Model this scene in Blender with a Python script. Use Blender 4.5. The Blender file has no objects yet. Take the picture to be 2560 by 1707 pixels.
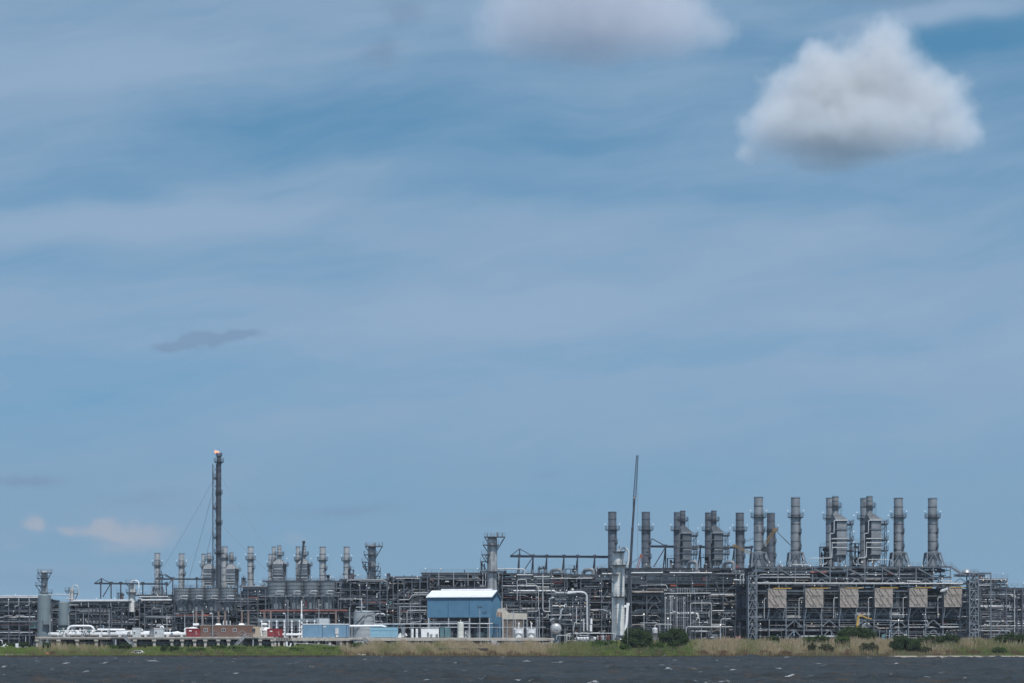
import bpy, bmesh, math, random
from math import radians as R, sin, cos, pi, sqrt, hypot, atan2
from mathutils import Vector, Matrix
rnd = random.Random(11)
C = bpy.context.scene.collection
sc = bpy.context.scene

# ------------------------------------------------------------------ camera
F = 5000.0            # focal length in photo pixels
CX, CY = 1280.0, 853.5
YH = 1600.0           # horizon row
H = 4.9               # camera height over the water
ROLL = 0.0047
cam = bpy.data.cameras.new('camera')
cam_o = bpy.data.objects.new('camera', cam)
C.objects.link(cam_o)
cam.sensor_width = 36.0
cam.lens = F * 36.0 / 2560.0
cam.shift_y = (YH - CY) / 2560.0
cam.clip_start = 1.0
cam.clip_end = 60000.0
cam_o.location = (0, 0, H)
cam_o.rotation_euler = (R(90), 0, 0)
sc.camera = cam_o


def at(px, py, Y):
    """world point at depth Y seen at photo pixel (px, py)"""
    return Vector(((px - CX) / F * Y, Y, H - (py - YH - (px - CX) * ROLL) / F * Y))


# ------------------------------------------------------------------ light
SUN_EL, SUN_AZ = R(56), R(163)      # azimuth clockwise from +Y (behind the camera, to the right)
sun = bpy.data.lights.new('sun', 'SUN')
sun.energy = 3.6
sun.angle = R(0.53)
sun.color = (1.0, 0.955, 0.89)
sun_o = bpy.data.objects.new('sun', sun)
C.objects.link(sun_o)
sdir = Vector((sin(SUN_AZ) * cos(SUN_EL), cos(SUN_AZ) * cos(SUN_EL), sin(SUN_EL)))
sun_o.rotation_euler = sdir.to_track_quat('Z', 'Y').to_euler()
sun_o.location = (200, -200, 400)

sc.view_settings.view_transform = 'Standard'
sc.view_settings.look = 'None'
sc.view_settings.exposure = 0.0
sc.view_settings.gamma = 1.0
sc.cycles.max_bounces = 6
sc.cycles.diffuse_bounces = 3
sc.cycles.glossy_bounces = 3
sc.cycles.volume_bounces = 3
sc.cycles.transparent_max_bounces = 12
sc.cycles.volume_max_steps = 256
sc.cycles.volume_step_rate = 0.4
sc.cycles.use_fast_gi = False


# ------------------------------------------------------------------ node helper
class NT:
    def __init__(self, tree):
        self.t = tree
        tree.nodes.clear()

    def n(self, typ, **kw):
        nd = self.t.nodes.new(typ)
        for k, v in kw.items():
            if k == 'ins':
                for i, val in v.items():
                    if hasattr(val, 'is_output'):
                        self.t.links.new(val, nd.inputs[i])
                    else:
                        nd.inputs[i].default_value = val
            else:
                setattr(nd, k, v)
        return nd

    def m(self, op, a, b=0.0, c=0.0, clamp=False):
        return self.n('ShaderNodeMath', operation=op, use_clamp=clamp, ins={0: a, 1: b, 2: c}).outputs[0]

    def vm(self, op, a, b=(0, 0, 0)):
        nd = self.n('ShaderNodeVectorMath', operation=op, ins={0: a})
        if op == 'SCALE':
            nd.inputs['Scale'].default_value = b
        elif hasattr(b, 'is_output'):
            self.t.links.new(b, nd.inputs[1])
        else:
            nd.inputs[1].default_value = b
        return nd.outputs['Value'] if op in ('LENGTH', 'DOT_PRODUCT', 'DISTANCE') else nd.outputs[0]

    def ss(self, v, a, b, lo=0.0, hi=1.0):
        return self.n('ShaderNodeMapRange', interpolation_type='SMOOTHSTEP',
                      ins={0: v, 1: a, 2: b, 3: lo, 4: hi}).outputs[0]

    def noise(self, vec, scale, detail=4.0, rough=0.55, dist=0.0, out='Fac'):
        return self.n('ShaderNodeTexNoise', ins={'Vector': vec, 'Scale': scale, 'Detail': detail,
                                                 'Roughness': rough, 'Distortion': dist}).outputs[out]

    def mix(self, fac, a, b, mode='MIX'):
        nd = self.n('ShaderNodeMix', data_type='RGBA', blend_type=mode, ins={0: fac, 6: a, 7: b})
        return nd.outputs[2]

    def comb(self, x, y, z):
        return self.n('ShaderNodeCombineXYZ', ins={0: x, 1: y, 2: z}).outputs[0]

    def sep(self, v):
        return self.n('ShaderNodeSeparateXYZ', ins={0: v}).outputs


# ------------------------------------------------------------------ sky
world = bpy.data.worlds.new('World')
sc.world = world
world.use_nodes = True
w = NT(world.node_tree)
d = w.n('ShaderNodeTexCoord').outputs['Generated']
dx, dy, dz = w.sep(d)
# the sky is read a little above each direction, so the horizon stays blue as in the photo
lift = w.vm('NORMALIZE', w.comb(dx, dy, w.m('ADD', w.m('ABSOLUTE', dz), 0.30)))
sky = w.n('ShaderNodeTexSky', sky_type='NISHITA', sun_disc=False, sun_elevation=SUN_EL,
          sun_rotation=SUN_AZ, altitude=0.0, air_density=1.0, dust_density=0.6, ozone_density=2.0,
          ins={0: lift}).outputs[0]
sky = w.mix(1.0, sky, (0.84, 1.42, 1.36, 1), 'MULTIPLY')
# azimuth / elevation tangents; everything is a function of direction only
yy = w.m('MAXIMUM', dy, 0.05)
az = w.m('DIVIDE', dx, yy)
el = w.m('DIVIDE', dz, yy)
ae = w.comb(az, el, 0.0)


def pe(px, py):
    return ((px - CX) / F, (YH - py) / F)


def blob(px, py, rx, ry, ang=0.0, soft=0.0, warp=None):
    cx, cy = pe(px, py)
    src = warp if warp is not None else ae
    x, y, _ = w.sep(w.vm('SUBTRACT', src, (cx, cy, 0)))
    ca, sa = cos(R(ang)), sin(R(ang))
    u = w.m('ADD', w.m('MULTIPLY', x, ca * F / rx), w.m('MULTIPLY', y, sa * F / rx))
    v = w.m('ADD', w.m('MULTIPLY', x, -sa * F / ry), w.m('MULTIPLY', y, ca * F / ry))
    r2 = w.m('ADD', w.m('MULTIPLY', u, u), w.m('MULTIPLY', v, v))
    return w.m('EXPONENT', w.m('MULTIPLY', r2, -1.0))


def total(vals):
    acc = None
    for v, k in vals:
        t = w.m('MULTIPLY', v, k)
        acc = t if acc is None else w.m('ADD', acc, t)
    return acc


# warped coordinates for the streaky high cloud
wn = w.noise(ae, 9.0, 3.0, 0.5, out='Color')
warp1 = w.vm('ADD', ae, w.vm('SCALE', w.vm('SUBTRACT', wn, (0.5, 0.5, 0.5)), 0.035))
x1, y1, _ = w.sep(warp1)
tilt = w.m('ADD', y1, w.m('MULTIPLY', x1, -0.13))
str_v = w.comb(w.m('MULTIPLY', x1, 5.0), w.m('MULTIPLY', tilt, 30.0), 0.3)
n1 = w.noise(str_v, 1.0, 5.0, 0.55)
str_w = w.comb(w.m('MULTIPLY', x1, 16.0), w.m('MULTIPLY', tilt, 70.0), 4.3)
n2 = w.noise(str_w, 1.0, 4.0, 0.6)
gaps = total([(blob(640, 330, 620, 95, 4, warp=warp1), 0.38), (blob(680, 640, 430, 70, 3, warp=warp1), 0.42),
              (blob(120, 690, 300, 60, 0, warp=warp1), 0.45), (blob(2380, 100, 430, 60, 8, warp=warp1), 1.15),
              (blob(1350, 330, 560, 90, 6, warp=warp1), 0.45), (blob(2520, 260, 200, 60, 0, warp=warp1), 0.6),
              (blob(60, 480, 300, 40, 2, warp=warp1), 0.35), (blob(1450, 490, 600, 50, 3, warp=warp1), 0.25),
              (blob(2050, 470, 560, 40, 3, warp=warp1), 0.2), (blob(700, 1020, 500, 45, 5, warp=warp1), 0.22),
              (blob(1750, 880, 500, 40, 3, warp=warp1), 0.25), (blob(760, 80, 500, 40, 4, warp=warp1), 0.25),
              (blob(1750, 110, 300, 60, 4, warp=warp1), 0.45)])
veil = total([(blob(300, 160, 520, 90, 10, warp=warp1), 0.22), (blob(1500, 780, 1500, 170, 0, warp=warp1), 0.2),
              (blob(300, 560, 520, 45, 4, warp=warp1), 0.3), (blob(2350, 30, 330, 26, 3, warp=warp1), 0.45),
              (blob(1400, 1050, 900, 110, 2, warp=warp1), 0.15), (blob(850, 430, 500, 32, 3, warp=warp1), 0.12)])
lowel = w.ss(el, 0.0, 0.06, -0.12, 0.0)
cov = w.m('ADD', w.m('ADD', w.m('MULTIPLY', w.m('SUBTRACT', n1, 0.5), 1.0), w.m('MULTIPLY', w.m('SUBTRACT', n2, 0.5), 0.32)),
          w.m('ADD', w.m('SUBTRACT', veil, w.m('MULTIPLY', gaps, 0.5)), w.m('ADD', lowel, 0.62)))
cov = w.ss(cov, 0.0, 1.0)
cirrus = (2.78, 3.98, 5.55, 1)
col = w.mix(w.m('MULTIPLY', cov, 0.92), sky, cirrus)
col = w.mix(w.ss(el, 0.16, 0.03, 0.0, 0.74), col, (1.82, 3.16, 4.52, 1))
# far small puffs above the left horizon and a few dusky wisps
wn2 = w.noise(ae, 55.0, 4.0, 0.6, out='Color')
warp2 = w.vm('ADD', ae, w.vm('SCALE', w.vm('SUBTRACT', wn2, (0.5, 0.5, 0.5)), 0.014))
puff = total([(blob(90, 1305, 32, 22, warp=warp2), 1.0), (blob(168, 1322, 26, 12, warp=warp2), 0.6), (blob(250, 1325, 60, 22, warp=warp2), 0.75),
              (blob(350, 1335, 110, 38, warp=warp2), 0.8), (blob(35, 1362, 34, 16, warp=warp2), 0.35),
              (blob(735, 1345, 60, 30, warp=warp2), 0.4), (blob(270, 1376, 60, 16, warp=warp2), 0.3),
              (blob(60, 1420, 260, 30, warp=warp2), 0.25), (blob(300, 1430, 200, 20, warp=warp2), 0.2)])
col = w.mix(w.m('MULTIPLY', w.ss(puff, 0.12, 0.95), 0.72), col, (3.7, 4.05, 4.85, 1))
dusk = total([(blob(510, 852, 95, 19, 6, warp=warp2), 0.95), (blob(590, 840, 75, 12, 0, warp=warp2), 0.8), (blob(425, 866, 50, 14, 0, warp=warp2), 0.6),
              (blob(70, 1205, 120, 18, 0, warp=warp2), 0.75), (blob(360, 1240, 160, 26, 6, warp=warp2), 0.4),
              (blob(950, 130, 60, 40, 10, warp=warp2), 0.75), (blob(1010, 20, 70, 40, 0, warp=warp2), 0.75), (blob(1370, 1180, 60, 16, 0, warp=warp2), 0.4),
              (blob(880, 1265, 90, 16, 5, warp=warp2), 0.35), (blob(640, 1198, 40, 9, 0, warp=warp2), 0.3), (blob(1250, 1290, 220, 20, 5, warp=warp2), 0.3),
              (blob(1000, 950, 200, 12, 8, warp=warp2), 0.2), (blob(2200, 0, 260, 22, 0, warp=warp2), 0.55), (blob(120, 1450, 330, 46, 3, warp=warp2), 0.42), (blob(900, 1275, 260, 26, 4, warp=warp2), 0.3), (blob(560, 1265, 200, 22, 0, warp=warp2), 0.3), (blob(2500, 320, 60, 40, 0, warp=warp2), 0.2)])
col = w.mix(w.m('MULTIPLY', w.ss(dusk, 0.1, 0.85), 0.62), col, (1.75, 2.7, 4.15, 1))
bg = w.n('ShaderNodeBackground', ins={0: col, 1: 0.105})
w.t.links.new(bg.outputs[0], w.n('ShaderNodeOutputWorld').inputs[0])


# ------------------------------------------------------------------ clouds (lit volumes)
def cloud(label, Y, blobs, dens, seed, amp=0.85, floor=None, col=(1, 1, 1)):
    """blobs: (px, py, rx, ry) in photo pixels, depth given by rx"""
    k = Y / F
    bx = [b[0] for b in blobs]
    c0 = at(sum(bx) / len(bx), sum(b[1] for b in blobs) / len(blobs), Y)
    bm = bmesh.new()
    loc = []
    for (px, py, rx, ry, dy_) in blobs:
        p = at(px, py, Y) - c0
        p.y += dy_ * k
        loc.append((p, rx * k, ry * k))
        s = 1.12
        bmesh.ops.create_icosphere(bm, subdivisions=3, radius=1.0, matrix=Matrix.Translation(p) @ Matrix.Diagonal((rx * k * s, rx * k * 0.9 * s, ry * k * s, 1)))
    me = bpy.data.meshes.new('cloud')
    bm.to_mesh(me)
    bm.free()
    o = bpy.data.objects.new('cloud', me)
    C.objects.link(o)
    o.location = c0
    md = o.modifiers.new('remesh', 'REMESH')
    md.mode = 'VOXEL'
    md.voxel_size = 12.0 * k
    mat = bpy.data.materials.new('cloud_vapour')
    mat.use_nodes = True
    t = NT(mat.node_tree)
    oc = t.n('ShaderNodeTexCoord').outputs['Object']
    sc_ = 1.0 / (100 * k)
    wv = t.noise(t.vm('ADD', oc, (seed * 911.0, seed * 77, 0)), sc_ * 0.8, 3.0, 0.5, out='Color')
    q = t.vm('ADD', oc, t.vm('SCALE', t.vm('SUBTRACT', wv, (0.5, 0.5, 0.5)), 70 * k))
    acc = None
    for (p, rx, ry) in loc:
        e = t.vm('LENGTH', t.vm('MULTIPLY', t.vm('SUBTRACT', q, tuple(p)), (1 / rx, 1 / (rx * 0.9), 1 / ry)))
        v = t.m('SUBTRACT', 1.0, e)
        acc = v if acc is None else t.m('SMOOTH_MAX', acc, v, 0.25)
    n = t.noise(t.vm('ADD', oc, (seed * 313.0, 0, seed * 57)), sc_ * 2.0, 9.0, 0.68)
    f = t.m('ADD', acc, t.m('MULTIPLY', t.m('SUBTRACT', n, 0.5), amp))
    if floor is not None:
        fz = (at(CX, floor, Y) - c0).z
        z = t.sep(oc)[2]
        f = t.m('SUBTRACT', f, t.ss(t.m('SUBTRACT', z, fz), 95 * k, -55 * k, 0.0, 1.0))
    dn = t.m('MULTIPLY', t.ss(f, -0.05, 0.75), dens / k)
    pv = t.n('ShaderNodeVolumePrincipled', ins={'Color': (*col, 1), 'Density': dn, 'Anisotropy': 0.1})
    t.t.links.new(pv.outputs[0], t.n('ShaderNodeOutputMaterial').inputs['Volume'])
    me.materials.append(mat)
    o['label'] = label
    o['category'] = 'cloud'
    return o


CLOUDS = True
if CLOUDS:
    cloud('tall bright white cumulus cloud with a peaked top and grey base at upper right', 9000.0,
          [(2120, 345, 260, 120, 0), (2080, 250, 195, 130, 0), (2190, 200, 150, 130, 0), (2215, 115, 80, 80, 0), (2290, 270, 165, 120, 40),
           (1960, 330, 130, 95, -30), (2050, 165, 75, 65, 0), (2370, 340, 95, 80, 0), (1885, 400, 75, 55, 0), (2080, 420, 240, 75, 0)],
          0.024, 3.0, amp=1.05, floor=435, col=(0.955, 0.95, 0.965))
    cloud('soft grey lavender cumulus cloud cut by the top edge of the sky', 9000.0,
          [(1460, 60, 290, 150, 0), (1320, 70, 160, 120, 0), (1640, 60, 190, 120, 0), (1470, -80, 260, 110, 0), (1770, 80, 90, 60, 0)],
          0.0105, 7.0, amp=0.9, floor=195, col=(0.87, 0.86, 0.90))


# ------------------------------------------------------------------ mesh helpers
OFF = {}
PARTS = {}


def V(*a):
    return Vector(a)


class MB:
    def __init__(self):
        self.v, self.f, self.s, self.m = [], [], [], []
        self.cur = 0

    def _add(self, vs, fs, smooth=False):
        b = len(self.v)
        self.v.extend([tuple(p) for p in vs])
        for f in fs:
            self.f.append(tuple(i + b for i in f))
            self.s.append(smooth)
            self.m.append(self.cur)
        return self

    def box(self, lo, hi):
        x0, y0, z0 = lo
        x1, y1, z1 = hi
        return self._add([(x0, y0, z0), (x1, y0, z0), (x1, y1, z0), (x0, y1, z0), (x0, y0, z1), (x1, y0, z1), (x1, y1, z1), (x0, y1, z1)],
                         [(0, 3, 2, 1), (4, 5, 6, 7), (0, 1, 5, 4), (1, 2, 6, 5), (2, 3, 7, 6), (3, 0, 4, 7)])

    def cbox(self, c, sx, sy, sz):
        return self.box((c[0] - sx / 2, c[1] - sy / 2, c[2]), (c[0] + sx / 2, c[1] + sy / 2, c[2] + sz))

    def beam(self, p, q, w, h=None):
        p, q = Vector(p), Vector(q)
        h = h or w
        t = (q - p).normalized()
        up = Vector((0, 0, 1)) if abs(t.z) < 0.95 else Vector((0, 1, 0))
        a = t.cross(up).normalized() * (w / 2)
        b = a.cross(t).normalized() * (h / 2)
        vs = [p - a - b, p + a - b, p + a + b, p - a + b, q - a - b, q + a - b, q + a + b, q - a + b]
        return self._add(vs, [(0, 1, 2, 3), (7, 6, 5, 4), (0, 4, 5, 1), (1, 5, 6, 2), (2, 6, 7, 3), (3, 7, 4, 0)])

    def ibeam(self, p, q, w, h):
        """rolled section: two flanges and a web"""
        p, q = Vector(p), Vector(q)
        up = Vector((0, 0, h / 2 - h * 0.07))
        self.beam(p + up, q + up, w, h * 0.14)
        self.beam(p - up, q - up, w, h * 0.14)
        return self.beam(p, q, w * 0.22, h * 0.72)

    def tube(self, pts, r, n=8, cap=True, bend=0.0):
        pts = [Vector(p) for p in pts]
        if bend > 0 and len(pts) > 2:
            out = [pts[0]]
            for i in range(1, len(pts) - 1):
                a, b, c = pts[i - 1], pts[i], pts[i + 1]
                d1 = min(bend, (a - b).length * 0.49)
                d2 = min(bend, (c - b).length * 0.49)
                p0, p2 = b + (a - b).normalized() * d1, b + (c - b).normalized() * d2
                for k in range(5):
                    t = k / 4
                    out.append((1 - t) ** 2 * p0 + 2 * t * (1 - t) * b + t * t * p2)
            out.append(pts[-1])
            pts = out
        rs = r if isinstance(r, (list, tuple)) else [r] * len(pts)
        vs, fs = [], []
        t0 = (pts[1] - pts[0]).normalized()
        up = Vector((0, 0, 1)) if abs(t0.z) < 0.9 else Vector((0, 1, 0))
        a = t0.cross(up).normalized()
        for i, p in enumerate(pts):
            if i == 0:
                t = t0
            elif i == len(pts) - 1:
                t = (pts[i] - pts[i - 1]).normalized()
            else:
                t = ((pts[i] - pts[i - 1]).normalized() + (pts[i + 1] - pts[i]).normalized())
                t = t.normalized() if t.length > 1e-6 else t0
            a = (a - t * a.dot(t))
            a = a.normalized() if a.length > 1e-6 else t.orthogonal().normalized()
            b = t.cross(a)
            for k in range(n):
                an = 2 * pi * k / n
                vs.append(p + (a * cos(an) + b * sin(an)) * rs[i])
        for i in range(len(pts) - 1):
            for k in range(n):
                k2 = (k + 1) % n
                fs.append((i * n + k, i * n + k2, (i + 1) * n + k2, (i + 1) * n + k))
        self._add(vs, fs, n > 5)
        if cap:
            self._add(vs[:n], [tuple(reversed(range(n)))])
            self._add(vs[-n:], [tuple(range(n))])
        return self

    def lathe(self, c, prof, n=24, smooth=True, a0=0.0, a1=2 * pi):
        """profile of (radius, z) around the vertical through c"""
        c = Vector(c)
        full = abs(a1 - a0 - 2 * pi) < 1e-6
        m = n if full else n + 1
        ring = lambda r, z: [(c.x + r * cos(a0 + (a1 - a0) * k / n), c.y + r * sin(a0 + (a1 - a0) * k / n), c.z + z) for k in range(m)]
        for (ra, za), (rb, zb) in zip(prof, prof[1:]):
            self._add(ring(ra, za) + ring(rb, zb), [(k, (k + 1) % m, m + (k + 1) % m, m + k) for k in range(n)], smooth)
        if full:
            if prof[-1][0] > 1e-3:
                self._add(ring(*prof[-1]), [tuple(range(m))])
            if prof[0][0] > 1e-3:
                self._add(ring(*prof[0]), [tuple(reversed(range(m)))])
        return self

    def drum(self, p, q, r, n=16, dome=0.5):
        """closed vessel with dished ends along any axis"""
        p, q = Vector(p), Vector(q)
        t = (q - p).normalized()
        d = r * dome
        L = (q - p).length
        ks = [0.0, 0.5, 0.8, 1.0]
        pts, rs = [], []
        for k in ks:
            pts.append(p - t * (d * sqrt(max(0, 1 - k * k))))
            rs.append(max(r * k, 0.02))
        for k in reversed(ks):
            pts.append(q + t * (d * sqrt(max(0, 1 - k * k))))
            rs.append(max(r * k, 0.02))
        return self.tube(pts, rs, n)

    def sphere(self, c, r, n=8):
        prof = [(max(r * sin(pi * i / n), 0.001), -r * cos(pi * i / n)) for i in range(n + 1)]
        return self.lathe(c, prof, n)

    def prism(self, out, y0, y1):
        """outline of (x, z) pushed from depth y0 to y1"""
        n = len(out)
        vs = [(x, y0, z) for x, z in out] + [(x, y1, z) for x, z in out]
        fs = [tuple(range(n)), tuple(reversed(range(n, 2 * n)))] + [((i + 1) % n, i, n + i, n + (i + 1) % n) for i in range(n)]
        return self._add(vs, fs)

    def merge(self, o, mat=0):
        b = len(self.v)
        self.v.extend(o.v)
        self.f.extend(tuple(i + b for i in f) for f in o.f)
        self.s.extend(o.s)
        self.m.extend([mat] * len(o.f))

    def bounds(self):
        xs, ys, zs = zip(*self.v)
        return Vector((min(xs), min(ys), min(zs))), Vector((max(xs), max(ys), max(zs)))

    def build(self, name, mat, parent=None):
        mats = mat if isinstance(mat, list) else [mat]
        if parent is not None:
            off = OFF[parent.name]
        else:
            lo, hi = self.bounds()
            off = Vector(((lo.x + hi.x) / 2, (lo.y + hi.y) / 2, lo.z))
        me = bpy.data.meshes.new(name)
        me.from_pydata([(x - off.x, y - off.y, z - off.z) for x, y, z in self.v], [], self.f)
        me.polygons.foreach_set('use_smooth', self.s)
        if len(mats) > 1:
            me.polygons.foreach_set('material_index', self.m)
        for m in mats:
            me.materials.append(m)
        o = bpy.data.objects.new(name, me)
        C.objects.link(o)
        if parent is not None:
            o.parent = parent
        else:
            o.location = off
        OFF[o.name] = off
        return o


LABELS = {}


def tag(o, label, cat, group=None):
    o['label'] = label
    o['category'] = cat
    if group:
        o['group'] = group
    nw = len(label.split())
    if nw < 4 or nw > 16:
        print('LABEL LENGTH', nw, label)
    if label in LABELS and not group:
        print('LABEL TWICE', label)
    LABELS[label] = 1
    return o


class Thing:
    """an Empty at the base of a thing; its parts are collected and linked by done()"""

    def __init__(self, name, label, cat, loc, group=None):
        self.o = bpy.data.objects.new(name, None)
        self.o.empty_display_size = 0.5
        C.objects.link(self.o)
        self.o.location = loc
        OFF[self.o.name] = Vector(loc)
        tag(self.o, label, cat, group)
        self.q = {}

    def part(self, name, mb, mat):
        return mb.build(name, mat, self.o)

    def add(self, name, mb, mat, size=None):
        if not mb.v:
            return
        if size is None:
            lo, hi = mb.bounds()
            size = (hi.x - lo.x + 0.2) * (hi.z - lo.z + 0.2) - (lo.y - 500) * 0.01
        self.q.setdefault(name, []).append((size, mb, mat))

    def done(self, cap=96):
        for name, lst in self.q.items():
            if len(lst) > cap:
                lst.sort(key=lambda e: -e[0])
                rest = lst[cap:]
                lst = lst[:cap]
                big, mats = MB(), []
                for _, mb, mat in rest:
                    if mat not in mats:
                        mats.append(mat)
                    big.merge(mb, mats.index(mat))
                o = big.build(name, mats, self.o)
                o['kind'] = 'stuff'
            for _, mb, mat in lst:
                mb.build(name, mat, self.o)
        self.q = {}
        return self.o


def structure(o):
    o['kind'] = 'structure'
    return o


def stuff(o):
    o['kind'] = 'stuff'
    return o


def dup(root, loc, label=None, scale=None, group=None):
    r = root.copy()
    C.objects.link(r)
    r.location = loc
    if label:
        r['label'] = label
    if group:
        r['group'] = group
    if scale:
        r.scale = (scale, scale, scale)
    for ch in list(root.children):
        c = ch.copy()
        C.objects.link(c)
        c.parent = r
        for g in ch.children:
            e = g.copy()
            C.objects.link(e)
            e.parent = c
    return r


# ------------------------------------------------------------------ materials
MATS = {}


def mat(name, col, rough=0.55, metal=0.0, var=0.18, scale=0.6, streak=0.0, dirt=None, emit=0.0, spec=0.4, island=0.0):
    if name in MATS:
        return MATS[name]
    m = bpy.data.materials.new(name)
    m.use_nodes = True
    t = NT(m.node_tree)
    pos = t.n('ShaderNodeNewGeometry')
    P = pos.outputs['Position']
    n1 = t.noise(P, scale, 5.0, 0.6)
    c = (*col, 1)
    lo = tuple(x * (1 - var) for x in col) + (1,)
    hi = tuple(min(1, x * (1 + var)) for x in col) + (1,)
    cc = t.mix(t.ss(n1, 0.3, 0.7), lo, hi)
    if streak > 0:
        n2 = t.noise(t.vm('MULTIPLY', P, (1.6, 1.6, 0.12)), 1.4, 4.0, 0.6)
        dc = dirt or tuple(x * 0.45 for x in col)
        cc = t.mix(t.m('MULTIPLY', t.ss(n2, 0.5, 0.78), streak), cc, (*dc, 1))
    if island > 0:
        ri = pos.outputs['Random Per Island']
        hs = t.n('ShaderNodeHueSaturation', ins={'Color': cc, 'Value': t.m('ADD', t.m('MULTIPLY', ri, island * 2), 1 - island)})
        cc = hs.outputs[0]
    b = t.n('ShaderNodeBsdfPrincipled', ins={'Base Color': cc, 'Roughness': rough, 'Metallic': metal, 'Specular IOR Level': spec})
    if emit > 0:
        b.inputs['Emission Color'].default_value = c
        b.inputs['Emission Strength'].default_value = emit
    t.t.links.new(b.outputs[0], t.n('ShaderNodeOutputMaterial').inputs[0])
    MATS[name] = m
    return m


STEEL = mat('galvanised_steel', (0.175, 0.197, 0.23), 0.5, 0.25, 0.22, 0.5, 0.4)
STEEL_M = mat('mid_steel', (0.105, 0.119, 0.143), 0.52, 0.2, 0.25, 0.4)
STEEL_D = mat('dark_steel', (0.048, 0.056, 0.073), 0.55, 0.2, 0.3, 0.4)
STEEL_N = mat('navy_steel', (0.04, 0.05, 0.07), 0.55, 0.1, 0.3, 0.4)
STEEL_L = mat('bright_steel', (0.40, 0.42, 0.45), 0.4, 0.3, 0.2, 0.5, 0.3)
BLACKISH = mat('dark_equipment_and_shade', (0.085, 0.102, 0.135), 0.65, 0.0, 0.45, 0.3)
GRATE = mat('deck_grating', (0.11, 0.12, 0.14), 0.7, 0.0, 0.3, 0.5)
RAIL = mat('rail_steel', (0.19, 0.21, 0.24), 0.5, 0.2, 0.15)
PIPE_W = mat('pale_pipe_cladding', (0.50, 0.515, 0.54), 0.38, 0.1, 0.12, 0.5, 0.25)
PIPE_G = mat('grey_pipe_cladding', (0.19, 0.207, 0.235), 0.42, 0.3, 0.25, 0.5, 0.3)
PIPE_D = mat('dark_pipe', (0.058, 0.067, 0.084), 0.5, 0.1, 0.3, 0.5)
PIPE_B = mat('insulated_brown_pipe', (0.24, 0.215, 0.205), 0.5, 0.1, 0.25, 0.5, 0.3)
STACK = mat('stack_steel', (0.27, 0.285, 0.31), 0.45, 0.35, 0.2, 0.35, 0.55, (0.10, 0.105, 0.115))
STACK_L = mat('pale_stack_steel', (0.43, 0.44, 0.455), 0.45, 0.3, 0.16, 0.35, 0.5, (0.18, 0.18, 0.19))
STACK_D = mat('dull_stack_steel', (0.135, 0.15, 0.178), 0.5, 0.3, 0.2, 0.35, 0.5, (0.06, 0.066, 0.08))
FLARE = mat('flare_steel', (0.078, 0.086, 0.105), 0.5, 0.3, 0.25, 0.4, 0.3)
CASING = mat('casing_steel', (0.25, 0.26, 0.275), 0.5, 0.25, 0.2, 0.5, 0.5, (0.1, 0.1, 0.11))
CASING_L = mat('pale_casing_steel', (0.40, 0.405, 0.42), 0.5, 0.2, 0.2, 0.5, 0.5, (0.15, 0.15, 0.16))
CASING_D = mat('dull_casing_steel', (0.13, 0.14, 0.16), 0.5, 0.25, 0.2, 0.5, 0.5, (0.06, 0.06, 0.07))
TANKGREY = mat('tank_grey_paint', (0.165, 0.205, 0.228), 0.55, 0.0, 0.07, 0.3, 0.25)
RIBGREY = mat('ribbed_cladding', (0.205, 0.24, 0.265), 0.5, 0.1, 0.14, 0.4, 0.35)
WHITE = mat('white_paint', (0.78, 0.78, 0.80), 0.45, 0.0, 0.06, 0.6, 0.2, (0.5, 0.49, 0.47))
OFFWHITE = mat('off_white_paint', (0.56, 0.56, 0.56), 0.5, 0.0, 0.1, 0.5, 0.45, (0.3, 0.29, 0.27))
COLW = mat('pale_column_paint', (0.66, 0.665, 0.66), 0.5, 0.0, 0.08, 0.5, 0.4, (0.4, 0.39, 0.37))
BEIGE = mat('beige_cladding', (0.46, 0.43, 0.38), 0.55, 0.0, 0.12, 0.5, 0.3)
BLUE = mat('blue_cladding', (0.082, 0.192, 0.305), 0.45, 0.0, 0.08, 0.4, 0.3)
BLUE_L = mat('pale_blue_cladding', (0.165, 0.29, 0.42), 0.5, 0.0, 0.08, 0.4, 0.3)
CYAN = mat('cyan_cladding', (0.24, 0.43, 0.55), 0.5, 0.0, 0.08, 0.4, 0.2)
TEAL = mat('teal_paint', (0.10, 0.19, 0.215), 0.5, 0.0, 0.15, 0.5)
RED = mat('red_paint', (0.25, 0.025, 0.03), 0.5, 0.0, 0.15, 0.5, 0.3)
RUST = mat('rust_red_pipe', (0.17, 0.055, 0.05), 0.6, 0.0, 0.3, 0.4)
ORANGE = mat('orange_paint', (0.42, 0.10, 0.06), 0.6, 0.0, 0.2, 0.5)
BROWN = mat('brown_siding', (0.165, 0.092, 0.07), 0.6, 0.0, 0.12, 0.5, 0.2)
TAN = mat('tan_siding', (0.42, 0.335, 0.25), 0.6, 0.0, 0.1, 0.5)
YELLOW = mat('yellow_paint', (0.46, 0.29, 0.06), 0.5, 0.0, 0.15, 0.5)
CONC = mat('concrete', (0.44, 0.40, 0.365), 0.8, 0.0, 0.16, 0.7, 0.5, (0.17, 0.155, 0.145))
GLASS = mat('window_glass', (0.035, 0.045, 0.06), 0.08, 0.0, 0.1, 0.5)
MESHTAN = mat('inlet_screen', (0.315, 0.275, 0.25), 0.7, 0.0, 0.22, 2.2, 0.3)
MESHDARK = mat('inlet_screen_dark', (0.17, 0.15, 0.145), 0.7, 0.0, 0.3, 1.0)
LAMPW = mat('lamp_white', (1.0, 0.97, 0.9), 0.4, 0.0, 0.0, 1.0, emit=0.7)
LAMPY = mat('lamp_yellow', (1.0, 0.72, 0.4), 0.4, 0.0, 0.0, 1.0, emit=1.0)
FLAME = mat('flame', (1.0, 0.36, 0.22), 0.5, 0.0, 0.0, 1.0, emit=0.9)
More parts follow.
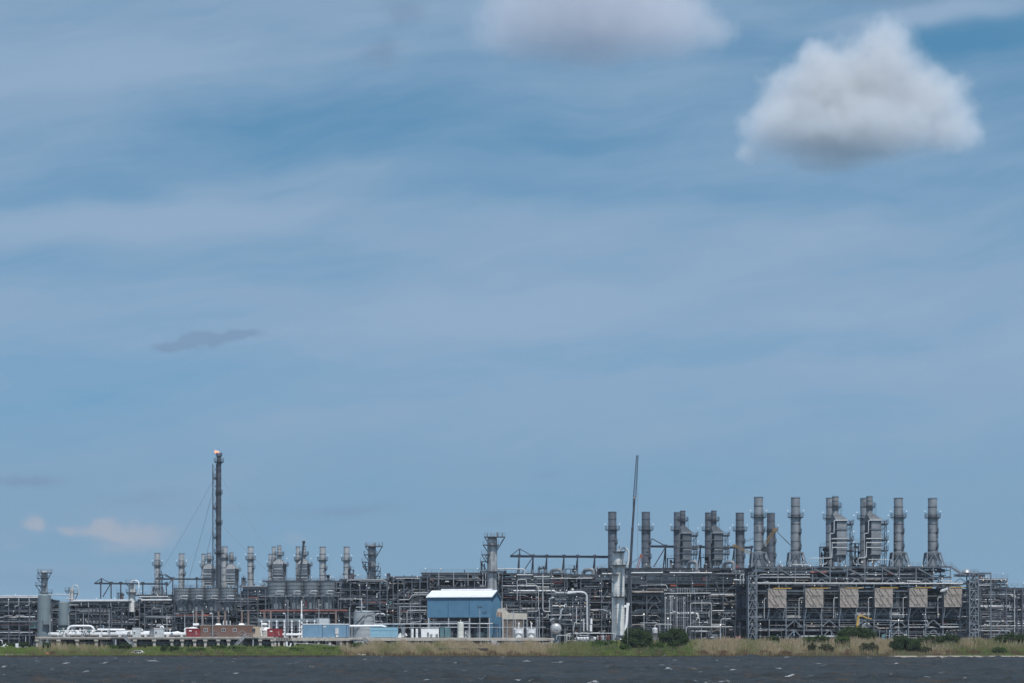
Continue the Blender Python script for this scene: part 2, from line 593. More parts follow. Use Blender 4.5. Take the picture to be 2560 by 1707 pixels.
GREEN_P = mat('green_pipe_paint', (0.10, 0.20, 0.17), 0.5, 0.0, 0.15)

# ------------------------------------------------------------------ ground and water
import numpy as np
SHORE = 583.0


def smooth(t):
    t = max(0.0, min(1.0, t))
    return t * t * (3 - 2 * t)


def pad(x):
    """height of the plant ground: low at the left, a raised pad on the right"""
    return 2.7 + 2.0 * smooth((x - 8) / 26.0)


def ground_z(x, y):
    sh = SHORE + 1.3 * sin(x * 0.043) + 0.7 * sin(x * 0.17 + 1) + 0.35 * sin(x * 0.53)
    t = (y - sh)
    if t < 0:
        return max(-1.5, t * 0.25)
    bank = 0.55 * smooth(t / 0.9) + (pad(x) - 0.55) * smooth((t - 0.9) / 25.0)
    return bank + 0.12 * sin(x * 0.31 + y * 0.2) * smooth(t / 6)


def GZ(px, Y):
    return ground_z((px - CX) / F * Y, Y)


xs = [-4000, -2000, -1000, -500, -300] + [-200 + 1.6 * i for i in range(251)] + [300, 500, 1000, 2000, 4000]
ys = [570, 578, 580, 581] + [581.5 + 0.4 * i for i in range(12)] + [586.5 + 1.0 * i for i in range(30)] + [620, 630, 650, 700, 800, 1000, 1500, 3000, 6000]
g = MB()
g.v = [(x, y, ground_z(x, y)) for y in ys for x in xs]
nx = len(xs)
for j in range(len(ys) - 1):
    for i in range(nx - 1):
        g.f.append((j * nx + i, j * nx + i + 1, (j + 1) * nx + i + 1, (j + 1) * nx + i))
g.s = [True] * len(g.f)
g.m = [0] * len(g.f)
gm = bpy.data.materials.new('marsh_soil')
gm.use_nodes = True
t = NT(gm.node_tree)
P = t.n('ShaderNodeNewGeometry').outputs['Position']
px_, py_, pz_ = t.sep(P)
soil = t.mix(t.noise(P, 0.5, 5.0, 0.6), (0.045, 0.052, 0.024, 1), (0.085, 0.075, 0.045, 1))
mud = t.mix(t.noise(P, 1.2, 4.0, 0.6), (0.018, 0.016, 0.014, 1), (0.05, 0.04, 0.032, 1))
sand = t.mix(t.noise(P, 1.5, 4.0, 0.6), (0.24, 0.205, 0.17, 1), (0.38, 0.34, 0.29, 1))
sx = t.m('MULTIPLY', t.ss(px_, 109.0, 113.0), t.ss(t.noise(t.vm('MULTIPLY', P, (1, 0, 0)), 0.14, 2.0), 0.36, 0.48))
low = t.mix(sx, mud, sand)
c = t.mix(t.ss(t.m('ADD', pz_, t.m('MULTIPLY', t.noise(P, 0.8, 3.0), 0.3)), 0.5, 0.75), low, soil)
gravel = t.mix(t.noise(P, 3.0, 4.0, 0.6), (0.16, 0.15, 0.14, 1), (0.28, 0.26, 0.24, 1))
c = t.mix(t.ss(py_, 612.0, 618.0), c, gravel)
b = t.n('ShaderNodeBsdfPrincipled', ins={'Base Color': c, 'Roughness': 0.9, 'Specular IOR Level': 0.15})
t.t.links.new(b.outputs[0], t.n('ShaderNodeOutputMaterial').inputs[0])
structure(g.build('ground', gm))

# water: real chop, finer towards the camera
rs = np.random.RandomState(5)
rows, cols = 560, 760
u = np.linspace(0, 1, rows)
Yr = 205.0 * (586.0 / 205.0) ** u
xx = np.linspace(-1, 1, cols)
Xg = xx[None, :] * (0.285 * Yr[:, None] + 6)
Yg = np.repeat(Yr[:, None], cols, 1)
Z = np.zeros_like(Xg)
for i in range(46):
    lam = 1.3 * (18.0 / 1.3) ** rs.rand()
    th = rs.normal(0.35, 0.55)
    kx, ky = 2 * pi / lam * sin(th), 2 * pi / lam * cos(th)
    ph = rs.rand() * 6.28
    s_ = np.sin(kx * Xg + ky * Yg + ph + 0.5 * np.sin(0.11 * Xg + 0.07 * Yg + i))
    Z += 0.0165 * lam ** 0.72 * (1 - 2 * np.abs(s_) ** 0.9 + 0.25)
grp = 0.75 + 0.45 * np.sin(Xg * 0.09 + 1.3 * np.sin(Yg * 0.03)) * np.sin(Yg * 0.06 + 2 * np.sin(Xg * 0.021))
Z *= grp
edge = np.clip((586.0 - Yg) / 6.0, 0.15, 1)
Z = Z * edge
vv = np.stack([Xg, Yg, Z], -1).reshape(-1, 3)
idx = np.arange(rows * cols).reshape(rows, cols)
ff = np.stack([idx[:-1, :-1], idx[:-1, 1:], idx[1:, 1:], idx[1:, :-1]], -1).reshape(-1, 4)
# the calm far sheet round it, a little lower
ov = np.array([(-5000, -1500, -0.45), (5000, -1500, -0.45), (5000, 582.5, -0.45), (-5000, 582.5, -0.45)], float)
b0 = len(vv)
vv = np.vstack([vv, ov])
ff = np.vstack([ff, [[b0, b0 + 1, b0 + 2, b0 + 3]]])
me = bpy.data.meshes.new('water')
me.vertices.add(len(vv))
me.vertices.foreach_set('co', vv.astype(np.float32).ravel())
me.loops.add(len(ff) * 4)
me.loops.foreach_set('vertex_index', ff.astype(np.int32).ravel())
me.polygons.add(len(ff))
me.polygons.foreach_set('loop_start', np.arange(0, len(ff) * 4, 4, dtype=np.int32))
me.polygons.foreach_set('use_smooth', np.ones(len(ff), bool))
me.update()
me.validate()
wm = bpy.data.materials.new('choppy_brown_water')
wm.use_nodes = True
t = NT(wm.node_tree)
P = t.n('ShaderNodeNewGeometry').outputs['Position']
pz = t.sep(P)[2]
silt = t.ss(t.noise(t.vm('MULTIPLY', P, (0.13, 0.11, 0)), 1.0, 5.0, 0.65), 0.48, 0.7)
base = t.mix(silt, (0.029, 0.033, 0.035, 1), (0.054, 0.043, 0.035, 1))
fn = t.noise(t.vm('MULTIPLY', P, (0.15, 0.42, 0)), 1.0, 3.0, 0.55)
fd = t.noise(t.vm('MULTIPLY', P, (0.55, 1.6, 0)), 1.0, 5.0, 0.75)
foam = t.m('MULTIPLY', t.m('MULTIPLY', t.ss(fn, 0.63, 0.69), t.ss(fd, 0.47, 0.57)), t.ss(pz, 0.05, 0.2))
base = t.mix(foam, base, (0.42, 0.44, 0.46, 1))
bn = t.noise(t.vm('MULTIPLY', P, (1.0, 1.0, 1.0)), 2.2, 4.0, 0.65)
bump = t.n('ShaderNodeBump', ins={'Strength': 0.55, 'Distance': 0.25, 'Height': bn})
df = t.n('ShaderNodeBsdfDiffuse', ins={0: base, 'Normal': bump.outputs[0]})
gl = t.n('ShaderNodeBsdfGlossy', ins={'Roughness': 0.16, 'Normal': bump.outputs[0]})
fz = t.n('ShaderNodeFresnel', ins={'IOR': 1.33, 'Normal': bump.outputs[0]}).outputs[0]
fz = t.m('MULTIPLY', t.m('MINIMUM', fz, 0.32), t.m('SUBTRACT', 0.54, t.m('MULTIPLY', foam, 0.6)))
mxw = t.n('ShaderNodeMixShader', ins={0: fz, 1: df.outputs[0], 2: gl.outputs[0]})
t.t.links.new(mxw.outputs[0], t.n('ShaderNodeOutputMaterial').inputs[0])
me.materials.append(wm)
wo = bpy.data.objects.new('water', me)
C.objects.link(wo)
structure(wo)

# ------------------------------------------------------------------ builders of plant equipment
def railing(mb, pts, h=1.1, r=0.04, posts=1.6):
    """posts and two rails along a line of points"""
    pts = [Vector(p) for p in pts]
    for a, b in zip(pts, pts[1:]):
        for f in (0.55, 1.0):
            mb.beam(a + Vector((0, 0, h * f)), b + Vector((0, 0, h * f)), r * 1.6)
        n = max(1, int((b - a).length / posts))
        for i in range(n + 1):
            p = a.lerp(b, i / n)
            mb.beam(p, p + Vector((0, 0, h)), r * 1.5)
    return mb


def ring_platform(T, c, r0, r1, z, a0=0.0, a1=2 * pi, mat_=STEEL_D, n=20):
    """walkway round a vessel: floor, brackets, and a railing as its sub-part"""
    fl = MB()
    vs, fs = [], []
    for i in range(n + 1):
        a = a0 + (a1 - a0) * i / n
        for r, dz_ in ((r0, 0), (r1, 0), (r1, -0.16), (r0, -0.16)):
            vs.append((c[0] + r * cos(a), c[1] + r * sin(a), z + dz_))
    for i in range(n):
        for k in range(4):
            k2 = (k + 1) % 4
            fs.append((i * 4 + k, i * 4 + k2, (i + 1) * 4 + k2, (i + 1) * 4 + k))
    fl._add(vs, fs)
    for i in range(0, n, max(1, n // 6)):
        a = a0 + (a1 - a0) * i / n
        fl.beam((c[0] + r0 * cos(a), c[1] + r0 * sin(a), z - 0.9), (c[0] + (r1 - .1) * cos(a), c[1] + (r1 - .1) * sin(a), z - 0.12), 0.09)
    o = T.part('platform', fl, mat_)
    rl = MB()
    railing(rl, [(c[0] + (r1 - 0.05) * cos(a0 + (a1 - a0) * i / n), c[1] + (r1 - 0.05) * sin(a0 + (a1 - a0) * i / n), z) for i in range(n + 1)], 1.25, 0.04, 2.2)
    rl.build('railing', RAIL, o)
    return o


def ladder(mb, x, y, z0, z1, w=0.5):
    for s in (-1, 1):
        mb.beam((x + s * w / 2, y, z0), (x + s * w / 2, y, z1), 0.07)
    n = int((z1 - z0) / 0.9)
    for i in range(n):
        z = z0 + (i + 0.5) * (z1 - z0) / n
        mb.beam((x - w / 2, y, z), (x + w / 2, y, z), 0.05)
        if i % 2 and z1 - z0 > 6:
            mb.beam((x - w / 2, y - 0.6, z), (x + w / 2, y - 0.6, z), 0.05)
    if z1 - z0 > 6:
        for s in (-1, 0, 1):
            mb.beam((x + s * w / 2, y - 0.6, z0 + 2), (x + s * w / 2, y - 0.6, z1 + 1), 0.05)
    return mb


def lamp_on(T, p, m=None, arm=1.4):
    """globe lamp on a little mast"""
    mb = MB()
    p = Vector(p)
    mb.beam(p, p + Vector((0, 0, arm)), 0.07)
    T.add('lamp_mast', mb, RAIL)
    s = MB()
    s.sphere(p + Vector((0, 0, arm + 0.1)), 0.13, 6)
    T.add('lamp', s, m or LAMPW)


def stack(label, px, w, yt, yb, Y, m, plat, side=(), frame=None, group='exhaust stacks', pw=9, down=None):
    """plain round exhaust stack. plat: row of the ring walkway; side: rows of small side landings; frame: top row of the base frame"""
    k = Y / F
    c = at(px, yb, Y)
    top = at(px, yt, Y).z
    r = w * k / 2
    zb = c.z if down is None else at(px, down, Y).z
    T = Thing('exhaust_stack', label, 'stack', (c.x, c.y, zb), group)
    h = top - zb
    mb = MB()
    prof = [(r * 1.06, 0)]
    zr = at(px, plat, Y).z - zb if plat else h * 0.6
    nseg = max(5, int(h / 2.6))
    prof = [(r * 1.05, 0.0), (r * 1.05, zr * 0.98), (r, zr)]
    mb.lathe((c.x, c.y, zb), prof + [(r, h), (r * 0.93, h), (r * 0.93, h - 1.5), (0.01, h - 1.5)], 28)
    T.part('shaft', mb, m)
    for i in range(1, nseg + 1):
        z = h * i / nseg - 0.1
        rr = r * 1.05 if z < zr else r
        rg = MB()
        rg.lathe((c.x, c.y, zb), [(rr, z - 0.09), (rr + 0.09, z - 0.09), (rr + 0.09, z + 0.09), (rr, z + 0.09)], 28, False)
        T.part('flange_ring', rg, STEEL_D if m is not STACK_D else STEEL_N)
    if plat:
        z = at(px, plat, Y).z
        ring_platform(T, c, r, r + pw * k, z)
        for s in (-1, 1):
            lamp_on(T, (c.x + s * (r + pw * k), c.y - 0.5, z), None, 1.9)
    for (row, a, b) in side:
        ring_platform(T, c, r * 1.05, r + 4.0 * k, at(px, row, Y).z, R(a), R(b), n=6)
    if plat:
        ld = MB()
        ladder(ld, c.x + r * 0.85, c.y - r * 0.75, zb, at(px, plat, Y).z + 1)
        T.part('ladder', ld, STEEL_D)
    for i in range(rnd.randint(2, 4)):
        nb = MB()
        a = R(rnd.uniform(200, 340))
        z = zb + h * rnd.uniform(0.15, 0.6)
        nb.tube([(c.x + r * cos(a), c.y + r * sin(a), z), (c.x + (r + .5) * cos(a), c.y + (r + .5) * sin(a), z)], 0.22, 8)
        T.add('nozzle', nb, STEEL)
    if frame:
        zt = at(px, frame, Y).z
        a, b = r * 1.45, r * 2.35
        cn = [(-1, -1), (1, -1), (1, 1), (-1, 1)]
        for (sx_, sy_) in cn:
            lg = MB()
            lg.beam((c.x + sx_ * a, c.y + sy_ * a, zt), (c.x + sx_ * b * (0.75 if sx_ < 0 else 1), c.y + sy_ * b * 0.8, zb), 0.4)
            T.part('leg', lg, STEEL)
        for i in range(4):
            p, q = cn[i], cn[(i + 1) % 4]
            be = MB()
            be.beam((c.x + p[0] * a, c.y + p[1] * a, zt), (c.x + q[0] * a, c.y + q[1] * a, zt), 0.35)
            T.part('beam', be, STEEL)
            m_ = ((p[0] + q[0]) / 2 * a, (p[1] + q[1]) / 2 * a)
            for e in (p, q):
                br = MB()
                br.beam((c.x + m_[0], c.y + m_[1], zt - 0.2), (c.x + e[0] * a * 1.25, c.y + e[1] * a * 1.25, zb), 0.26)
                T.part('brace', br, STEEL)
    T.done()
    return T.o


def heat_unit(label, xl, xr, xs, yt, yneck, ypyr, ybody, yb, Y, m, flue_w, rplat, group='heat recovery units', pipes=(), yplat=None, ring=None, depth=None, legs=True):
    """box casing with a pyramid hood and a flue on top. xl..xr front face columns, xs the flue centre"""
    k = Y / F
    fc = at((xl + xr) / 2, yb, Y)
    D = depth or 12.0
    x0, x1 = at(xl, yb, Y).x, at(xr, yb, Y).x
    Z = lambda row: at((xl + xr) / 2, row, Y).z
    T = Thing('heat_recovery_unit', label, 'heat recovery unit', (fc.x, fc.y + D / 2, fc.z), group)
    zt, zn, zp, zb_, z0 = Z(yt), Z(yneck), Z(ypyr), Z(ybody), fc.z
    bd = MB()
    bd.box((x0, Y, zb_), (x1, Y + D, zp))
    T.part('casing', bd, m)
    # vertical stiffeners in two rows on the front and along the left side
    st, sd = MB(), MB()
    n = 9
    dz_ = (zp - zb_)
    for i in range(n):
        x = x0 + (x1 - x0) * (i + 0.5) / n
        for (a, b) in ((0.78, 0.97), (0.50, 0.70), (0.30, 0.44), (0.08, 0.22)):
            st.beam((x, Y - 0.06, zb_ + dz_ * a), (x, Y - 0.06, zb_ + dz_ * b), 0.12, 0.16)
    for i in range(10):
        y = Y + D * (i + 0.5) / 10
        for xx_ in (x0 - 0.05, x1 + 0.05):
            sd.beam((xx_, y, zb_), (xx_, y, zp), 0.1, 0.14)
    T.part('side_ribs', sd, STEEL_D)  # shade put into the colour: dark ribs keep the sides looking unlit
    T.part('stiffeners', st, STEEL_L if m is not CASING_D else STEEL)
    for f in (0.0, 0.25, 0.47, 0.74, 1.0):
        gb = MB()
        z = zb_ + dz_ * f
        gb.beam((x0 - 0.3, Y - 0.25, z), (x1 + 0.3, Y - 0.25, z), 0.3)
        gb.beam((x0 - 0.3, Y - 0.1, z), (x0 - 0.3, Y + D, z), 0.3)
        T.part('girt', gb, STEEL)
    # hood
    hd = MB()
    fx = at(xs, yb, Y).x
    fr = flue_w * k / 2
    ym = Y + D * 0.42
    nn = 24
    vs = [(x0 - .4, Y - .3, zp), (x1 + .4, Y - .3, zp), (x1 + .4, Y + D + .3, zp), (x0 - .4, Y + D + .3, zp)]
    fr2 = fr * 1.02
    vs += [(fx - fr2, ym - fr2, zn), (fx + fr2, ym - fr2, zn), (fx + fr2, ym + fr2, zn), (fx - fr2, ym + fr2, zn)]
    hd._add(vs, [(0, 1, 5, 4), (1, 2, 6, 5), (2, 3, 7, 6), (3, 0, 4, 7), (4, 5, 6, 7), (3, 2, 1, 0)])
    ho = T.part('hood', hd, m)
    hr = MB()
    for i in range(1, 5):
        f = i / 5
        a, b = Vector(vs[0]).lerp(Vector(vs[4]), f), Vector(vs[1]).lerp(Vector(vs[5]), f)
        hr.beam(a, b, 0.1)
        a, b = Vector(vs[3]).lerp(Vector(vs[7]), f), Vector(vs[0]).lerp(Vector(vs[4]), f)
        hr.beam(a, b, 0.1)
    for i in range(5):
        a, b = Vector(vs[0]).lerp(Vector(vs[1]), i / 4), Vector(vs[4]).lerp(Vector(vs[5]), i / 4)
        hr.beam(a, b, 0.12)
    hr.build('ribs', STEEL_D, ho)
    fl = MB()
    h = zt - zn
    fl.lathe((fx, ym, zn), [(fr, -0.3), (fr, h), (fr * 0.92, h), (fr * .92, h - 1), (0.01, h - 1)], 24)
    fo = T.part('flue', fl, m)
    for i in range(1, 5):
        z = h * i / 4 - 0.1
        rg = MB()
        rg.lathe((fx, ym, zn), [(fr, z - .08), (fr + .08, z - .08), (fr + .08, z + .08), (fr, z + .08)], 24, False)
        rg.build('flange_ring', STEEL_D, fo)
    zr = Z(ring) if ring else zn + h * 0.42
    ring_platform(T, (fx, ym), fr, fr + 7 * k, zr)
    ld = MB()
    ladder(ld, fx + fr + 5.5 * k, ym - 1, zp + 0.2, zr + 1)
    T.part('ladder', ld, STEEL_D)
    # right hand walkways with knee braces
    for row in (yplat or (ypyr + 6,)):
        z = Z(row)
        pf = MB()
        w_ = rplat * k
        pf.box((x1 + 0.1, Y - 1.0, z - 0.25), (x1 + w_, Y + D * 0.6, z))
        pf.beam((x1 + 0.1, Y - .9, z - w_ * 0.9 - .3), (x1 + w_ - .1, Y - .9, z - .3), 0.16)
        po = T.part('platform', pf, STEEL_D)
        rl = MB()
        railing(rl, [(x1 + 0.1, Y - 1, z), (x1 + w_, Y - 1, z), (x1 + w_, Y + D * .6, z)], 1.2, 0.045, 1.1)
        rl.build('railing', RAIL, po)
        lamp_on(T, (x1 + w_, Y - .8, z), None, 2.5)
    stw = MB()
    w_ = rplat * k
    for xx_ in (x1 + w_ * 0.35, x1 + w_ * 0.75):
        for yy_ in (Y - 0.5, Y + 2.5):
            stw.beam((xx_, yy_, z0), (xx_, yy_, Z(ypyr)), 0.13)
    zz = z0
    i = 0
    while zz < Z(ypyr) - 2.2:
        a, b = (x1 + w_ * .35, x1 + w_ * .75) if i % 2 else (x1 + w_ * .75, x1 + w_ * .35)
        stw.beam((a, Y - .5, zz), (b, Y - .5, zz + 2.1), 0.16)
        stw.beam((x1 + w_ * .2, Y - .5, zz + 2.1), (x1 + w_ * .9, Y - .5, zz + 2.1), 0.1)
        zz += 2.1
        i += 1
    T.part('stair_tower', stw, STEEL_D)
    # pipes: ((px,py),...), radius px, material
    for (path, rp, pm) in pipes:
        pb = MB()
        pb.tube([at(px, py, Y) + Vector((0, -0.6, 0)) for px, py in path], rp * k, 8, bend=2.5 * k)
        T.part('pipe', pb, pm)
    if legs:
        for sx_ in (x0 + .4, x1 - .4):
            for sy_ in (Y + .4, Y + D - .4):
                lg = MB()
                lg.beam((sx_, sy_, z0), (sx_, sy_, zb_), 0.4)
                T.part('leg', lg, STEEL)
        for a, b in ((x0 + .4, x1 - .4), (x1 - .4, x0 + .4)):
            br = MB()
            br.beam((a, Y + .4, z0), (b, Y + .4, zb_), 0.22)
            T.part('brace', br, STEEL)
        hp = MB()
        hp.prism([(x0, zb_ - 0.1), (x1, zb_ - 0.1), (x1 - .8, zb_ - 2.0), (x0 + .8, zb_ - 2.0)], Y + 1, Y + D - 1)
        T.part('hopper', hp, m)
    T.done()
    return T.o


def vessel_column(name, label, cat, px, w, yt, yb, Y, m, plats, goose=None, extra=(), lad=True, skirt=None, group=None, dome=0.5):
    """tall vertical vessel with walkways. plats: (row, left px, right px, top material)"""
    k = Y / F
    c = at(px, yb, Y)
    r = w * k / 2
    z0 = GZ(px, Y) if skirt is None else at(px, skirt, Y).z
    zt = at(px, yt, Y).z
    T = Thing(name, label, cat, (c.x, c.y, z0), group)
    h = zt - z0
    mb = MB()
    d = r * dome
    mb.lathe((c.x, c.y, z0), [(r, 0), (r, h - d), (r * 0.92, h - d * 0.6), (r * 0.7, h - d * 0.25), (r * 0.35, h - 0.04), (0.01, h)], 28)
    T.part('shell', mb, m)
    sm = MB()
    nseg = max(3, int(h / 3.5))
    for i in range(1, nseg):
        z = (h - d) * i / nseg
        sm.lathe((c.x, c.y, z0), [(r, z - .05), (r + .05, z - .05), (r + .05, z + .05), (r, z + .05)], 28, False)
    T.part('seams', sm, m)
    for (row, xl, xr) in plats:
        z = at(px, row, Y).z
        a, b = at(xl, row, Y).x, at(xr, row, Y).x
        pf = MB()
        pf.box((a, c.y - r - 1.3, z - 0.3), (b, c.y - r * 0.2, z))
        if b > c.x + r + 0.5:
            pf.beam((b - .1, c.y - r - .5, z - .3), (c.x + r * .95, c.y - r * .5, z - .3 - (b - c.x - r) * 1.6), 0.2)
        if a < c.x - r - 0.5:
            pf.beam((a + .1, c.y - r - .5, z - .3), (c.x - r * .95, c.y - r * .5, z - .3 - (c.x - r - a) * 1.4), 0.2)
        po = T.part('platform', pf, STEEL_D)
        rl = MB()
        railing(rl, [(a, c.y, z), (a, c.y - r - 1.3, z), (b, c.y - r - 1.3, z), (b, c.y, z)], 1.2, 0.045, 1.1)
        rl.build('railing', RAIL, po)
    if lad:
        rows = sorted([p[0] for p in plats]) + [yb]
        for i, (ra, rb) in enumerate(zip(rows, rows[1:])):
            ld = MB()
            s_ = -0.5 if i % 2 else 0.35
            ladder(ld, c.x + s_ * r, c.y - r * 1.12, max(z0, at(px, rb, Y).z), at(px, ra, Y).z + 1)
            T.part('ladder', ld, STEEL_D)
    for (path, rp, pm) in extra:
        pb = MB()
        pb.tube([at(a, b, Y) + Vector((0, -r * 0.3 - 0.3, 0)) for a, b in path], rp * k, 10, bend=4 * k)
        T.part('pipe', pb, pm)
    T.done()
    return T.o


def gantry(label, Y, rows, legs, apex=None, group='runway gantries', m=STEEL_N, w=0.62, depth=3.5, braces=()):
    """overhead runway beam on splayed trestles. rows: (x0, y0, x1, y1) of the beam; legs: (px, y base)"""
    x0, y0, x1, y1 = rows
    k = Y / F
    p, q = at(x0, y0, Y), at(x1, y1, Y)
    base = min(at(a, b, Y).z for a, b in legs)
    T = Thing('runway_gantry', label, 'gantry', ((p.x + q.x) / 2, Y, base), group)
    mb = MB()
    mb.ibeam(p, q, w, w * 1.6)
    T.part('runway_beam', mb, m)
    for (a, b) in legs:
        f = (a - x0) / (x1 - x0)
        tp = p.lerp(q, f)
        lg = MB()
        bz = at(a, b, Y).z
        lg.beam((tp.x, Y - 0.1, tp.z), (tp.x, Y - 0.2, bz), 0.42)
        T.part('leg', lg, m)
        lg = MB()
        lg.beam((tp.x, Y + 0.1, tp.z), (tp.x - 4.5 * k, Y + depth, bz), 0.42)
        T.part('leg', lg, m)
        hd = MB()
        hd.box((tp.x - 0.6, Y - 0.5, tp.z - 0.2), (tp.x + 0.6, Y + 0.5, tp.z + 0.75))
        T.part('bracket', hd, m)
    if apex:
        ax, ay = apex
        A = at(ax, ay, Y)
        f = (ax - x0) / (x1 - x0)
        ps = MB()
        ps.beam(A, p.lerp(q, f), 0.5)
        T.part('king_post', ps, m)
        for e in apex_ends(p, q, legs, ax, x0, x1):
            st = MB()
            st.beam(A, e, 0.28)
            T.part('stay', st, m)
    for (a, b, c_, d_) in braces:
        br = MB()
        br.beam(at(a, b, Y), at(c_, d_, Y), 0.36)
        T.part('brace', br, m)
    return T.done()


def apex_ends(p, q, legs, ax, x0, x1):
    out = []
    lx = [a for a, _ in legs if a > ax + 4]
    if lx:
        out.append(p.lerp(q, (min(lx) - x0) / (x1 - x0)))
    lx = [a for a, _ in legs if a < ax - 4]
    if lx:
        out.append(p.lerp(q, (max(lx) - x0) / (x1 - x0)))
    elif ax - x0 > 4:
        out.append(p.copy())
    return out


def module(label, x0, x1, levels, Y, depth, cols, seed, dens=1.0, deck=(), braces=(), cat='process module', name='process_module', light=0.35,
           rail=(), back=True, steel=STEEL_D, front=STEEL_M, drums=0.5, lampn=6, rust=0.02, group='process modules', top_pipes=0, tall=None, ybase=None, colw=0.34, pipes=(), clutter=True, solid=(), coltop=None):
    """steel frame of decks crammed with pipes and drums.
    levels: rows of the floors from the top; cols: columns of the posts; deck: indexes of solid floors;
    braces: (x0, row0, x1, row1) members in the front face; pipes: traced front pipes (path, radius px, material[, depth offset])"""
    rs = random.Random(seed)
    k = Y / F
    xm = (x0 + x1) / 2
    zl = [at(xm, r_, Y).z for r_ in levels]
    z0 = (GZ(xm, Y) if ybase is None else at(xm, ybase, Y).z)
    X0, X1 = at(x0, 1500, Y).x, at(x1, 1500, Y).x
    X = lambda p: at(p, 1500, Y).x
    T = Thing(name, label, cat, ((X0 + X1) / 2, Y + depth / 2, z0), group)
    ys_ = [Y, Y + depth * 0.5, Y + depth]
    for i, cpx in enumerate(cols):
        for j, y in enumerate(ys_):
            mb = MB()
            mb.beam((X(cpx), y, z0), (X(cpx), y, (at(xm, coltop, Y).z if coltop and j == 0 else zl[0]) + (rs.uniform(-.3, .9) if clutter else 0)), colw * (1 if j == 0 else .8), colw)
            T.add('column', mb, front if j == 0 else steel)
    for i, z in enumerate(zl):
        for j, y in enumerate(ys_):
            xs_ = [X0, X1]
            if i and clutter and rs.random() < 0.6:        # floors stop short here and there
                cc_ = [X(c_) for c_ in cols]
                xs_ = sorted(rs.sample(cc_, 2)) if rs.random() < 0.4 else ([X0, rs.choice(cc_[1:])] if rs.random() < .5 else [rs.choice(cc_[:-1]), X1])
            mb = MB()
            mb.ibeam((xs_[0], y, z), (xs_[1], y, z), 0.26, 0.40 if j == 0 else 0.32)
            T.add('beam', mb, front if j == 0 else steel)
        for cpx in cols[::2]:
            mb = MB()
            mb.beam((X(cpx), Y + 0.3, z), (X(cpx), Y + depth - 0.3, z), 0.2, 0.3)
            T.add('cross_beam', mb, steel)
        if deck != ():
            mb = MB()
            mb.box((X0, Y + 1.3, z + 0.32), (X1, Y + depth, z + 0.40))
            T.add('deck', mb, GRATE)
        if i in rail:
            rl = MB()
            railing(rl, [(X0, Y + 0.05, z + 0.33), (X1, Y + 0.05, z + 0.33)], 1.15, 0.05, 1.8)
            T.add('railing', rl, RAIL)
    for (a, b, c_, d_) in braces:
        mb = MB()
        mb.beam(at(a, b, Y) + Vector((0, 0.05, 0)), at(c_, d_, Y) + Vector((0, 0.05, 0)), 0.3)
        T.add('brace', mb, front)
    # inner bracing
    if clutter:
        for i in range(len(cols) - 1):
            for j in range(len(zl)):
                zb = zl[j + 1] if j + 1 < len(zl) else z0
                if rs.random() < 0.4:
                    mb = MB()
                    y = rs.choice(ys_[1:])
                    a, b = X(cols[i]), X(cols[i + 1])
                    if rs.random() < 0.5:
                        mb.beam((a, y, zb), ((a + b) / 2, y, zl[j]), 0.28)
                        mb.beam(((a + b) / 2, y, zl[j]), (b, y, zb), 0.28)
                    else:
                        mb.beam((a, y, zb), (b, y, zl[j]), 0.28)
                    T.add('brace', mb, steel)
    pm = [PIPE_D, PIPE_G, PIPE_G, STEEL_D, PIPE_B]
    W = X1 - X0
    for j in range(len(zl)):
        zt_ = zl[j]
        zb = zl[j + 1] if j + 1 < len(zl) else z0
        hh = zt_ - zb
        if hh < 0.8 or not clutter:
            continue
        npipe = int(dens * (W * 0.30 + 3) * (0.6 + 0.13 * hh))
        for i in range(npipe):
            r = rs.choice([0.06, 0.08, 0.10, 0.13, 0.16, 0.2, 0.28])
            if rs.random() < 0.07:
                r = 0.45
            L = rs.uniform(0.06, 0.55) ** 1.3 * 1.6 * min(W, 36)
            xa = rs.uniform(X0, X1 - min(L, W * .9))
            xb = min(X1, xa + L)
            y = Y + (rs.uniform(.25, 2.2) if rs.random() < .5 else depth * rs.random() ** 1.3)
            y = max(y, Y + 0.25)
            z = zb + rs.uniform(0.12, 0.92) * hh
            m_ = rs.choice(pm)
            if rs.random() < light:
                m_ = rs.choice([PIPE_W, STEEL_L, PIPE_G])
            if rs.random() < rust:
                m_ = RUST
            mb = MB()
            path = [(xa, y, z), (xb, y, z)]
            u_ = rs.random()
            if u_ < 0.35:
                path.append((xb, y, rs.choice([zb, zt_ - 0.3])))
            elif u_ < 0.5:
                path.insert(0, (xa, y, zb))
                path.append((xb, y, zb))
            elif u_ < 0.65:
                dz_ = rs.uniform(-0.4, 0.4) * hh
                path += [(xb, y, min(zt_, max(zb, z + dz_))), (min(X1, xb + L * .4), y, min(zt_, max(zb, z + dz_)))]
            mb.tube(path, r, 6, bend=r * 3)
            T.add('pipe', mb, m_)
            if r < 0.3 and rs.random() < 0.35:
                vb = MB()
                vx = rs.uniform(xa, xb)
                vb.cbox((vx, y, z - 0.25), 0.55, 0.4, 0.5)
                vb.tube([(vx, y, z + 0.2), (vx, y, z + 0.8)], 0.06, 5)
                vb.tube([(vx - .3, y, z + 0.8), (vx + .3, y, z + 0.8)], 0.06, 5)
                T.add('valve', vb, rs.choice([PIPE_W, STEEL_L, PIPE_G, RUST if rs.random() < .3 else STEEL]))
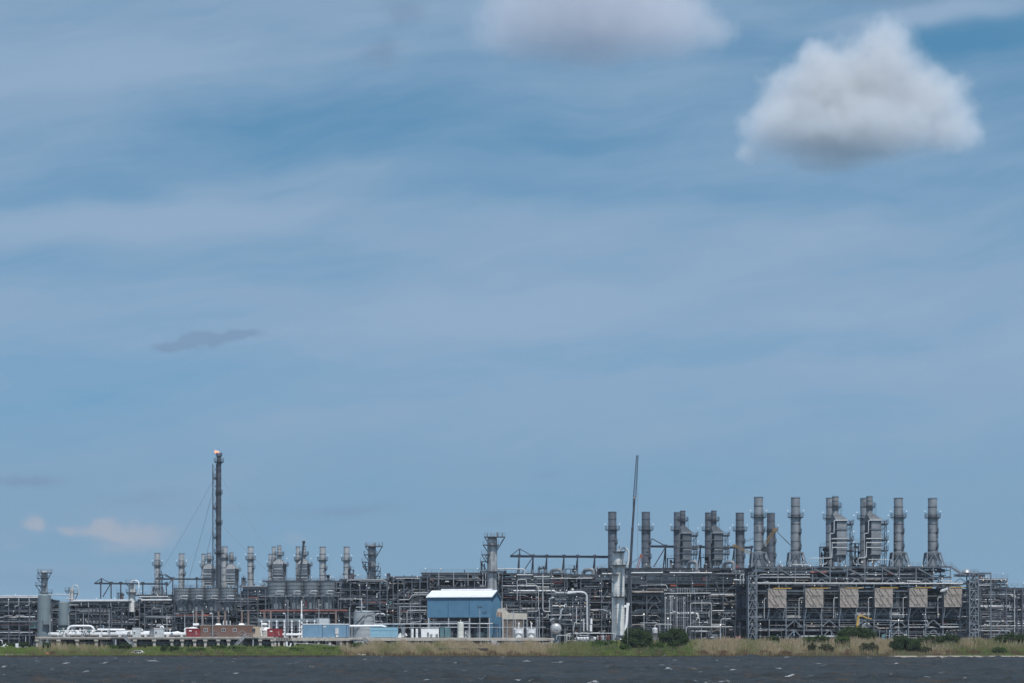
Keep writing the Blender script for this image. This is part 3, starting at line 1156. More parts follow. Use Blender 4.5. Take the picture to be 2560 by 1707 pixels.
        for i in range(int(dens * W * 0.22 + 1)):     # risers
            r = rs.choice([0.06, 0.08, 0.1, 0.13, 0.18])
            x = rs.uniform(X0, X1)
            y = Y + (rs.uniform(.2, 1.8) if rs.random() < .5 else .6 + (depth - 1) * rs.random())
            mb = MB()
            mb.tube([(x, y, zb + 0.3), (x, y, zt_ - 0.1)], r, 6)
            T.add('riser', mb, rs.choice(pm + [STEEL, STEEL]) if rs.random() > light * 0.7 else rs.choice([PIPE_W, STEEL_L]))
        nd = int(drums * W * 0.06 + rs.random())
        for i in range(nd):
            mb = MB()
            y = Y + (rs.uniform(1.2, 3) if rs.random() < .5 else depth * rs.uniform(0.1, 0.6))
            x = rs.uniform(X0 + 1.5, X1 - 1.5)
            r = min(hh * 0.33, rs.uniform(0.5, 1.2))
            m_ = rs.choice([PIPE_D, PIPE_G, STEEL_D, OFFWHITE if rs.random() < 0.25 else PIPE_D, PIPE_B])
            if rs.random() < 0.65:
                L = rs.uniform(2, 5)
                mb.drum((x - L / 2, y, zb + r + 0.5), (x + L / 2, y, zb + r + 0.5), r, 12)
                mb.cbox((x - L / 4, y, zb + 0.35), 0.3, r, 0.7)
                mb.cbox((x + L / 4, y, zb + 0.35), 0.3, r, 0.7)
            else:
                mb.drum((x, y, zb + 0.6), (x, y, zb + 0.35 + hh * 0.75), r * 0.8, 12)
            T.add('drum', mb, m_)
        nb = int(dens * W * 0.11 + rs.random())
        for i in range(nb):
            mb = MB()
            sx_, sz_ = rs.uniform(0.6, 2.4), rs.uniform(0.3, 0.75) * min(hh, 3.5)
            mb.cbox((rs.uniform(X0 + 1, X1 - 1), Y + (rs.uniform(.9, 2.6) if rs.random() < .55 else depth * rs.uniform(0.1, 0.7)), zb + 0.42), sx_, rs.uniform(.6, 1.6), sz_)
            T.add('equipment_cabinet', mb, rs.choice([STEEL_D, STEEL_D, STEEL, CASING_D, CASING, TEAL if rs.random() < .3 else BLACKISH]))
        for i in range(int(W * 0.5 * dens)):       # small instruments, junction boxes and stub pipes near the front
            mb = MB()
            x, y, z = rs.uniform(X0 + .3, X1 - .6), Y + rs.uniform(.1, 2.6), zb + rs.uniform(.1, .95) * hh
            u_ = rs.random()
            if u_ < .4:
                mb.cbox((x, y, z), rs.uniform(.15, .5), .25, rs.uniform(.15, .5))
            elif u_ < .75:
                mb.tube([(x, y, z), (x + rs.uniform(.4, 1.5), y, z)], rs.uniform(.05, .16), 5)
            else:
                mb.tube([(x, y, z), (x, y, min(zt_, z + rs.uniform(.5, 1.6)))], rs.uniform(.05, .13), 5)
            T.add('fitting', mb, rs.choice([STEEL, STEEL_M, STEEL_M, STEEL_L, PIPE_G, PIPE_G, PIPE_D, PIPE_W if rs.random() < .6 else PIPE_B]))
        ntr = int(W * 0.03 + rs.random() + 0.4)
        for i in range(ntr):
            mb = MB()
            xa = rs.uniform(X0, X0 + W * 0.3)
            xb = rs.uniform(X0 + W * 0.6, X1)
            z = zb + rs.uniform(0.55, 0.95) * hh
            y = Y + rs.uniform(0.2, 1.5)
            mb.box((xa, y, z), (xb, y + 0.6, z + 0.14))
            T.add('cable_tray', mb, rs.choice([STEEL, STEEL_D, STEEL]))
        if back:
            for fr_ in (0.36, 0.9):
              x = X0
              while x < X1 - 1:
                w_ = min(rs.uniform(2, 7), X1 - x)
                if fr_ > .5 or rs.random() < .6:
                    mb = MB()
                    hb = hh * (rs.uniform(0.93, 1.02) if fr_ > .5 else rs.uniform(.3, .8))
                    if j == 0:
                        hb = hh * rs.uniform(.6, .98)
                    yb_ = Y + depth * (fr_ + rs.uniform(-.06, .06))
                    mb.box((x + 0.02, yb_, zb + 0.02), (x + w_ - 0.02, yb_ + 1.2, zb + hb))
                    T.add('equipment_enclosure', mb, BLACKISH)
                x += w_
    # small things that break the roof line
    if clutter and name == 'process_module':
        for i in range(int(W * .22 * dens)):
            x = rs.uniform(X0 + .3, X1 - .3)
            y = Y + depth * rs.random() * .7
            h = rs.choice([.5, .7, .9, 1.2, 1.6])
            mb = MB()
            if rs.random() < .5:
                mb.tube([(x, y, zl[0] + .1), (x, y, zl[0] + .3 + h)], rs.choice([.06, .1, .18]), 6)
            elif rs.random() < .5:
                mb.drum((x, y, zl[0] + .7), (x + rs.uniform(.6, 2.2), y, zl[0] + .7), rs.uniform(.2, .4), 8)
            else:
                mb.cbox((x, y, zl[0] + .3), rs.uniform(.4, 1.6), .8, h * .8)
            T.add('roof_fitting', mb, rs.choice([STEEL, STEEL_D, STEEL_D, STEEL_N, PIPE_G, RUST if rs.random() < .4 else STEEL_D]))
    for i in range(lampn):
        x = rs.uniform(X0 + .5, X1 - .5)
        j = rs.randrange(len(zl))
        lamp_on(T, (x, Y - 0.15, zl[j] + 0.3), LAMPY if rs.random() < 0.12 else LAMPW, 1.3)
    for i in range(top_pipes):
        mb = MB()
        r = rs.uniform(0.2, 0.42)
        y = Y + 0.8 + i * max(1.0, depth / (top_pipes + 1))
        mb.tube([(X0, y, zl[0] + 0.35 + r), (X1, y, zl[0] + 0.35 + r)], r, 8)
        T.add('pipe', mb, PIPE_W if i == 0 else rs.choice([PIPE_G, PIPE_W, PIPE_D]))
    for tr in pipes:
        path, rp, m_ = tr[:3]
        dy_ = tr[3] if len(tr) > 3 else -0.7
        mb = MB()
        mb.tube([at(a, b, Y) + Vector((0, dy_, 0)) for a, b in path], max(rp * k, 0.09), 8, bend=max(0.7, rp * k * 3))
        T.add('pipe', mb, m_, 1e6)
    for (nm, xa, ya, xb, yb_, d0, d1, m_) in solid:
        mb = MB()
        p, q = at(xa, yb_, Y), at(xb, ya, Y)
        mb.box((p.x, Y + d0, p.z), (q.x, Y + d1, q.z))
        T.add(nm, mb, m_, 1e5)
    return T.done()

# ------------------------------------------------------------------ steel modules, left to right
module('long low pipe rack at the far left with bright pipes along its top', -150, 97, [1491, 1503, 1519, 1532, 1547, 1566, 1580], 735, 34,
       [-140, -110, -80, -40, -12, 22, 48, 74, 95], 101, 1.25, deck=(1, 3, 5), lampn=8, top_pipes=3, light=0.4, rail=(4,),
       pipes=[([(-50, 1483), (96, 1483)], 1.5, PIPE_W), ([(-50, 1498), (96, 1498)], 1.2, PIPE_G), ([(22, 1483), (22, 1507), (14, 1507)], 0.8, PIPE_W),
              ([(48, 1483), (48, 1508), (38, 1508)], 0.8, PIPE_W), ([(74, 1483), (74, 1507), (64, 1507)], 0.8, PIPE_W), ([(0, 1547), (95, 1546)], 1.2, PIPE_G),
              ([(-40, 1537), (10, 1537), (14, 1533), (32, 1533)], 2.2, PIPE_G), ([(40, 1532), (62, 1532)], 1.6, PIPE_G)])
module('pipe rack with a fat pale header pipe behind the two grey tanks', 124, 346, [1501, 1512, 1526, 1540, 1555, 1572], 745, 36,
       [130, 162, 190, 222, 251, 279, 305, 336], 102, 1.25, deck=(2, 4), lampn=10, light=0.45, rail=(1,),
       pipes=[([(185, 1496), (330, 1496)], 3.2, PIPE_W), ([(124, 1479.5), (175, 1480), (175, 1491)], 1.3, PIPE_W), ([(165, 1490), (188, 1490)], 1.1, PIPE_W),
              ([(204, 1488), (204, 1509)], 0.8, PIPE_W), ([(222, 1491), (222, 1511)], 0.8, PIPE_W), ([(278, 1491), (278, 1510)], 0.7, PIPE_W),
              ([(174, 1506), (196, 1506)], 0.9, PIPE_W), ([(176, 1484), (176, 1520)], 0.8, PIPE_G)] +
             [([(x, 1513), (x, 1548)], 1.4, STEEL_N) for x in range(232, 330, 9)])
module('pipe rack with white troughs between the white gooseneck vessel and the ribbed tanks', 347, 440, [1494, 1504, 1524, 1534, 1552, 1572], 740, 34,
       [349, 362, 380, 406, 436], 103, 1.2, deck=(2, 4), lampn=6, light=0.5,
       braces=[(400, 1524, 408, 1505), (408, 1505, 418, 1524), (418, 1524, 430, 1505)],
       pipes=[([(348, 1486.5), (421, 1486.5)], 1.6, PIPE_W), ([(354, 1495), (430, 1495)], 2.6, PIPE_W), ([(340, 1492), (356, 1492)], 1.2, PIPE_W),
              ([(362, 1560), (362, 1536), (430, 1536)], 0.9, PIPE_G), ([(366, 1560), (366, 1539), (420, 1539)], 0.6, PIPE_G)])
module('lower frame in front of the four left ribbed tanks with a red pipe', 428, 600, [1524.5, 1537, 1553, 1572], 690, 36,
       [432, 470, 508, 543, 571, 592], 104, 0.9, deck=(1, 3), lampn=6, light=0.3, drums=0.8, front=STEEL_D,
       pipes=[([(440, 1533), (530, 1533)], 1.2, RUST), ([(508, 1534), (522, 1534)], 1.6, ORANGE), ([(365, 1537), (560, 1537)], 0.8, PIPE_G),
              ([(539, 1527), (539, 1496), (545, 1493), (650, 1493)], 0.8, PIPE_G), ([(543, 1527), (543, 1499), (640, 1499)], 0.7, PIPE_G),
              ([(480, 1541), (512, 1541)], 2.0, YELLOW, 6.0)])
module('narrow frame with a dark blue roofed hall between the two rows of ribbed tanks', 596, 668, [1463, 1486, 1494, 1506, 1522, 1540, 1560], 700, 34,
       [602, 620, 645, 664], 105, 1.1, deck=(1, 4), lampn=6, light=0.3, rail=(0,), rust=0.03,
       solid=[('hall_roof', 606, 1465, 660, 1484, 0.8, 14, mat('blue_grey_roof', (0.055, 0.075, 0.10), 0.55)), ('wall_panel', 610, 1535, 650, 1557, 0.9, 8, RIBGREY)],
       pipes=[([(605, 1461.5), (668, 1461.5)], 0.9, STEEL_L), ([(596, 1522.5), (640, 1522.5)], 1.0, PIPE_G)])
module('frame under the four right ribbed tanks with a long rust red pipe', 660, 852, [1521, 1541, 1560], 672, 36,
       [664, 690, 715, 735, 760, 787, 805, 822, 846], 106, 0.8, deck=(3,), lampn=7, light=0.25, coltop=1488, drums=0.7,
       pipes=[([(650, 1523.5), (868, 1523.5)], 2.7, RUST), ([(663, 1527), (663, 1545)], 2.2, RUST), ([(650, 1487), (850, 1487)], 1.0, STEEL),
              ([(720, 1500), (720, 1552)], 1.0, STEEL), ([(798, 1500), (798, 1552)], 1.0, STEEL), ([(842, 1448), (842, 1474)], 0.8, STEEL)])
module('tall frame with two sloped shed roofs left of the blue building', 848, 972, [1447, 1472.5, 1488, 1495, 1506, 1520, 1537, 1556], 690, 36,
       [852, 876, 900, 918, 950, 968], 107, 1.1, deck=(1, 4), lampn=10, light=0.4, rust=0.03,
       braces=[(918, 1506, 932, 1489), (932, 1489, 950, 1506)], rail=(0,),
       pipes=[([(868, 1452), (868, 1447), (960, 1447), (966, 1453)], 0.9, PIPE_W), ([(848, 1494.5), (900, 1494.5)], 0.9, PIPE_W), ([(905, 1512), (905, 1497)], 0.8, PIPE_W),
              ([(848, 1523), (870, 1523)], 2.0, RUST)])
module('dark crowded frame with yellow lamps left of the blue building roof', 966, 1072, [1441, 1452, 1467, 1486, 1497, 1515, 1536, 1556], 695, 36,
       [968, 983, 995, 1010, 1030, 1050, 1069], 108, 1.2, deck=(2, 4), lampn=8, light=0.3,
       braces=[(995, 1484, 1020, 1466)],
       pipes=[([(990, 1443.5), (1050, 1443.5)], 0.8, PIPE_W), ([(964, 1495.5), (990, 1495.5), (994, 1488)], 0.8, PIPE_G), ([(998, 1497), (1025, 1496), (1030, 1485), (1070, 1485)], 0.9, PIPE_W),
              ([(1020, 1492), (1022, 1476), (1028, 1474)], 0.9, PIPE_G), ([(1035, 1480), (1070, 1480)], 0.8, PIPE_W),
              ([(1000, 1526), (1020, 1526)], 0.9, RUST), ([(960, 1526), (990, 1526)], 0.9, RUST),
              ([(1003, 1515), (1068, 1515)], 1.5, PIPE_G, -6), ([(1002, 1512), (1002, 1562)], 1.2, STEEL_L, -6), ([(1028, 1510), (1028, 1560)], 1.0, STEEL_L, -6),
              ([(1003, 1547), (1068, 1547)], 0.9, PIPE_G, -6), ([(1020, 1556), (1020, 1526), (1024, 1524), (1068, 1524)], 0.9, PIPE_W, -7), ([(1029, 1556), (1029, 1528), (1034, 1525.5), (1068, 1525.5)], 0.7, PIPE_G, -8),
              ([(1030, 1554), (1055, 1552), (1055, 1536)], 0.8, PIPE_W, -6)])
module('tall frame of fin fan coolers rising behind the blue building', 1052, 1262, [1432, 1445, 1467, 1486, 1505, 1522, 1545, 1565], 705, 36,
       [1056, 1075, 1097, 1134, 1170, 1186, 1207, 1214, 1247], 109, 1.15, deck=(1, 2), lampn=12, light=0.35, rail=(0,), rust=0.03,
       braces=[(1075, 1467, 1097, 1446), (1186, 1446, 1207, 1465), (1134, 1467, 1150, 1446)],
       solid=[('cooler_bank', 1054, 1433, 1166, 1442, 0.6, 26, CASING_D)],
       pipes=[([(1097, 1430), (1097, 1462)], 1.0, STEEL_L), ([(1134, 1430), (1134, 1462)], 1.0, STEEL_L), ([(1170, 1429), (1170, 1462)], 1.0, STEEL_L),
              ([(1207, 1430), (1207, 1462)], 0.8, PIPE_W), ([(1214, 1432), (1214, 1464), (1200, 1464)], 0.8, PIPE_W), ([(1247, 1430), (1247, 1462)], 0.8, PIPE_W),
              ([(1052, 1445), (1200, 1445)], 0.9, PIPE_G)])
module('wide middle frame crossed by pale looping pipes right of the blue building', 1252, 1416, [1434, 1452, 1468.5, 1482, 1504, 1527, 1546, 1566], 700, 38,
       [1256, 1300, 1340, 1357, 1378, 1412], 110, 1.15, deck=(1, 3), lampn=14, light=0.4, rail=(0, 1),
       solid=[('shed', 1294, 1436, 1328, 1447, 0.6, 6, RIBGREY), ('shed', 1336, 1440, 1374, 1449, 0.6, 6, RIBGREY), ('red_duct', 1376, 1448, 1408, 1460, 0.5, 6, RUST)],
       pipes=[([(1243, 1421), (1308, 1421.5), (1312, 1424), (1312, 1434)], 1.4, PIPE_W), ([(1292, 1436), (1332, 1436.5)], 1.4, PIPE_W), ([(1334, 1441), (1374, 1441)], 1.2, PIPE_W),
              ([(1293, 1500), (1293, 1448), (1316, 1448), (1316, 1466)], 0.9, PIPE_W), ([(1295, 1462), (1340, 1462), (1346, 1468), (1346, 1527), (1318, 1527)], 0.9, PIPE_W),
              ([(1357, 1435), (1357, 1524), (1362, 1528), (1384, 1528)], 1.2, PIPE_W), ([(1300, 1472), (1300, 1530)], 1.1, STEEL), ([(1362, 1472), (1366, 1484), (1392, 1484)], 1.0, PIPE_G),
              ([(1330, 1490), (1330, 1545)], 0.8, PIPE_G), ([(1270, 1481), (1345, 1481)], 0.8, PIPE_G), ([(1376, 1445.5), (1416, 1445.5)], 0.9, PIPE_W)])
module('middle frame with big ducts on its roof left of the white column', 1414, 1534, [1438, 1452, 1470, 1489, 1506, 1524, 1546, 1566], 702, 38,
       [1418, 1452, 1504, 1530], 111, 1.1, deck=(1, 3), lampn=12, light=0.35, rail=(1,),
       braces=[(1504, 1546, 1525, 1507), (1504, 1506, 1520, 1472), (1430, 1489, 1452, 1471)],
       solid=[('duct_box', 1488, 1437, 1512, 1450, 0.4, 8, CASING_D), ('shed', 1504, 1440, 1530, 1449, 0.3, 6, CASING_L)],
       pipes=[([(1414, 1445.5), (1480, 1446)], 0.9, PIPE_W), ([(1505, 1434.5), (1530, 1434.5)], 1.6, PIPE_W), ([(1527, 1450), (1527, 1580)], 1.3, PIPE_W, -12),
              ([(1487, 1473), (1487, 1503)], 0.6, RUST), ([(1474, 1526), (1508, 1526), (1520, 1532), (1525, 1540)], 2.6, PIPE_G, -8), ([(1474, 1505.5), (1530, 1505.5)], 0.9, STEEL)])
module('pipe bridge level with a long pale header and open trusses below the middle stacks', 1556, 1880, [1436, 1452, 1459, 1471, 1488, 1507, 1531, 1549, 1570], 696, 38,
       [1578, 1617, 1654, 1692, 1730, 1766, 1808, 1840, 1874], 112, 1.05, deck=(2, 4), lampn=24, light=0.35, rail=(1,), rust=0.03,
       braces=[(1617, 1507, 1636, 1487), (1636, 1487, 1654, 1507), (1617, 1531, 1636, 1508), (1636, 1508, 1654, 1531), (1617, 1549, 1636, 1532), (1636, 1532, 1654, 1549),
               (1618, 1578, 1636, 1552), (1636, 1552, 1654, 1578), (1790, 1457, 1802, 1490), (1806, 1488, 1834, 1463), (1802, 1490, 1834, 1515), (1816, 1535, 1830, 1552), (1832, 1535, 1818, 1552),
               (1700, 1452, 1706, 1437), (1710, 1437, 1718, 1452), (1600, 1440, 1612, 1450), (1650, 1440, 1640, 1450), (1760, 1440, 1770, 1452), (1780, 1440, 1772, 1452)],
       solid=[('fascia', 1560, 1438, 1612, 1450, 1.0, 8, CASING), ('fascia', 1620, 1440, 1690, 1449.5, 1.0, 8, CASING_L), ('fascia', 1694, 1440, 1730, 1449.5, 1.0, 8, CASING), ('fascia', 1734, 1441, 1806, 1449, 1.0, 8, CASING),
              ('gutter', 1560, 1452, 1870, 1457, 0.2, 2, PIPE_D), ('red_cladding', 1676, 1458, 1690, 1466, 0.15, 2, ORANGE), ('red_cladding', 1730, 1460, 1764, 1464, 0.15, 2, ORANGE), ('red_cladding', 1757, 1440, 1766, 1452, 0.1, 1, RUST)],
       pipes=[([(1576, 1432.5), (1657, 1432.5)], 1.7, PIPE_W), ([(1674, 1432.5), (1779, 1433.5)], 1.7, PIPE_W), ([(1790, 1435), (1864, 1435)], 1.0, PIPE_G),
              ([(1586, 1481), (1610, 1481)], 3.0, PIPE_B), ([(1580, 1480.5), (1658, 1481)], 2.3, PIPE_B), ([(1640, 1463), (1666, 1463), (1668, 1472)], 0.9, PIPE_W),
              ([(1834, 1500), (1834, 1446), (1838, 1443), (1872, 1443.5)], 1.0, PIPE_W, -20), ([(1842, 1444), (1842, 1527), (1839, 1530), (1760, 1530), (1758, 1534), (1758, 1545)], 1.3, PIPE_W, -20),
              ([(1746, 1505), (1746, 1494), (1750, 1490.5), (1834, 1490.5)], 1.2, PIPE_W, -20), ([(1826, 1453), (1872, 1455)], 1.6, PIPE_W, -10), ([(1838, 1450), (1838, 1528)], 1.8, PIPE_G, -19),
              ([(1600, 1558), (1640, 1558)], 1.6, PIPE_G), ([(1580, 1562), (1612, 1562)], 1.4, PIPE_B), ([(1600, 1464), (1652, 1463)], 1.2, PIPE_G)])

# front units of the middle
module('small front pipe unit with a fat white riser left of the white column', 1378, 1476, [1488, 1504, 1520, 1529, 1547, 1563], 655, 14,
       [1380, 1400, 1432, 1452, 1473], 113, 1.3, deck=(0, 4), lampn=14, light=0.5, back=False, rail=(0,), steel=STEEL,
       pipes=[([(1420, 1480), (1458, 1480), (1467, 1486), (1468, 1576)], 2.6, PIPE_W), ([(1418, 1483), (1440, 1481)], 3.0, PIPE_W), ([(1374, 1527), (1374, 1496), (1378, 1494), (1386, 1494)], 0.9, PIPE_W),
              ([(1459, 1546), (1459, 1578)], 2.2, PIPE_W), ([(1441, 1518), (1441, 1560)], 1.3, PIPE_W), ([(1433, 1578), (1436, 1556), (1442, 1554)], 1.1, PIPE_W),
              ([(1370, 1545), (1370, 1537), (1430, 1537)], 0.8, PIPE_W), ([(1400, 1544), (1402, 1524), (1408, 1521)], 1.7, PIPE_W), ([(1480, 1526), (1508, 1526), (1524, 1538)], 2.0, PIPE_B),
              ([(1478, 1546), (1478, 1560)], 3.0, WHITE), ([(1477, 1562), (1477, 1578)], 3.4, WHITE)])
module('front bank of tall upright pipes left of the right train', 1660, 1784, [1484, 1503, 1508.5, 1521, 1548, 1562], 660, 14,
       [1662, 1692, 1726, 1738, 1775], 114, 0.7, deck=(0,), lampn=12, light=0.5, back=False, rail=(0,), steel=STEEL,
       pipes=[([(x, 1492), (x, 1573)], 0.9, PIPE_W if i % 3 == 0 else PIPE_G) for i, x in enumerate((1662.5, 1667, 1672, 1676, 1684, 1688, 1692, 1699, 1704, 1709, 1713, 1719))] +
             [([(1660, 1486), (1664, 1484.5), (1776, 1484)], 0.9, PIPE_W), ([(1679.5, 1491), (1679.5, 1527), (1682, 1530), (1690, 1530)], 1.0, PIPE_W),
              ([(1672, 1520), (1672, 1494), (1676, 1491), (1684, 1491)], 0.9, PIPE_W), ([(1726, 1566), (1726, 1508.6), (1776, 1508.6), (1778, 1511), (1778, 1566)], 0.9, PIPE_W),
              ([(1754, 1500), (1754, 1530)], 0.9, PIPE_W), ([(1740, 1545), (1748, 1545), (1748, 1566)], 0.8, PIPE_W), ([(1733, 1532), (1733, 1566)], 0.7, PIPE_G),
              ([(1715, 1584), (1715, 1570), (1718, 1567.3), (1852, 1568.5)], 1.0, PIPE_W), ([(1722, 1583), (1722, 1570), (1800, 1570)], 0.7, PIPE_G), ([(1777, 1566), (1802, 1566), (1802, 1548.5), (1826, 1548.5)], 1.0, PIPE_W),
              ([(1813, 1533), (1813, 1600)], 1.0, PIPE_G), ([(1778, 1562), (1813, 1562), (1813, 1570)], 0.8, PIPE_W), ([(1738, 1580), (1776, 1580), (1776, 1592)], 0.7, PIPE_G), ([(1836, 1550), (1836, 1566)], 0.9, PIPE_B),
              ([(1850, 1557), (1850, 1600)], 3.8, PIPE_B), ([(1838, 1555), (1838, 1600)], 3.0, PIPE_B)] +
             [([(x, 1470 + (i % 3)), (x, 1484)], 0.6, STEEL_L) for i, x in enumerate(range(1694, 1748, 6))])

# ------------------------------------------------------------------ right train
RC = [1871, 1892, 1923, 1965, 2010, 2054, 2098, 2141, 2185, 2228, 2271, 2314, 2357, 2400, 2422]
br = []
for i in range(7):
    a = 1965 + 86.7 * i
    b = a + 43
    m_ = (a + b) / 2
    br += [(a + 1, 1571, m_ - 1, 1554), (m_ + 1, 1554, b - 1, 1571), (a + 2, 1598, m_ - 1, 1578), (m_ + 1, 1578, b - 2, 1598)]
for i in range(6):
    a = 1928 + 86.7 * i
    br += [(a, 1548, a + 20, 1524), (a + 22, 1524, a + 42, 1548)]
for i in range(6):
    a = 1945 + 86.7 * i
    br += [(a + 4, 1424, a + 40, 1445), (a + 6, 1462, a + 22, 1450), (a + 22, 1450, a + 40, 1462)]
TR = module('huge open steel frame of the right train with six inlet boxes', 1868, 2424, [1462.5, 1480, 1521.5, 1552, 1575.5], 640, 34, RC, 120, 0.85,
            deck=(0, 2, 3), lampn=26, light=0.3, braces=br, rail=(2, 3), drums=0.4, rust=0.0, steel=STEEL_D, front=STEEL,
            pipes=[([(1880, 1459.5), (2405, 1463)], 1.6, PIPE_W, -1.0), ([(1900, 1445.5), (2024, 1446)], 2.0, PIPE_G), ([(1893, 1461.5), (1930, 1461.5)], 1.2, PIPE_W),
                   ([(2266, 1456), (2300, 1457)], 1.2, PIPE_W), ([(2350, 1456), (2378, 1457)], 1.2, PIPE_W), ([(2349, 1571.5), (2402, 1571.5)], 1.3, PIPE_W)] +
                  [([(1910 + 86.7 * i, 1548), (1910 + 86.7 * i, 1497.5 - 0.2 * i), (1922 + 86.7 * i, 1497.5 - 0.2 * i)], 0.9, PIPE_W) for i in range(6)] +
                  [([(1923 + 86.7 * i, 1565), (2000 + 86.7 * i - 30, 1565)], 0.5, PIPE_G) for i in range(6)])
module('upper deck frame that carries the stacks of the right train', 1888, 2380, [1421, 1431, 1447], 641, 30, [1890, 1945, 1988, 2031, 2075, 2118, 2162, 2206, 2248, 2290, 2333, 2376], 121, 0.9,
       deck=(0, 2), lampn=22, light=0.3, rail=(0,), ybase=1462, front=STEEL, braces=[(1874, 1446, 1890, 1424)] + [(b_[0], b_[1] + 2, b_[2], b_[3]) for b_ in br if 1424 <= b_[1] <= 1446 and b_[0] < 2330], rust=0.0,
       solid=[('red_landing', 2026, 1432, 2066, 1434, -0.6, 2, ORANGE), ('red_landing', 2218, 1437, 2232, 1439, -0.5, 2, ORANGE)] +
             [('duct_bend', a, 1436, a + 22, 1458, 4, 14, PIPE_B) for a in (1956, 2316, 2258)],
       pipes=[([(1976, 1410), (1978, 1414), (2023, 1414.5)], 0.9, PIPE_W), ([(2023, 1415), (2023, 1398), (2058, 1398), (2078, 1397.5), (2079, 1374)], 1.0, PIPE_W),
              ([(2044, 1400), (2047, 1404), (2047, 1412)], 0.8, PIPE_W), ([(2052, 1400), (2053, 1412)], 0.8, PIPE_W), ([(2048, 1414), (2064, 1413), (2066, 1408)], 0.9, PIPE_W),
              ([(2132, 1402), (2134, 1414), (2150, 1414)], 0.8, PIPE_W), ([(2144, 1414), (2144, 1398), (2164, 1397.5), (2165, 1375)], 1.0, PIPE_W), ([(2170, 1402), (2224, 1403), (2230, 1406)], 0.7, PIPE_W)])

T = None
for i in range(6):
    Y = 637.5
    xl = 1921 + 86.7 * i - (0 if i else 0) + (6.5 if i else 0)
    k = Y / F
    x0, x1 = at(xl, 1500, Y).x, at(xl + 43.6, 1500, Y).x
    zt, zb = at(xl + 20, 1474, Y).z, at(xl + 20, 1520.5, Y).z
    where = ['first from the left', 'second from the left', 'third from the left', 'fourth from the left, above the yellow arm', 'fifth from the left', 'last on the right, beside the stair tower'][i]
    T = Thing('inlet_box', 'boxy tan screened air inlet box, ' + where, 'air inlet', ((x0 + x1) / 2, Y + 6, zb), 'air inlet boxes')
    mb = MB()
    mb.box((x0 + .1, Y + 0.15, zb), (x1 - .1, Y + 12.5, zt))
    T.part('casing', mb, MESHTAN)
    mb = MB()
    mb.box((x0, Y, zb), (x1, Y + 0.14, zt))
    so = T.part('screen', mb, MESHTAN)
    fr = MB()
    W_, H_ = x1 - x0, zt - zb
    for f in (0.0, 0.165, 0.33, 0.5, 0.665, 0.83, 1.0):
        fr.beam((x0 + W_ * f, Y - .03, zb), (x0 + W_ * f, Y - .03, zt), 0.10)
    for f in (0.0, 0.18, 0.5, 0.68, 1.0):
        fr.beam((x0, Y - .03, zb + H_ * f), (x1, Y - .03, zb + H_ * f), 0.12)
    fr.build('frame', mat('screen_frame', (0.43, 0.385, 0.35), 0.6), so)
    dg = MB()
    for f in (-0.15, 0.2, 0.55):
        for g_ in (0, 1):
            a = max(0.02, f + 0.1 * g_)
            dg.beam((x0 + W_ * a, Y - .06, zb + H_ * (0.97 - .5 * g_)), (x0 + W_ * min(.98, a + 0.32), Y - .06, zb + H_ * (0.53 - .5 * g_)), 0.17)
    dg.build('brace', MESHDARK, so)
    lv = MB()
    for (a, b, c_, d_) in ((0.35, 0.52, 0.55, 0.64), (0.55, 0.7, 0.55, 0.64), (0.02, 0.15, 0.55, 0.64), (0.36, 0.5, 0.04, 0.14), (0.74, 0.82, 0.55, 0.64)):
        if rnd.random() < 0.8:
            lv.box((x0 + W_ * a, Y - .08, zb + H_ * c_), (x0 + W_ * b, Y - 0.02, zb + H_ * d_))
    lv.build('louvre', mat('louvre_grey', (0.19, 0.175, 0.165), 0.7), so)
    mb = MB()
    mb.box((x0 + W_ * .3, Y - .2, zt + 0.05), (x0 + W_ * 1.32, Y + 0.3, zt + 0.32))
    T.part('hoist_rail', mb, YELLOW)
    mb = MB()
    mb.beam((x0 + .3, Y + 0.3, zb), (x0 - .2, Y + 0.3, zb - 3.6), 0.22)
    T.part('strut', mb, STEEL)
    mb = MB()
    mb.beam((x1 - .3, Y + 0.3, zb), (x1 - .8, Y + 0.3, zb - 3.6), 0.22)
    T.part('strut', mb, STEEL)
    if i == 5:
        for q in range(7):
            mb = MB()
            c_ = at(2350 + rnd.uniform(0, 12), 1481 - rnd.uniform(-2, 3), Y)
            mb.drum(c_ + Vector((-.5, -.8, 0)), c_ + Vector((.7, -.8, 0.15)), 0.28, 8)
            T.part('actuator', mb, PIPE_W)
    T.done()

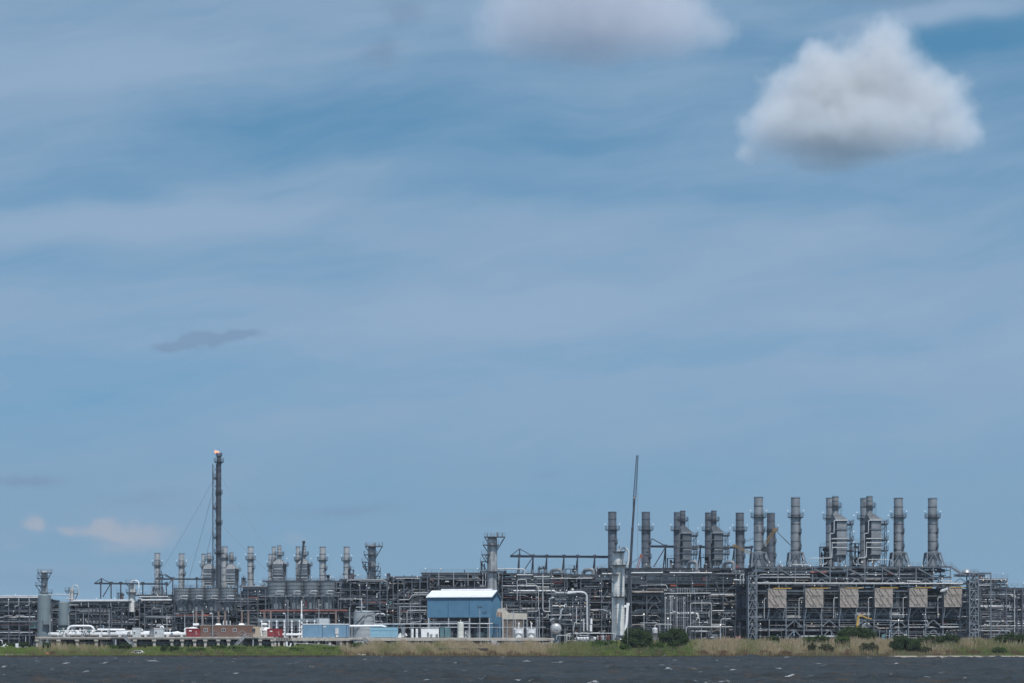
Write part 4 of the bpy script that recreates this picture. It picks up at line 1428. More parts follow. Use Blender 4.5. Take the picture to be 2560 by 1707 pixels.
# stair towers
def tower(label, xa, xb, yt, Y, n, seed):
    k = Y / F
    z0, zt = GZ(xa, Y), at(xa, yt, Y).z
    x0, x1 = at(xa, 1500, Y).x, at(xb, 1500, Y).x
    D = 4.0
    T = Thing('stair_tower', label, 'stair tower', ((x0 + x1) / 2, Y + D / 2, z0), 'stair towers')
    for x in (x0, x1):
        for y in (Y, Y + D):
            mb = MB()
            mb.beam((x, y, z0), (x, y, zt), 0.34)
            T.part('column', mb, STEEL)
    for i in range(n):
        za, zb = z0 + (zt - z0) * i / n, z0 + (zt - z0) * (i + 1) / n
        mb = MB()
        mb.beam((x0, Y, zb), (x1, Y, zb), 0.28)
        T.part('beam', mb, STEEL)
        xm = (x0 + x1) / 2
        for e in (x0, x1):
            mb = MB()
            mb.beam((e, Y, za), (xm, Y, zb), 0.22)
            T.part('brace', mb, STEEL)
        mb = MB()
        a, b = (x0, x1) if i % 2 else (x1, x0)
        for yy_ in (Y + 1.2, Y + 2.2):
            mb.beam((a, yy_, za), (b, yy_, zb), 0.2, 0.3)
        mb.box((x0, Y + 0.3, zb - .08), (x1, Y + D, zb))
        o = T.part('stair_flight', mb, STEEL_D)
        rl = MB()
        railing(rl, [(x0, Y + .1, zb), (x1, Y + .1, zb)], 1.1, 0.045, 1.2)
        rl.build('railing', RAIL, o)
    T.done()


tower('lattice stair tower with stacked chevrons at the left end of the right train', 1871, 1892, 1440, 633, 8, 1)
tower('wide lattice stair tower at the right end of the right train', 2424, 2446, 1438, 633, 8, 2)
module('open frame with pale pipes at the far right edge beyond the stair tower', 2446, 2640, [1475.5, 1496, 1508, 1533, 1551, 1570, 1580], 652, 26, [2450, 2477, 2516, 2537, 2556, 2590, 2630], 130, 1.0,
       deck=(), lampn=10, light=0.45, back=False, rail=(0,), rust=0.03, steel=STEEL_D,
       pipes=[([(2446, 1581), (2524, 1581.5), (2524, 1590)], 0.8, PIPE_W), ([(2446, 1569), (2600, 1569)], 0.8, PIPE_W), ([(2446, 1575), (2600, 1575)], 0.7, PIPE_G), ([(2535, 1480), (2535, 1585)], 1.0, PIPE_W), ([(2541, 1480), (2541, 1580)], 2.0, STEEL_N), ([(2553, 1482), (2553, 1580)], 2.0, STEEL_N),
              ([(2446, 1520), (2478, 1521), (2494, 1522), (2497, 1530)], 3.0, PIPE_B, 6)])
module('pipe deck with rows of pale pipes above the far right frame', 2446, 2520, [1452, 1460, 1468], 668, 18, [2450, 2477, 2502, 2517], 131, 1.6, deck=(), lampn=5, light=0.6, back=True, rail=(0,), ybase=1480,
       pipes=[([(2446, 1467.5), (2474, 1467.5)], 1.0, PIPE_W), ([(2446, 1453), (2516, 1453)], 0.9, PIPE_W)])
mb = MB()
T = Thing('canopy_frame', 'thin canopy beam with one tall post right of the wide stair tower', 'steel frame', at(2477, 1600, 645))
mb.ibeam(at(2404, 1438, 645), at(2478, 1438, 645), 0.4, 0.6)
T.part('beam', mb, STEEL)
mb = MB()
mb.beam(at(2477, 1437, 645), at(2477, 1600, 645), 0.35)
T.part('post', mb, STEEL)
rl = MB()
railing(rl, [at(2426, 1437, 645), at(2446, 1437, 645)], 1.1, 0.05, 1.0)
T.part('railing', rl, RAIL)
mb = MB()
a, b = at(2378, 1421, 645), at(2402, 1439, 645)
mb.beam(a, b, 0.25, 0.4)
mb.beam(a + Vector((0, 1, 0)), b + Vector((0, 1, 0)), 0.25, 0.4)
T.part('stair_stringer', mb, STEEL)
rl = MB()
rl.beam(a + Vector((0, 0, 1.1)), b + Vector((0, 0, 1.1)), 0.1)
rl.beam(a + Vector((0, 0, 0.6)), b + Vector((0, 0, 0.6)), 0.1)
T.part('handrail', rl, RAIL)
mb = MB()
c_ = at(2416, 1436, 652)
mb.lathe((c_.x, c_.y, c_.z), [(1.6, -0.6), (1.6, 0.1), (1.3, 0.7), (0.7, 1.1), (0.02, 1.25)], 20)
T.part('dome', mb, STEEL_L)
mb = MB()
mb.beam(at(2385, 1443, 646), at(2462, 1443, 646), 0.7, 0.9)
T.part('duct', mb, STEEL)
T.done()

module('dark back frame closing the right end behind the stair tower', 2330, 2760, [1479, 1500, 1525, 1550, 1575], 700, 30, [2335, 2380, 2425, 2470, 2515, 2560, 2610, 2660, 2710, 2755], 144, 1.0, deck=(0,), lampn=8, light=0.35, steel=STEEL_D, front=STEEL_D, group='back decks')
# low back plant that closes the skyline
module('back deck under the middle row of stacks', 1500, 1890, [1423, 1440, 1470], 728, 40, [1505, 1540, 1580, 1620, 1660, 1700, 1740, 1780, 1820, 1860, 1885], 140, 1.1, deck=(0, 1, 2), lampn=16, light=0.25, rail=(0,), steel=STEEL_N, front=STEEL_D, group='back decks')
module('back deck under the long runway gantry in the middle', 1288, 1504, [1437, 1455, 1475], 735, 40, [1290, 1330, 1370, 1410, 1450, 1490], 141, 1.2, deck=(0, 1), lampn=10, light=0.25, rail=(0,), steel=STEEL_N, front=STEEL_D, group='back decks')
module('far back deck under the left row of small pale stacks', 330, 880, [1484, 1500, 1525], 815, 40, [335, 390, 440, 490, 540, 590, 640, 690, 740, 790, 840, 875], 142, 1.0, deck=(0, 1), lampn=16, light=0.4, rail=(0,), steel=STEEL_D, group='back decks')
module('far back deck behind the ribbed tanks under the second row of small stacks', 655, 900, [1450, 1465, 1482], 790, 40, [660, 700, 740, 780, 820, 860, 895], 143, 1.1, deck=(0,), lampn=14, light=0.4, rail=(0,), rust=0.03, steel=STEEL_D, group='back decks')

# ------------------------------------------------------------------ stacks and heat units
ROW_R = [
    (1896.2, 22.7, 1245, 'tall stack first from the left in the right train, beside the yellow crane', True, 652),
    (1988.8, 22.7, 1246.5, 'tall stack second from the left in the right train, standing alone', True, 652),
    (2075.5, 20.6, 1248, 'tall stack tucked behind the first heat unit of the right train', False, 672),
    (2161, 20.6, 1249, 'tall stack tucked behind the second heat unit of the right train', False, 672),
    (2246, 22.7, 1249, 'tall stack second from the right end of the right train', True, 652),
    (2331.3, 22.4, 1250, 'last tall stack at the right end of the right train', True, 652)]
for px, w_, yt, lb, fr_, Y in ROW_R:
    stack(lb, px, w_, yt, 1421, Y, STACK, 1294 + (px - 1896) * 0.008 + (0 if fr_ else 3), side=((1334, -60, 40), (1372, -60, 40)), frame=1384 + (px - 1896) * 0.006 if fr_ else None,
          group='stacks of the right train', pw=8.5)
ROW_M = [
    (1530.8, 20.5, 1280, 'dull grey stack at the left end of the middle row, behind the white column', 745),
    (1614.7, 21, 1281, 'dull grey stack just right of the tall crane boom', 745),
    (1694, 19, 1282, 'dull grey stack behind the first heat unit of the middle row', 762),
    (1772, 19, 1283, 'dull grey stack behind the second heat unit of the middle row', 762),
    (1849.5, 20.5, 1284, 'dull grey stack at the right end of the middle row, left of the right train', 745),
    (1927.3, 20.2, 1285, 'dull grey shorter stack behind the yellow crane between two tall stacks', 745)]
for px, w_, yt, lb, Y in ROW_M:
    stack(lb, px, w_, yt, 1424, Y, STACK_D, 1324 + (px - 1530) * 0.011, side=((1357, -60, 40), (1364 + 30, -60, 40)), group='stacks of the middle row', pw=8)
ROW_L = [
    (393.6, 14.4, 1378, 1484, 'pale small stack at the left end of the left row', 825, 1408, 1462),
    (454, 14.2, 1379, 1484, 'pale small stack second from the left in the left row', 825, 1409, None),
    (508.5, 9.5, 1380, 1484, 'thin pale stack behind the first small heat unit left of the flare', 840, 1412, None),
    (561.5, 15.8, 1362, 1484, 'pale stack standing just right of the flare stack', 830, 1390, None),
    (626.5, 15, 1362.5, 1460, 'pale stack alone between the flare and the second small pair of heat units', 828, 1394, None),
    (675, 7.2, 1381, 1452, 'thinnest pale stack left of the third small heat unit', 815, 1412, None),
    (684.5, 10, 1363, 1452, 'pale stack behind the third small heat unit', 820, 1398, None),
    (745, 11, 1363, 1452, 'pale stack behind the fourth small heat unit with the black boom', 820, 1397, None),
    (806.8, 15.8, 1364, 1452, 'pale stack standing alone left of the last small stack', 805, 1397, None),
    (866.6, 15, 1364, 1448, 'pale stack at the right end of the left rows, beside a scaffold', 805, 1398, None)]
for px, w_, yt, yb, lb, Y, pl, fr_ in ROW_L:
    stack(lb, px, w_, yt, yb, Y, STACK_L, pl, side=((pl + 22, -60, 40),) if w_ > 12 else (), frame=fr_, group='stacks of the left rows', pw=5.5 if w_ > 12 else 4)  # haze put into the colour: far left rows get paler steel

HP = lambda x0, x1, rows, d0: [([(x0, r_), (x1, r_)], 1.0, PIPE_W) for r_ in rows]
for lb, xl, xr, xs in (('big heat recovery unit with a pyramid hood, left one in the right train', 2092.5, 2117.6, 2094.6), ('big heat recovery unit with a pyramid hood, right one in the right train', 2178.5, 2203.5, 2180.6)):
    heat_unit(lb, xl, xr, xs, 1241.5, 1286, 1304, 1389, 1421, 646, CASING, 16, 16, group='heat units of the right train', yplat=(1312, 1352, 1378), ring=1267,
              pipes=[([(xl - 8, 1334), (xl - 8, 1306), (xl - 5, 1304), (xr + 1, 1304)], 1.2, PIPE_W), ([(xl - 18, 1398), (xl - 18, 1337), (xl - 8, 1336)], 0.9, PIPE_W)] + HP(xl - 14, xr, (1350, 1360, 1372), 0) +
                    [([(xl - 13, 1397), (xl - 13, 1360)], 0.9, PIPE_W)])
for lb, xl, xr, xs in (('dull heat recovery unit with hood, left one in the middle row', 1707, 1729, 1709.6), ('dull heat recovery unit with hood, right one in the middle row', 1785.5, 1808, 1788)):
    heat_unit(lb, xl, xr, xs, 1276, 1316, 1333, 1400, 1424, 740, CASING_D, 13.7, 16, group='heat units of the middle row', yplat=(1339, 1372, 1386), ring=1300,
              pipes=[([(xl - 8, 1360), (xl - 8, 1336), (xl - 5, 1334), (xr + 1, 1334)], 1.1, PIPE_G), ([(xl, 1375), (xr, 1375)], 0.8, PIPE_G), ([(xl, 1396), (xr, 1396)], 0.8, PIPE_G)])
for lb, xl, xr, xs, yt, dy_, yb in (('small pale heat recovery unit left of the flare stack', 509, 529, 518.5, 1377, 0, 1484), ('small pale heat recovery unit right of the flare stack', 566, 588, 575, 1376, 1, 1484),
                                    ('small pale heat recovery unit above the second row of ribbed tanks', 684, 708, 695.5, 1359, -11, 1452), ('small pale heat recovery unit behind the leaning black boom', 746, 768, 757, 1360, -11, 1452)):
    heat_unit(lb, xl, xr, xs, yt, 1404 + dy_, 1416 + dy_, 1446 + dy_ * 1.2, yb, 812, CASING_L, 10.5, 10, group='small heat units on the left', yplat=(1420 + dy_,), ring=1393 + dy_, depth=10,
              pipes=[([(xl - 1, r_ + dy_), (xr, r_ + dy_)], 0.8, PIPE_W) for r_ in (1417, 1451, 1459)])

# ------------------------------------------------------------------ flare
Y = 760.0
k = Y / F
c = at(547.5, 1480, Y)
z0 = GZ(547, Y)
zt = at(547.5, 1136, Y).z
T = Thing('flare_stack', 'tall dark guyed flare stack with a small flame at its tip', 'flare stack', (c.x, c.y, z0))
r = 5.6 * k
mb = MB()
mb.lathe((c.x, c.y, z0), [(r, 0), (r, zt - z0), (r * .8, zt - z0)], 24)
T.part('shaft', mb, FLARE)
mb = MB()
h = zt - z0
for i in range(1, 26):
    z = h * i / 26
    mb.lathe((c.x, c.y, z0), [(r, z - .08), (r + .1, z - .08), (r + .1, z + .08), (r, z + .08)], 24, False)
T.part('seams', mb, STEEL_N)
mb = MB()
ztt = at(547.5, 1128.5, Y).z
mb.lathe((c.x, c.y, zt), [(r * .8, -0.3), (r * 1.45, 0.05), (r * 1.45, ztt - zt), (r * 1.2, ztt - zt), (r * 1.2, 0.2), (0.02, 0.2)], 20)
T.part('flare_tip', mb, BLACKISH)
mb = MB()
rs_ = random.Random(4)
for i in range(16):
    a = rs_.uniform(0, 6.28)
    q = rs_.uniform(0.1, 1.1) * r
    p = Vector((c.x + q * cos(a) - 0.6, c.y + q * sin(a), ztt - .4))
    hh = rs_.uniform(0.7, 1.5)
    d_ = Vector((-rs_.uniform(0.1, 0.9), 0, hh))
    mb.tube([p, p + d_ * .4, p + d_ * .75 + Vector((-.15, 0, 0)), p + d_ + Vector((-.3, 0, 0))], [0.15, 0.26, 0.17, 0.02], 6)
T.part('flame', mb, FLAME)
for row, w_ in ((1150, 12.5), (1229, 9), (1304, 9), (1377, 13)):
    ring_platform(T, (c.x, c.y), r, w_ * k, at(547, row, Y).z)
for row in (1190, 1265, 1338):
    ring_platform(T, (c.x - r * 1.6, c.y - .3), r * 0.4, r * 1.2, at(547, row, Y).z, n=10)
lt = MB()
xa, xb = c.x - r - 1.5, c.x - r - 0.15
zz = z0
lz = at(547, 1156, Y).z
for x in (xa, xb):
    for y in (c.y - 0.6, c.y + .6):
        lt.beam((x, y, z0), (x, y, lz), 0.16)
i = 0
while zz < lz - 1.6:
    a, b = (xa, xb) if i % 2 else (xb, xa)
    lt.beam((a, c.y - .6, zz), (b, c.y - .6, zz + 1.6), 0.13)
    lt.beam((xa, c.y - .6, zz), (xb, c.y - .6, zz), 0.13)
    zz += 1.6
    i += 1
T.part('lattice_ladder', lt, FLARE)
for (a, b, c_, d_, yy_) in ((532, 1199, 372, 1470, 745), (554, 1191, 740, 1470, 745), (532, 1311, 410, 1470, 740), (554, 1308, 742, 1490, 745), (531, 1229, 462, 1475, 800), (531, 1322, 490, 1475, 800)):
    gw = MB()
    p, q = at(a, b, Y), at(c_, d_, yy_)
    m1 = p.lerp(q, 0.5) + Vector((0, 0, -0.8))
    gw.tube([p, p.lerp(q, .25) + Vector((0, 0, -.6)), m1, p.lerp(q, .75) + Vector((0, 0, -.6)), q], 0.05, 4)
    T.part('guy_wire', gw, STEEL_M)
T.done()

# ------------------------------------------------------------------ columns
vessel_column('process_column', 'grey column with flared walkways above the left grey tank', 'column', 111, 16, 1420, 1500, 772, STACK_L,
              [(1425, 97, 131), (1438.5, 96, 122), (1457, 92, 118), (1475, 100, 132)], extra=[([(106, 1482), (106, 1466), (102, 1462), (100, 1455)], 1.2, PIPE_W), ([(104, 1425), (104, 1418)], 1.2, STEEL), ([(124, 1425), (124, 1417)], 1.6, STEEL_L)])
vessel_column('process_column', 'small pale vessel with a gooseneck pipe above the second grey tank', 'column', 180, 10, 1464, 1500, 765, OFFWHITE,
              [(1470, 165, 176), (1477, 186, 197)], extra=[([(181, 1468), (181, 1461), (186, 1457), (193, 1457), (197, 1462), (197, 1484)], 1.2, OFFWHITE), ([(176, 1484), (176, 1462)], 0.8, STEEL), ([(172, 1482), (172, 1463)], 0.8, STEEL)])
vessel_column('process_column', 'white vessel with a tall gooseneck pipe left of the ribbed tanks', 'column', 330, 17, 1451, 1525, 745.6, COLW,
              [(1452, 317, 338), (1475, 318, 342)], skirt=1524, extra=[([(328, 1455), (329, 1448), (335, 1446), (342, 1446), (348, 1450), (348, 1466)], 1.5, WHITE), ([(348, 1470), (347, 1477), (342, 1481)], 1.2, OFFWHITE)])
vessel_column('process_column', 'dark column crowded with scaffold walkways above the shed roofs', 'column', 930, 20, 1358, 1450, 716, STACK,
              [(1363, 914, 957), (1383.5, 911, 943), (1402, 906, 930), (1413, 908, 948), (1424, 930, 952), (1437, 928, 952)],
              extra=[([(916, 1402), (912, 1412), (919, 1430), (919, 1445)], 1.4, PIPE_G), ([(926, 1418), (930, 1424), (928, 1440)], 1.2, PIPE_G), ([(918, 1363), (918, 1356)], 1.2, STEEL), ([(938, 1363), (938, 1355)], 2.2, STEEL), ([(948, 1363), (948, 1357)], 1.4, STEEL), ([(920, 1408), (926, 1406)], 3.0, STEEL)])
vessel_column('process_column', 'thick grey column with flared top walkway behind the blue building', 'column', 1230.5, 25, 1340, 1475, 690, STACK_L,
              [(1341, 1211, 1263), (1361, 1208, 1247), (1385, 1204, 1225), (1402, 1201, 1218), (1427, 1200, 1262)],
              extra=[([(1218, 1385), (1213, 1391), (1218, 1396), (1226, 1396), (1228, 1400), (1228, 1424)], 1.3, PIPE_W), ([(1228, 1341), (1228, 1332)], 1.6, STEEL_L), ([(1218, 1341), (1218, 1333)], 1.2, STEEL), ([(1244, 1341), (1244, 1330)], 2.6, STEEL),
                     ([(1256, 1341), (1256, 1331)], 1.4, STEEL), ([(1204, 1425), (1204, 1405)], 2.5, CASING_D), ([(1211, 1425), (1211, 1408)], 1.6, STEEL), ([(1244, 1372), (1258, 1346)], 0.5, STEEL)])
vessel_column('process_column', 'tall white column with dark walkways beside the crane boom', 'column', 1546.5, 30, 1377, 1590, 648, COLW,
              [(1379, 1529, 1562), (1413, 1520, 1565), (1436, 1518, 1546), (1491.5, 1530, 1565)],
              extra=[([(1547, 1382), (1549, 1373), (1556, 1371), (1566, 1372), (1571, 1380), (1571, 1408), (1566, 1418), (1560, 1420)], 2.3, OFFWHITE), ([(1546, 1436), (1546, 1458), (1533, 1458)], 0.8, STEEL), ([(1541, 1470), (1541, 1486)], 3.2, STEEL), ([(1548, 1376), (1548, 1366)], 1.0, STEEL_D)])
vessel_column('storage_tank', 'tall plain grey tank at the left end of the jetty', 'tank', 111.5, 31, 1477.5, 1580, 642, TANKGREY, [(1554, 112, 146)], lad=False, dome=0.32, group=None)
vessel_column('storage_tank', 'shorter plain grey tank right of the tall grey tank', 'tank', 159.5, 26, 1496, 1572, 642, TANKGREY, [(1556, 148, 176)], lad=False, dome=0.35, group=None)
vessel_column('surge_vessel', 'small white dome topped vessel between the two dark trees', 'vessel', 1637.5, 14, 1569, 1600, 620, OFFWHITE, [(1583, 1624, 1652)], lad=False, dome=0.7,
              extra=[([(1637, 1573), (1637, 1564), (1641, 1560.5), (1680, 1561.5)], 0.9, PIPE_W), ([(1649, 1561), (1649, 1582)], 0.7, PIPE_W)])

# ribbed tanks
def ribbed(label, xa, xb, yt, yb, ylow, Y, gap=True):
    k = Y / F
    px = (xa + xb) / 2
    r = (xb - xa) * k / 2
    c = at(px, yb, Y)
    z0 = GZ(px, Y)
    T = Thing('ribbed_tank', label, 'tank', (c.x, c.y + r, z0), 'ribbed cooling tanks')
    cy = c.y + r
    zt, zb, zl = at(px, yt, Y).z, at(px, yb, Y).z, at(px, ylow, Y).z
    mb = MB()
    mb.lathe((c.x, cy, 0), [(r, zb), (r, zt), (r * .97, zt), (r * .97, zt - 1), (0.02, zt - 1)], 28)
    T.part('shell', mb, RIBGREY)
    rb = MB()
    for i in range(14):
        a = pi + pi * (i + .5) / 14
        x, y = c.x + (r + .06) * cos(a), cy + (r + .06) * sin(a)
        rb.beam((x, y, zb), (x, y, zt + .1), 0.14)
    for f in (0.0, 0.25, 0.5, 0.75, 1.0):
        z = zb + (zt - zb) * f
        rb.lathe((c.x, cy, 0), [(r, z - .08), (r + .14, z - .08), (r + .14, z + .08), (r, z + .08)], 28, False)
    T.part('stiffeners', rb, STEEL_M)
    rl = MB()
    railing(rl, [(c.x + r * cos(pi + pi * i / 10), cy + r * sin(pi + pi * i / 10), zt) for i in range(11)], 1.1, 0.045, 2)
    T.part('railing', rl, RAIL)
    mb = MB()
    r2 = r * 0.62
    mb.lathe((c.x, cy, 0), [(r2, zl), (r2, zb)], 24)
    mb.lathe((c.x, cy, 0), [(r2, zb - 2.0), (r * .98, zb - .05)], 24)
    T.part('lower_shell', mb, RIBGREY)
    for a in (200, 250, 290, 340):
        lg = MB()
        lg.beam((c.x + r * .9 * cos(R(a)), cy + r * .9 * sin(R(a)), z0), (c.x + r * .9 * cos(R(a)), cy + r * .9 * sin(R(a)), zb), 0.4)
        T.part('leg', lg, STEEL_D)
    if gap:
        pb = MB()
        zz = zb + (zt - zb) * 0.36
        x0, x1 = c.x + r * .05, c.x + r * .9
        pb.tube([(x0 - .6, cy - r - .1, zz - 1.1), (x0, cy - r - .7, zz - 1.0), (x0, cy - r - .7, zz), (x1, cy - r - .7, zz), (x1, cy - r * .5, zz - 1.2)], 0.22, 8, bend=.5)
        pb.tube([(x0, cy - r - .7, zz - 1.0), (x1, cy - r - .7, zz - 1.0)], 0.16, 8)
        T.part('pipe', pb, STEEL_L)
    T.done()


ORD = ['first', 'second', 'third', 'fourth']
for i, (a, b) in enumerate(((432, 472), (473, 509), (510, 546), (549, 588))):
    ribbed('round ribbed grey tank, %s from the left in the lower left row' % ORD[i], a, b, 1465, 1496, 1524, 700)
for i, (a, b) in enumerate(((667, 713), (715, 754), (757, 795), (798, 836))):
    ribbed('taller round ribbed grey tank, %s from the left in the row below the black boom' % ORD[i], a, b, 1451, 1487, 1521, 683)

# ------------------------------------------------------------------ runway gantries and cranes
gantry('dark runway gantry with a pointed king post right of the thick grey column', 752, (1275.5, 1389.5, 1522, 1392.5), [(1298, 1436), (1333, 1436), (1367, 1436), (1410, 1436), (1444, 1436), (1487, 1436)], apex=(1299, 1371), braces=((1302, 1436, 1331, 1394),), w=0.55)
gantry('dark runway gantry running behind the middle row of heat units', 772, (1624, 1366.5, 1881, 1371), [(1664, 1424), (1707, 1424), (1751, 1424), (1787, 1424), (1836, 1424), (1879, 1424)], braces=((1634, 1418, 1663, 1370), (1664, 1366, 1629, 1347)), w=0.55)
gantry('thin grey runway gantry at the left above the fat pale header pipe', 800, (236, 1452.5, 420, 1455), [(252, 1490), (278, 1490), (302, 1490), (357, 1488), (416, 1488)], apex=(253.5, 1440), braces=((257, 1486, 276, 1455),), w=0.4, m=STEEL_D)
gantry('thin grey runway gantry behind the two leftmost pale stacks', 805, (388, 1442, 532, 1443.5), [(405, 1484), (432, 1484), (492, 1484)], apex=(406, 1431), braces=((418, 1460, 431, 1443), (412, 1430, 430, 1441)), w=0.4, m=STEEL_D)

# duct bends on the middle roof
DB = 'large curved ducts'
for lb, xa, xb, yt, yb, Y in (('fat curved duct on the roof below the long gantry, left one', 1378, 1407, 1419, 1441, 708), ('fat curved duct on the roof just left of the white column', 1460, 1488, 1419, 1441, 708),
                              ('fat curved duct at the foot of the left dull heat unit', 1722, 1746, 1401, 1434, 716), ('fat curved duct at the foot of the right dull heat unit', 1812, 1838.5, 1402, 1434, 716)):
    k = Y / F
    r = 4.6 * k
    T = Thing('duct_bend', lb, 'duct', at((xa + xb) / 2, yb, Y), DB)
    mb = MB()
    p0 = at(xa, (yt + yb) / 2 + 2, Y) + Vector((0, 3.5, 0))
    p1 = at(xa + 2, yt + 6, Y) + Vector((0, 3, 0))
    p2 = at(xb - 14, yt + 4.6, Y)
    p3 = at(xb - 4.6, yt + 5, Y)
    p4 = at(xb - 4.6, yb, Y)
    mb.tube([p0, p1, p2, p3, p4], r, 14, bend=8 * k)
    T.part('duct', mb, CASING if Y > 700 else CASING_D)
    for z in (0.25, 0.0):
        fl = MB()
        fl.lathe((p4.x, p4.y, p4.z + (p3.z - p4.z) * z), [(r, 0.0), (r + .14, 0), (r + .14, .2), (r, .2)], 16, False)
        T.part('flange', fl, STEEL)
    T.done()


def lattice(mb, p, q, w, n, c=0.12):
    p, q = Vector(p), Vector(q)
    t = (q - p).normalized()
    a = t.cross(Vector((0, 1, 0))).normalized() * (w / 2)
    y = Vector((0, w / 2, 0))
    for s in (-1, 1):
        for u_ in (-1, 1):
            mb.beam(p + a * s + y * u_, q + a * s * .6 + y * u_, c)
    for i in range(n):
        s = 1 if i % 2 else -1
        A, B = p.lerp(q, i / n), p.lerp(q, (i + 1) / n)
        mb.beam(A + a * s - y, B - a * s - y, c * .8)
        mb.beam(A + a * s + y, B - a * s + y, c * .8)


Y = 637.0
T = Thing('mobile_crane', 'very tall mobile crane boom with a lattice jib beside the white column', 'crane', Vector((at(1571, 1590, Y).x, Y, GZ(1571, Y))))
bp = [(1570, 1592), (1572.5, 1450), (1577, 1400), (1581.5, 1320), (1586.5, 1244)]
for i in range(4):
    mb = MB()
    mb.tube([at(*bp[i], Y), at(bp[i + 1][0], bp[i + 1][1] - 2, Y)], (4.1 - i * 0.5) * Y / F, 8)
    T.part('boom_section', mb, STEEL_D)
    if i:
        mb = MB()
        p, q = at(*bp[i], Y), at(*bp[i + 1], Y)
        mb.tube([p, p.lerp(q, 0.02)], (4.4 - i * 0.5) * Y / F, 8)
        T.part('boom_collar', mb, STEEL_L)
mb = MB()
lattice(mb, at(1586.5, 1244, Y), at(1593.3, 1139, Y), 0.85, 22, 0.15)
T.part('jib', mb, mat('blue_black_steel', (0.03, 0.045, 0.08), 0.5))
mb = MB()
mb.tube([at(1582, 1320, Y), at(1582.5, 1245, Y)], 0.05, 4)
T.part('stay_cable', mb, STEEL_N)
mb = MB()
mb.tube([at(1594, 1140, Y), at(1594, 1428, Y)], 0.035, 4)
T.part('hoist_cable', mb, STEEL)
mb = MB()
mb.cbox(at(1586.5, 1247, Y), 1.0, 0.8, 1.0)
T.part('boom_head', mb, STEEL_L)
b_ = Vector((at(1571, 1590, Y).x, Y, GZ(1571, Y)))
mb = MB()
mb.cbox(b_ + Vector((0, 0, 0.8)), 8, 3, 1.0)
T.part('carrier', mb, STEEL_D)
for i in range(4):
    mb = MB()
    mb.tube([b_ + Vector((-3.6 + 2.3 * i, -1.7, .75)), b_ + Vector((-3.6 + 2.3 * i, 1.7, .75))], 0.75, 14)
    T.part('wheel', mb, BLACKISH)
T.done()

Y = 610.0
T = Thing('boom_lift', 'short white jointed access boom leaning beside the foot of the white column', 'boom lift', at(1563, 1585, Y))
for a, b in (((1566.5, 1556), (1569, 1512)), ((1563, 1578), (1566.5, 1556))):
    mb = MB()
    mb.beam(at(*a, Y), at(*b, Y), 0.75, 0.8)
    T.part('boom_section', mb, WHITE)
for a in ((1563.5, 1519), (1570, 1514), (1563, 1579)):
    mb = MB()
    mb.cbox(at(*a, Y), 0.9, .7, 0.8)
    T.part('joint', mb, WHITE)
T.done()


def small_crane(label, Y, foot, tip, base_row, m, w, lines=(), n=10, kind='lattice'):
    p, q = at(*foot, Y), at(*tip, Y)
    T = Thing('crane', label, 'crane', (p.x, Y, at(foot[0], base_row, Y).z), None)
    mb = MB()
    if kind == 'lattice':
        lattice(mb, p, q, w, n, 0.16)
    else:
        mb.beam(p, q, w, w)
        mb.beam(p.lerp(q, .55), q + (q - p) * .02, w * .7, w * .7)
    T.part('boom', mb, m)
    mb = MB()
    mb.cbox((p.x, Y, at(foot[0], base_row, Y).z), 2.6, 2.4, max(1.0, p.z - at(foot[0], base_row, Y).z))
    T.part('house', mb, STEEL_D)
    for (a, b, c_, d_) in lines:
        mb = MB()
        mb.tube([at(a, b, Y), at(c_, d_, Y)], 0.06, 4)
        T.part('cable', mb, STEEL_D)
    mb = MB()
    mb.cbox(q + Vector((0, 0, -.5)), w * 1.4, w, 1.0)
    T.part('boom_head', mb, m)
    T.done()


OCHRE = mat('ochre_paint', (0.24, 0.165, 0.08), 0.6)
small_crane('ochre lattice crane boom rising between the first two tall stacks', 662, (1908, 1368), (1937, 1327), 1421, OCHRE, 1.0, [(1938, 1327, 1976, 1366), (1939, 1328, 1978, 1366), (1937, 1327, 1906, 1372)])
small_crane('ochre lattice crane boom lying low at the right end of the middle row', 735, (1884, 1388), (1836, 1366), 1420, OCHRE, 0.9, [(1836, 1364, 1885, 1346), (1838, 1366, 1886, 1349)])
small_crane('red lattice crane mast at the foot of a dull grey stack', 725, (1591, 1428), (1603, 1390), 1430, mat('faded_red_lattice', (.26, .085, .06), .6), 0.8, [(1603, 1391, 1564, 1415), (1603, 1394, 1568, 1417)], 8)
small_crane('leaning black boom in front of a small pale heat unit', 772, (748.5, 1452), (759.5, 1352), 1453, STEEL_N, 0.75, [], 8, 'box')
small_crane('stubby black boom tip above the ribbed tanks', 765, (821.5, 1451), (820, 1437), 1453, STEEL_N, 0.9, [], 3, 'box')
Y = 625.0
T = Thing('excavator', 'yellow jointed excavator arm rising behind a broad dark tree', 'excavator', at(2144, 1595, Y))
for a, b, w_ in (((2142.5, 1572), (2146, 1543), 0.62), ((2146, 1543), (2156, 1541.5), 0.5), ((2154, 1542), (2168, 1548), 0.36), ((2166, 1547.5), (2180, 1550), 0.28)):
    mb = MB()
    mb.beam(at(*a, Y), at(*b, Y), w_, w_)
    T.part('arm', mb, YELLOW)
mb = MB()
mb.beam(at(2146, 1572, Y), at(2149, 1550, Y), 0.25)
T.part('ram', mb, STEEL_L)
mb = MB()
mb.cbox(at(2144, 1598, Y), 4, 2.6, 2.2)
T.part('body', mb, YELLOW)
T.done()

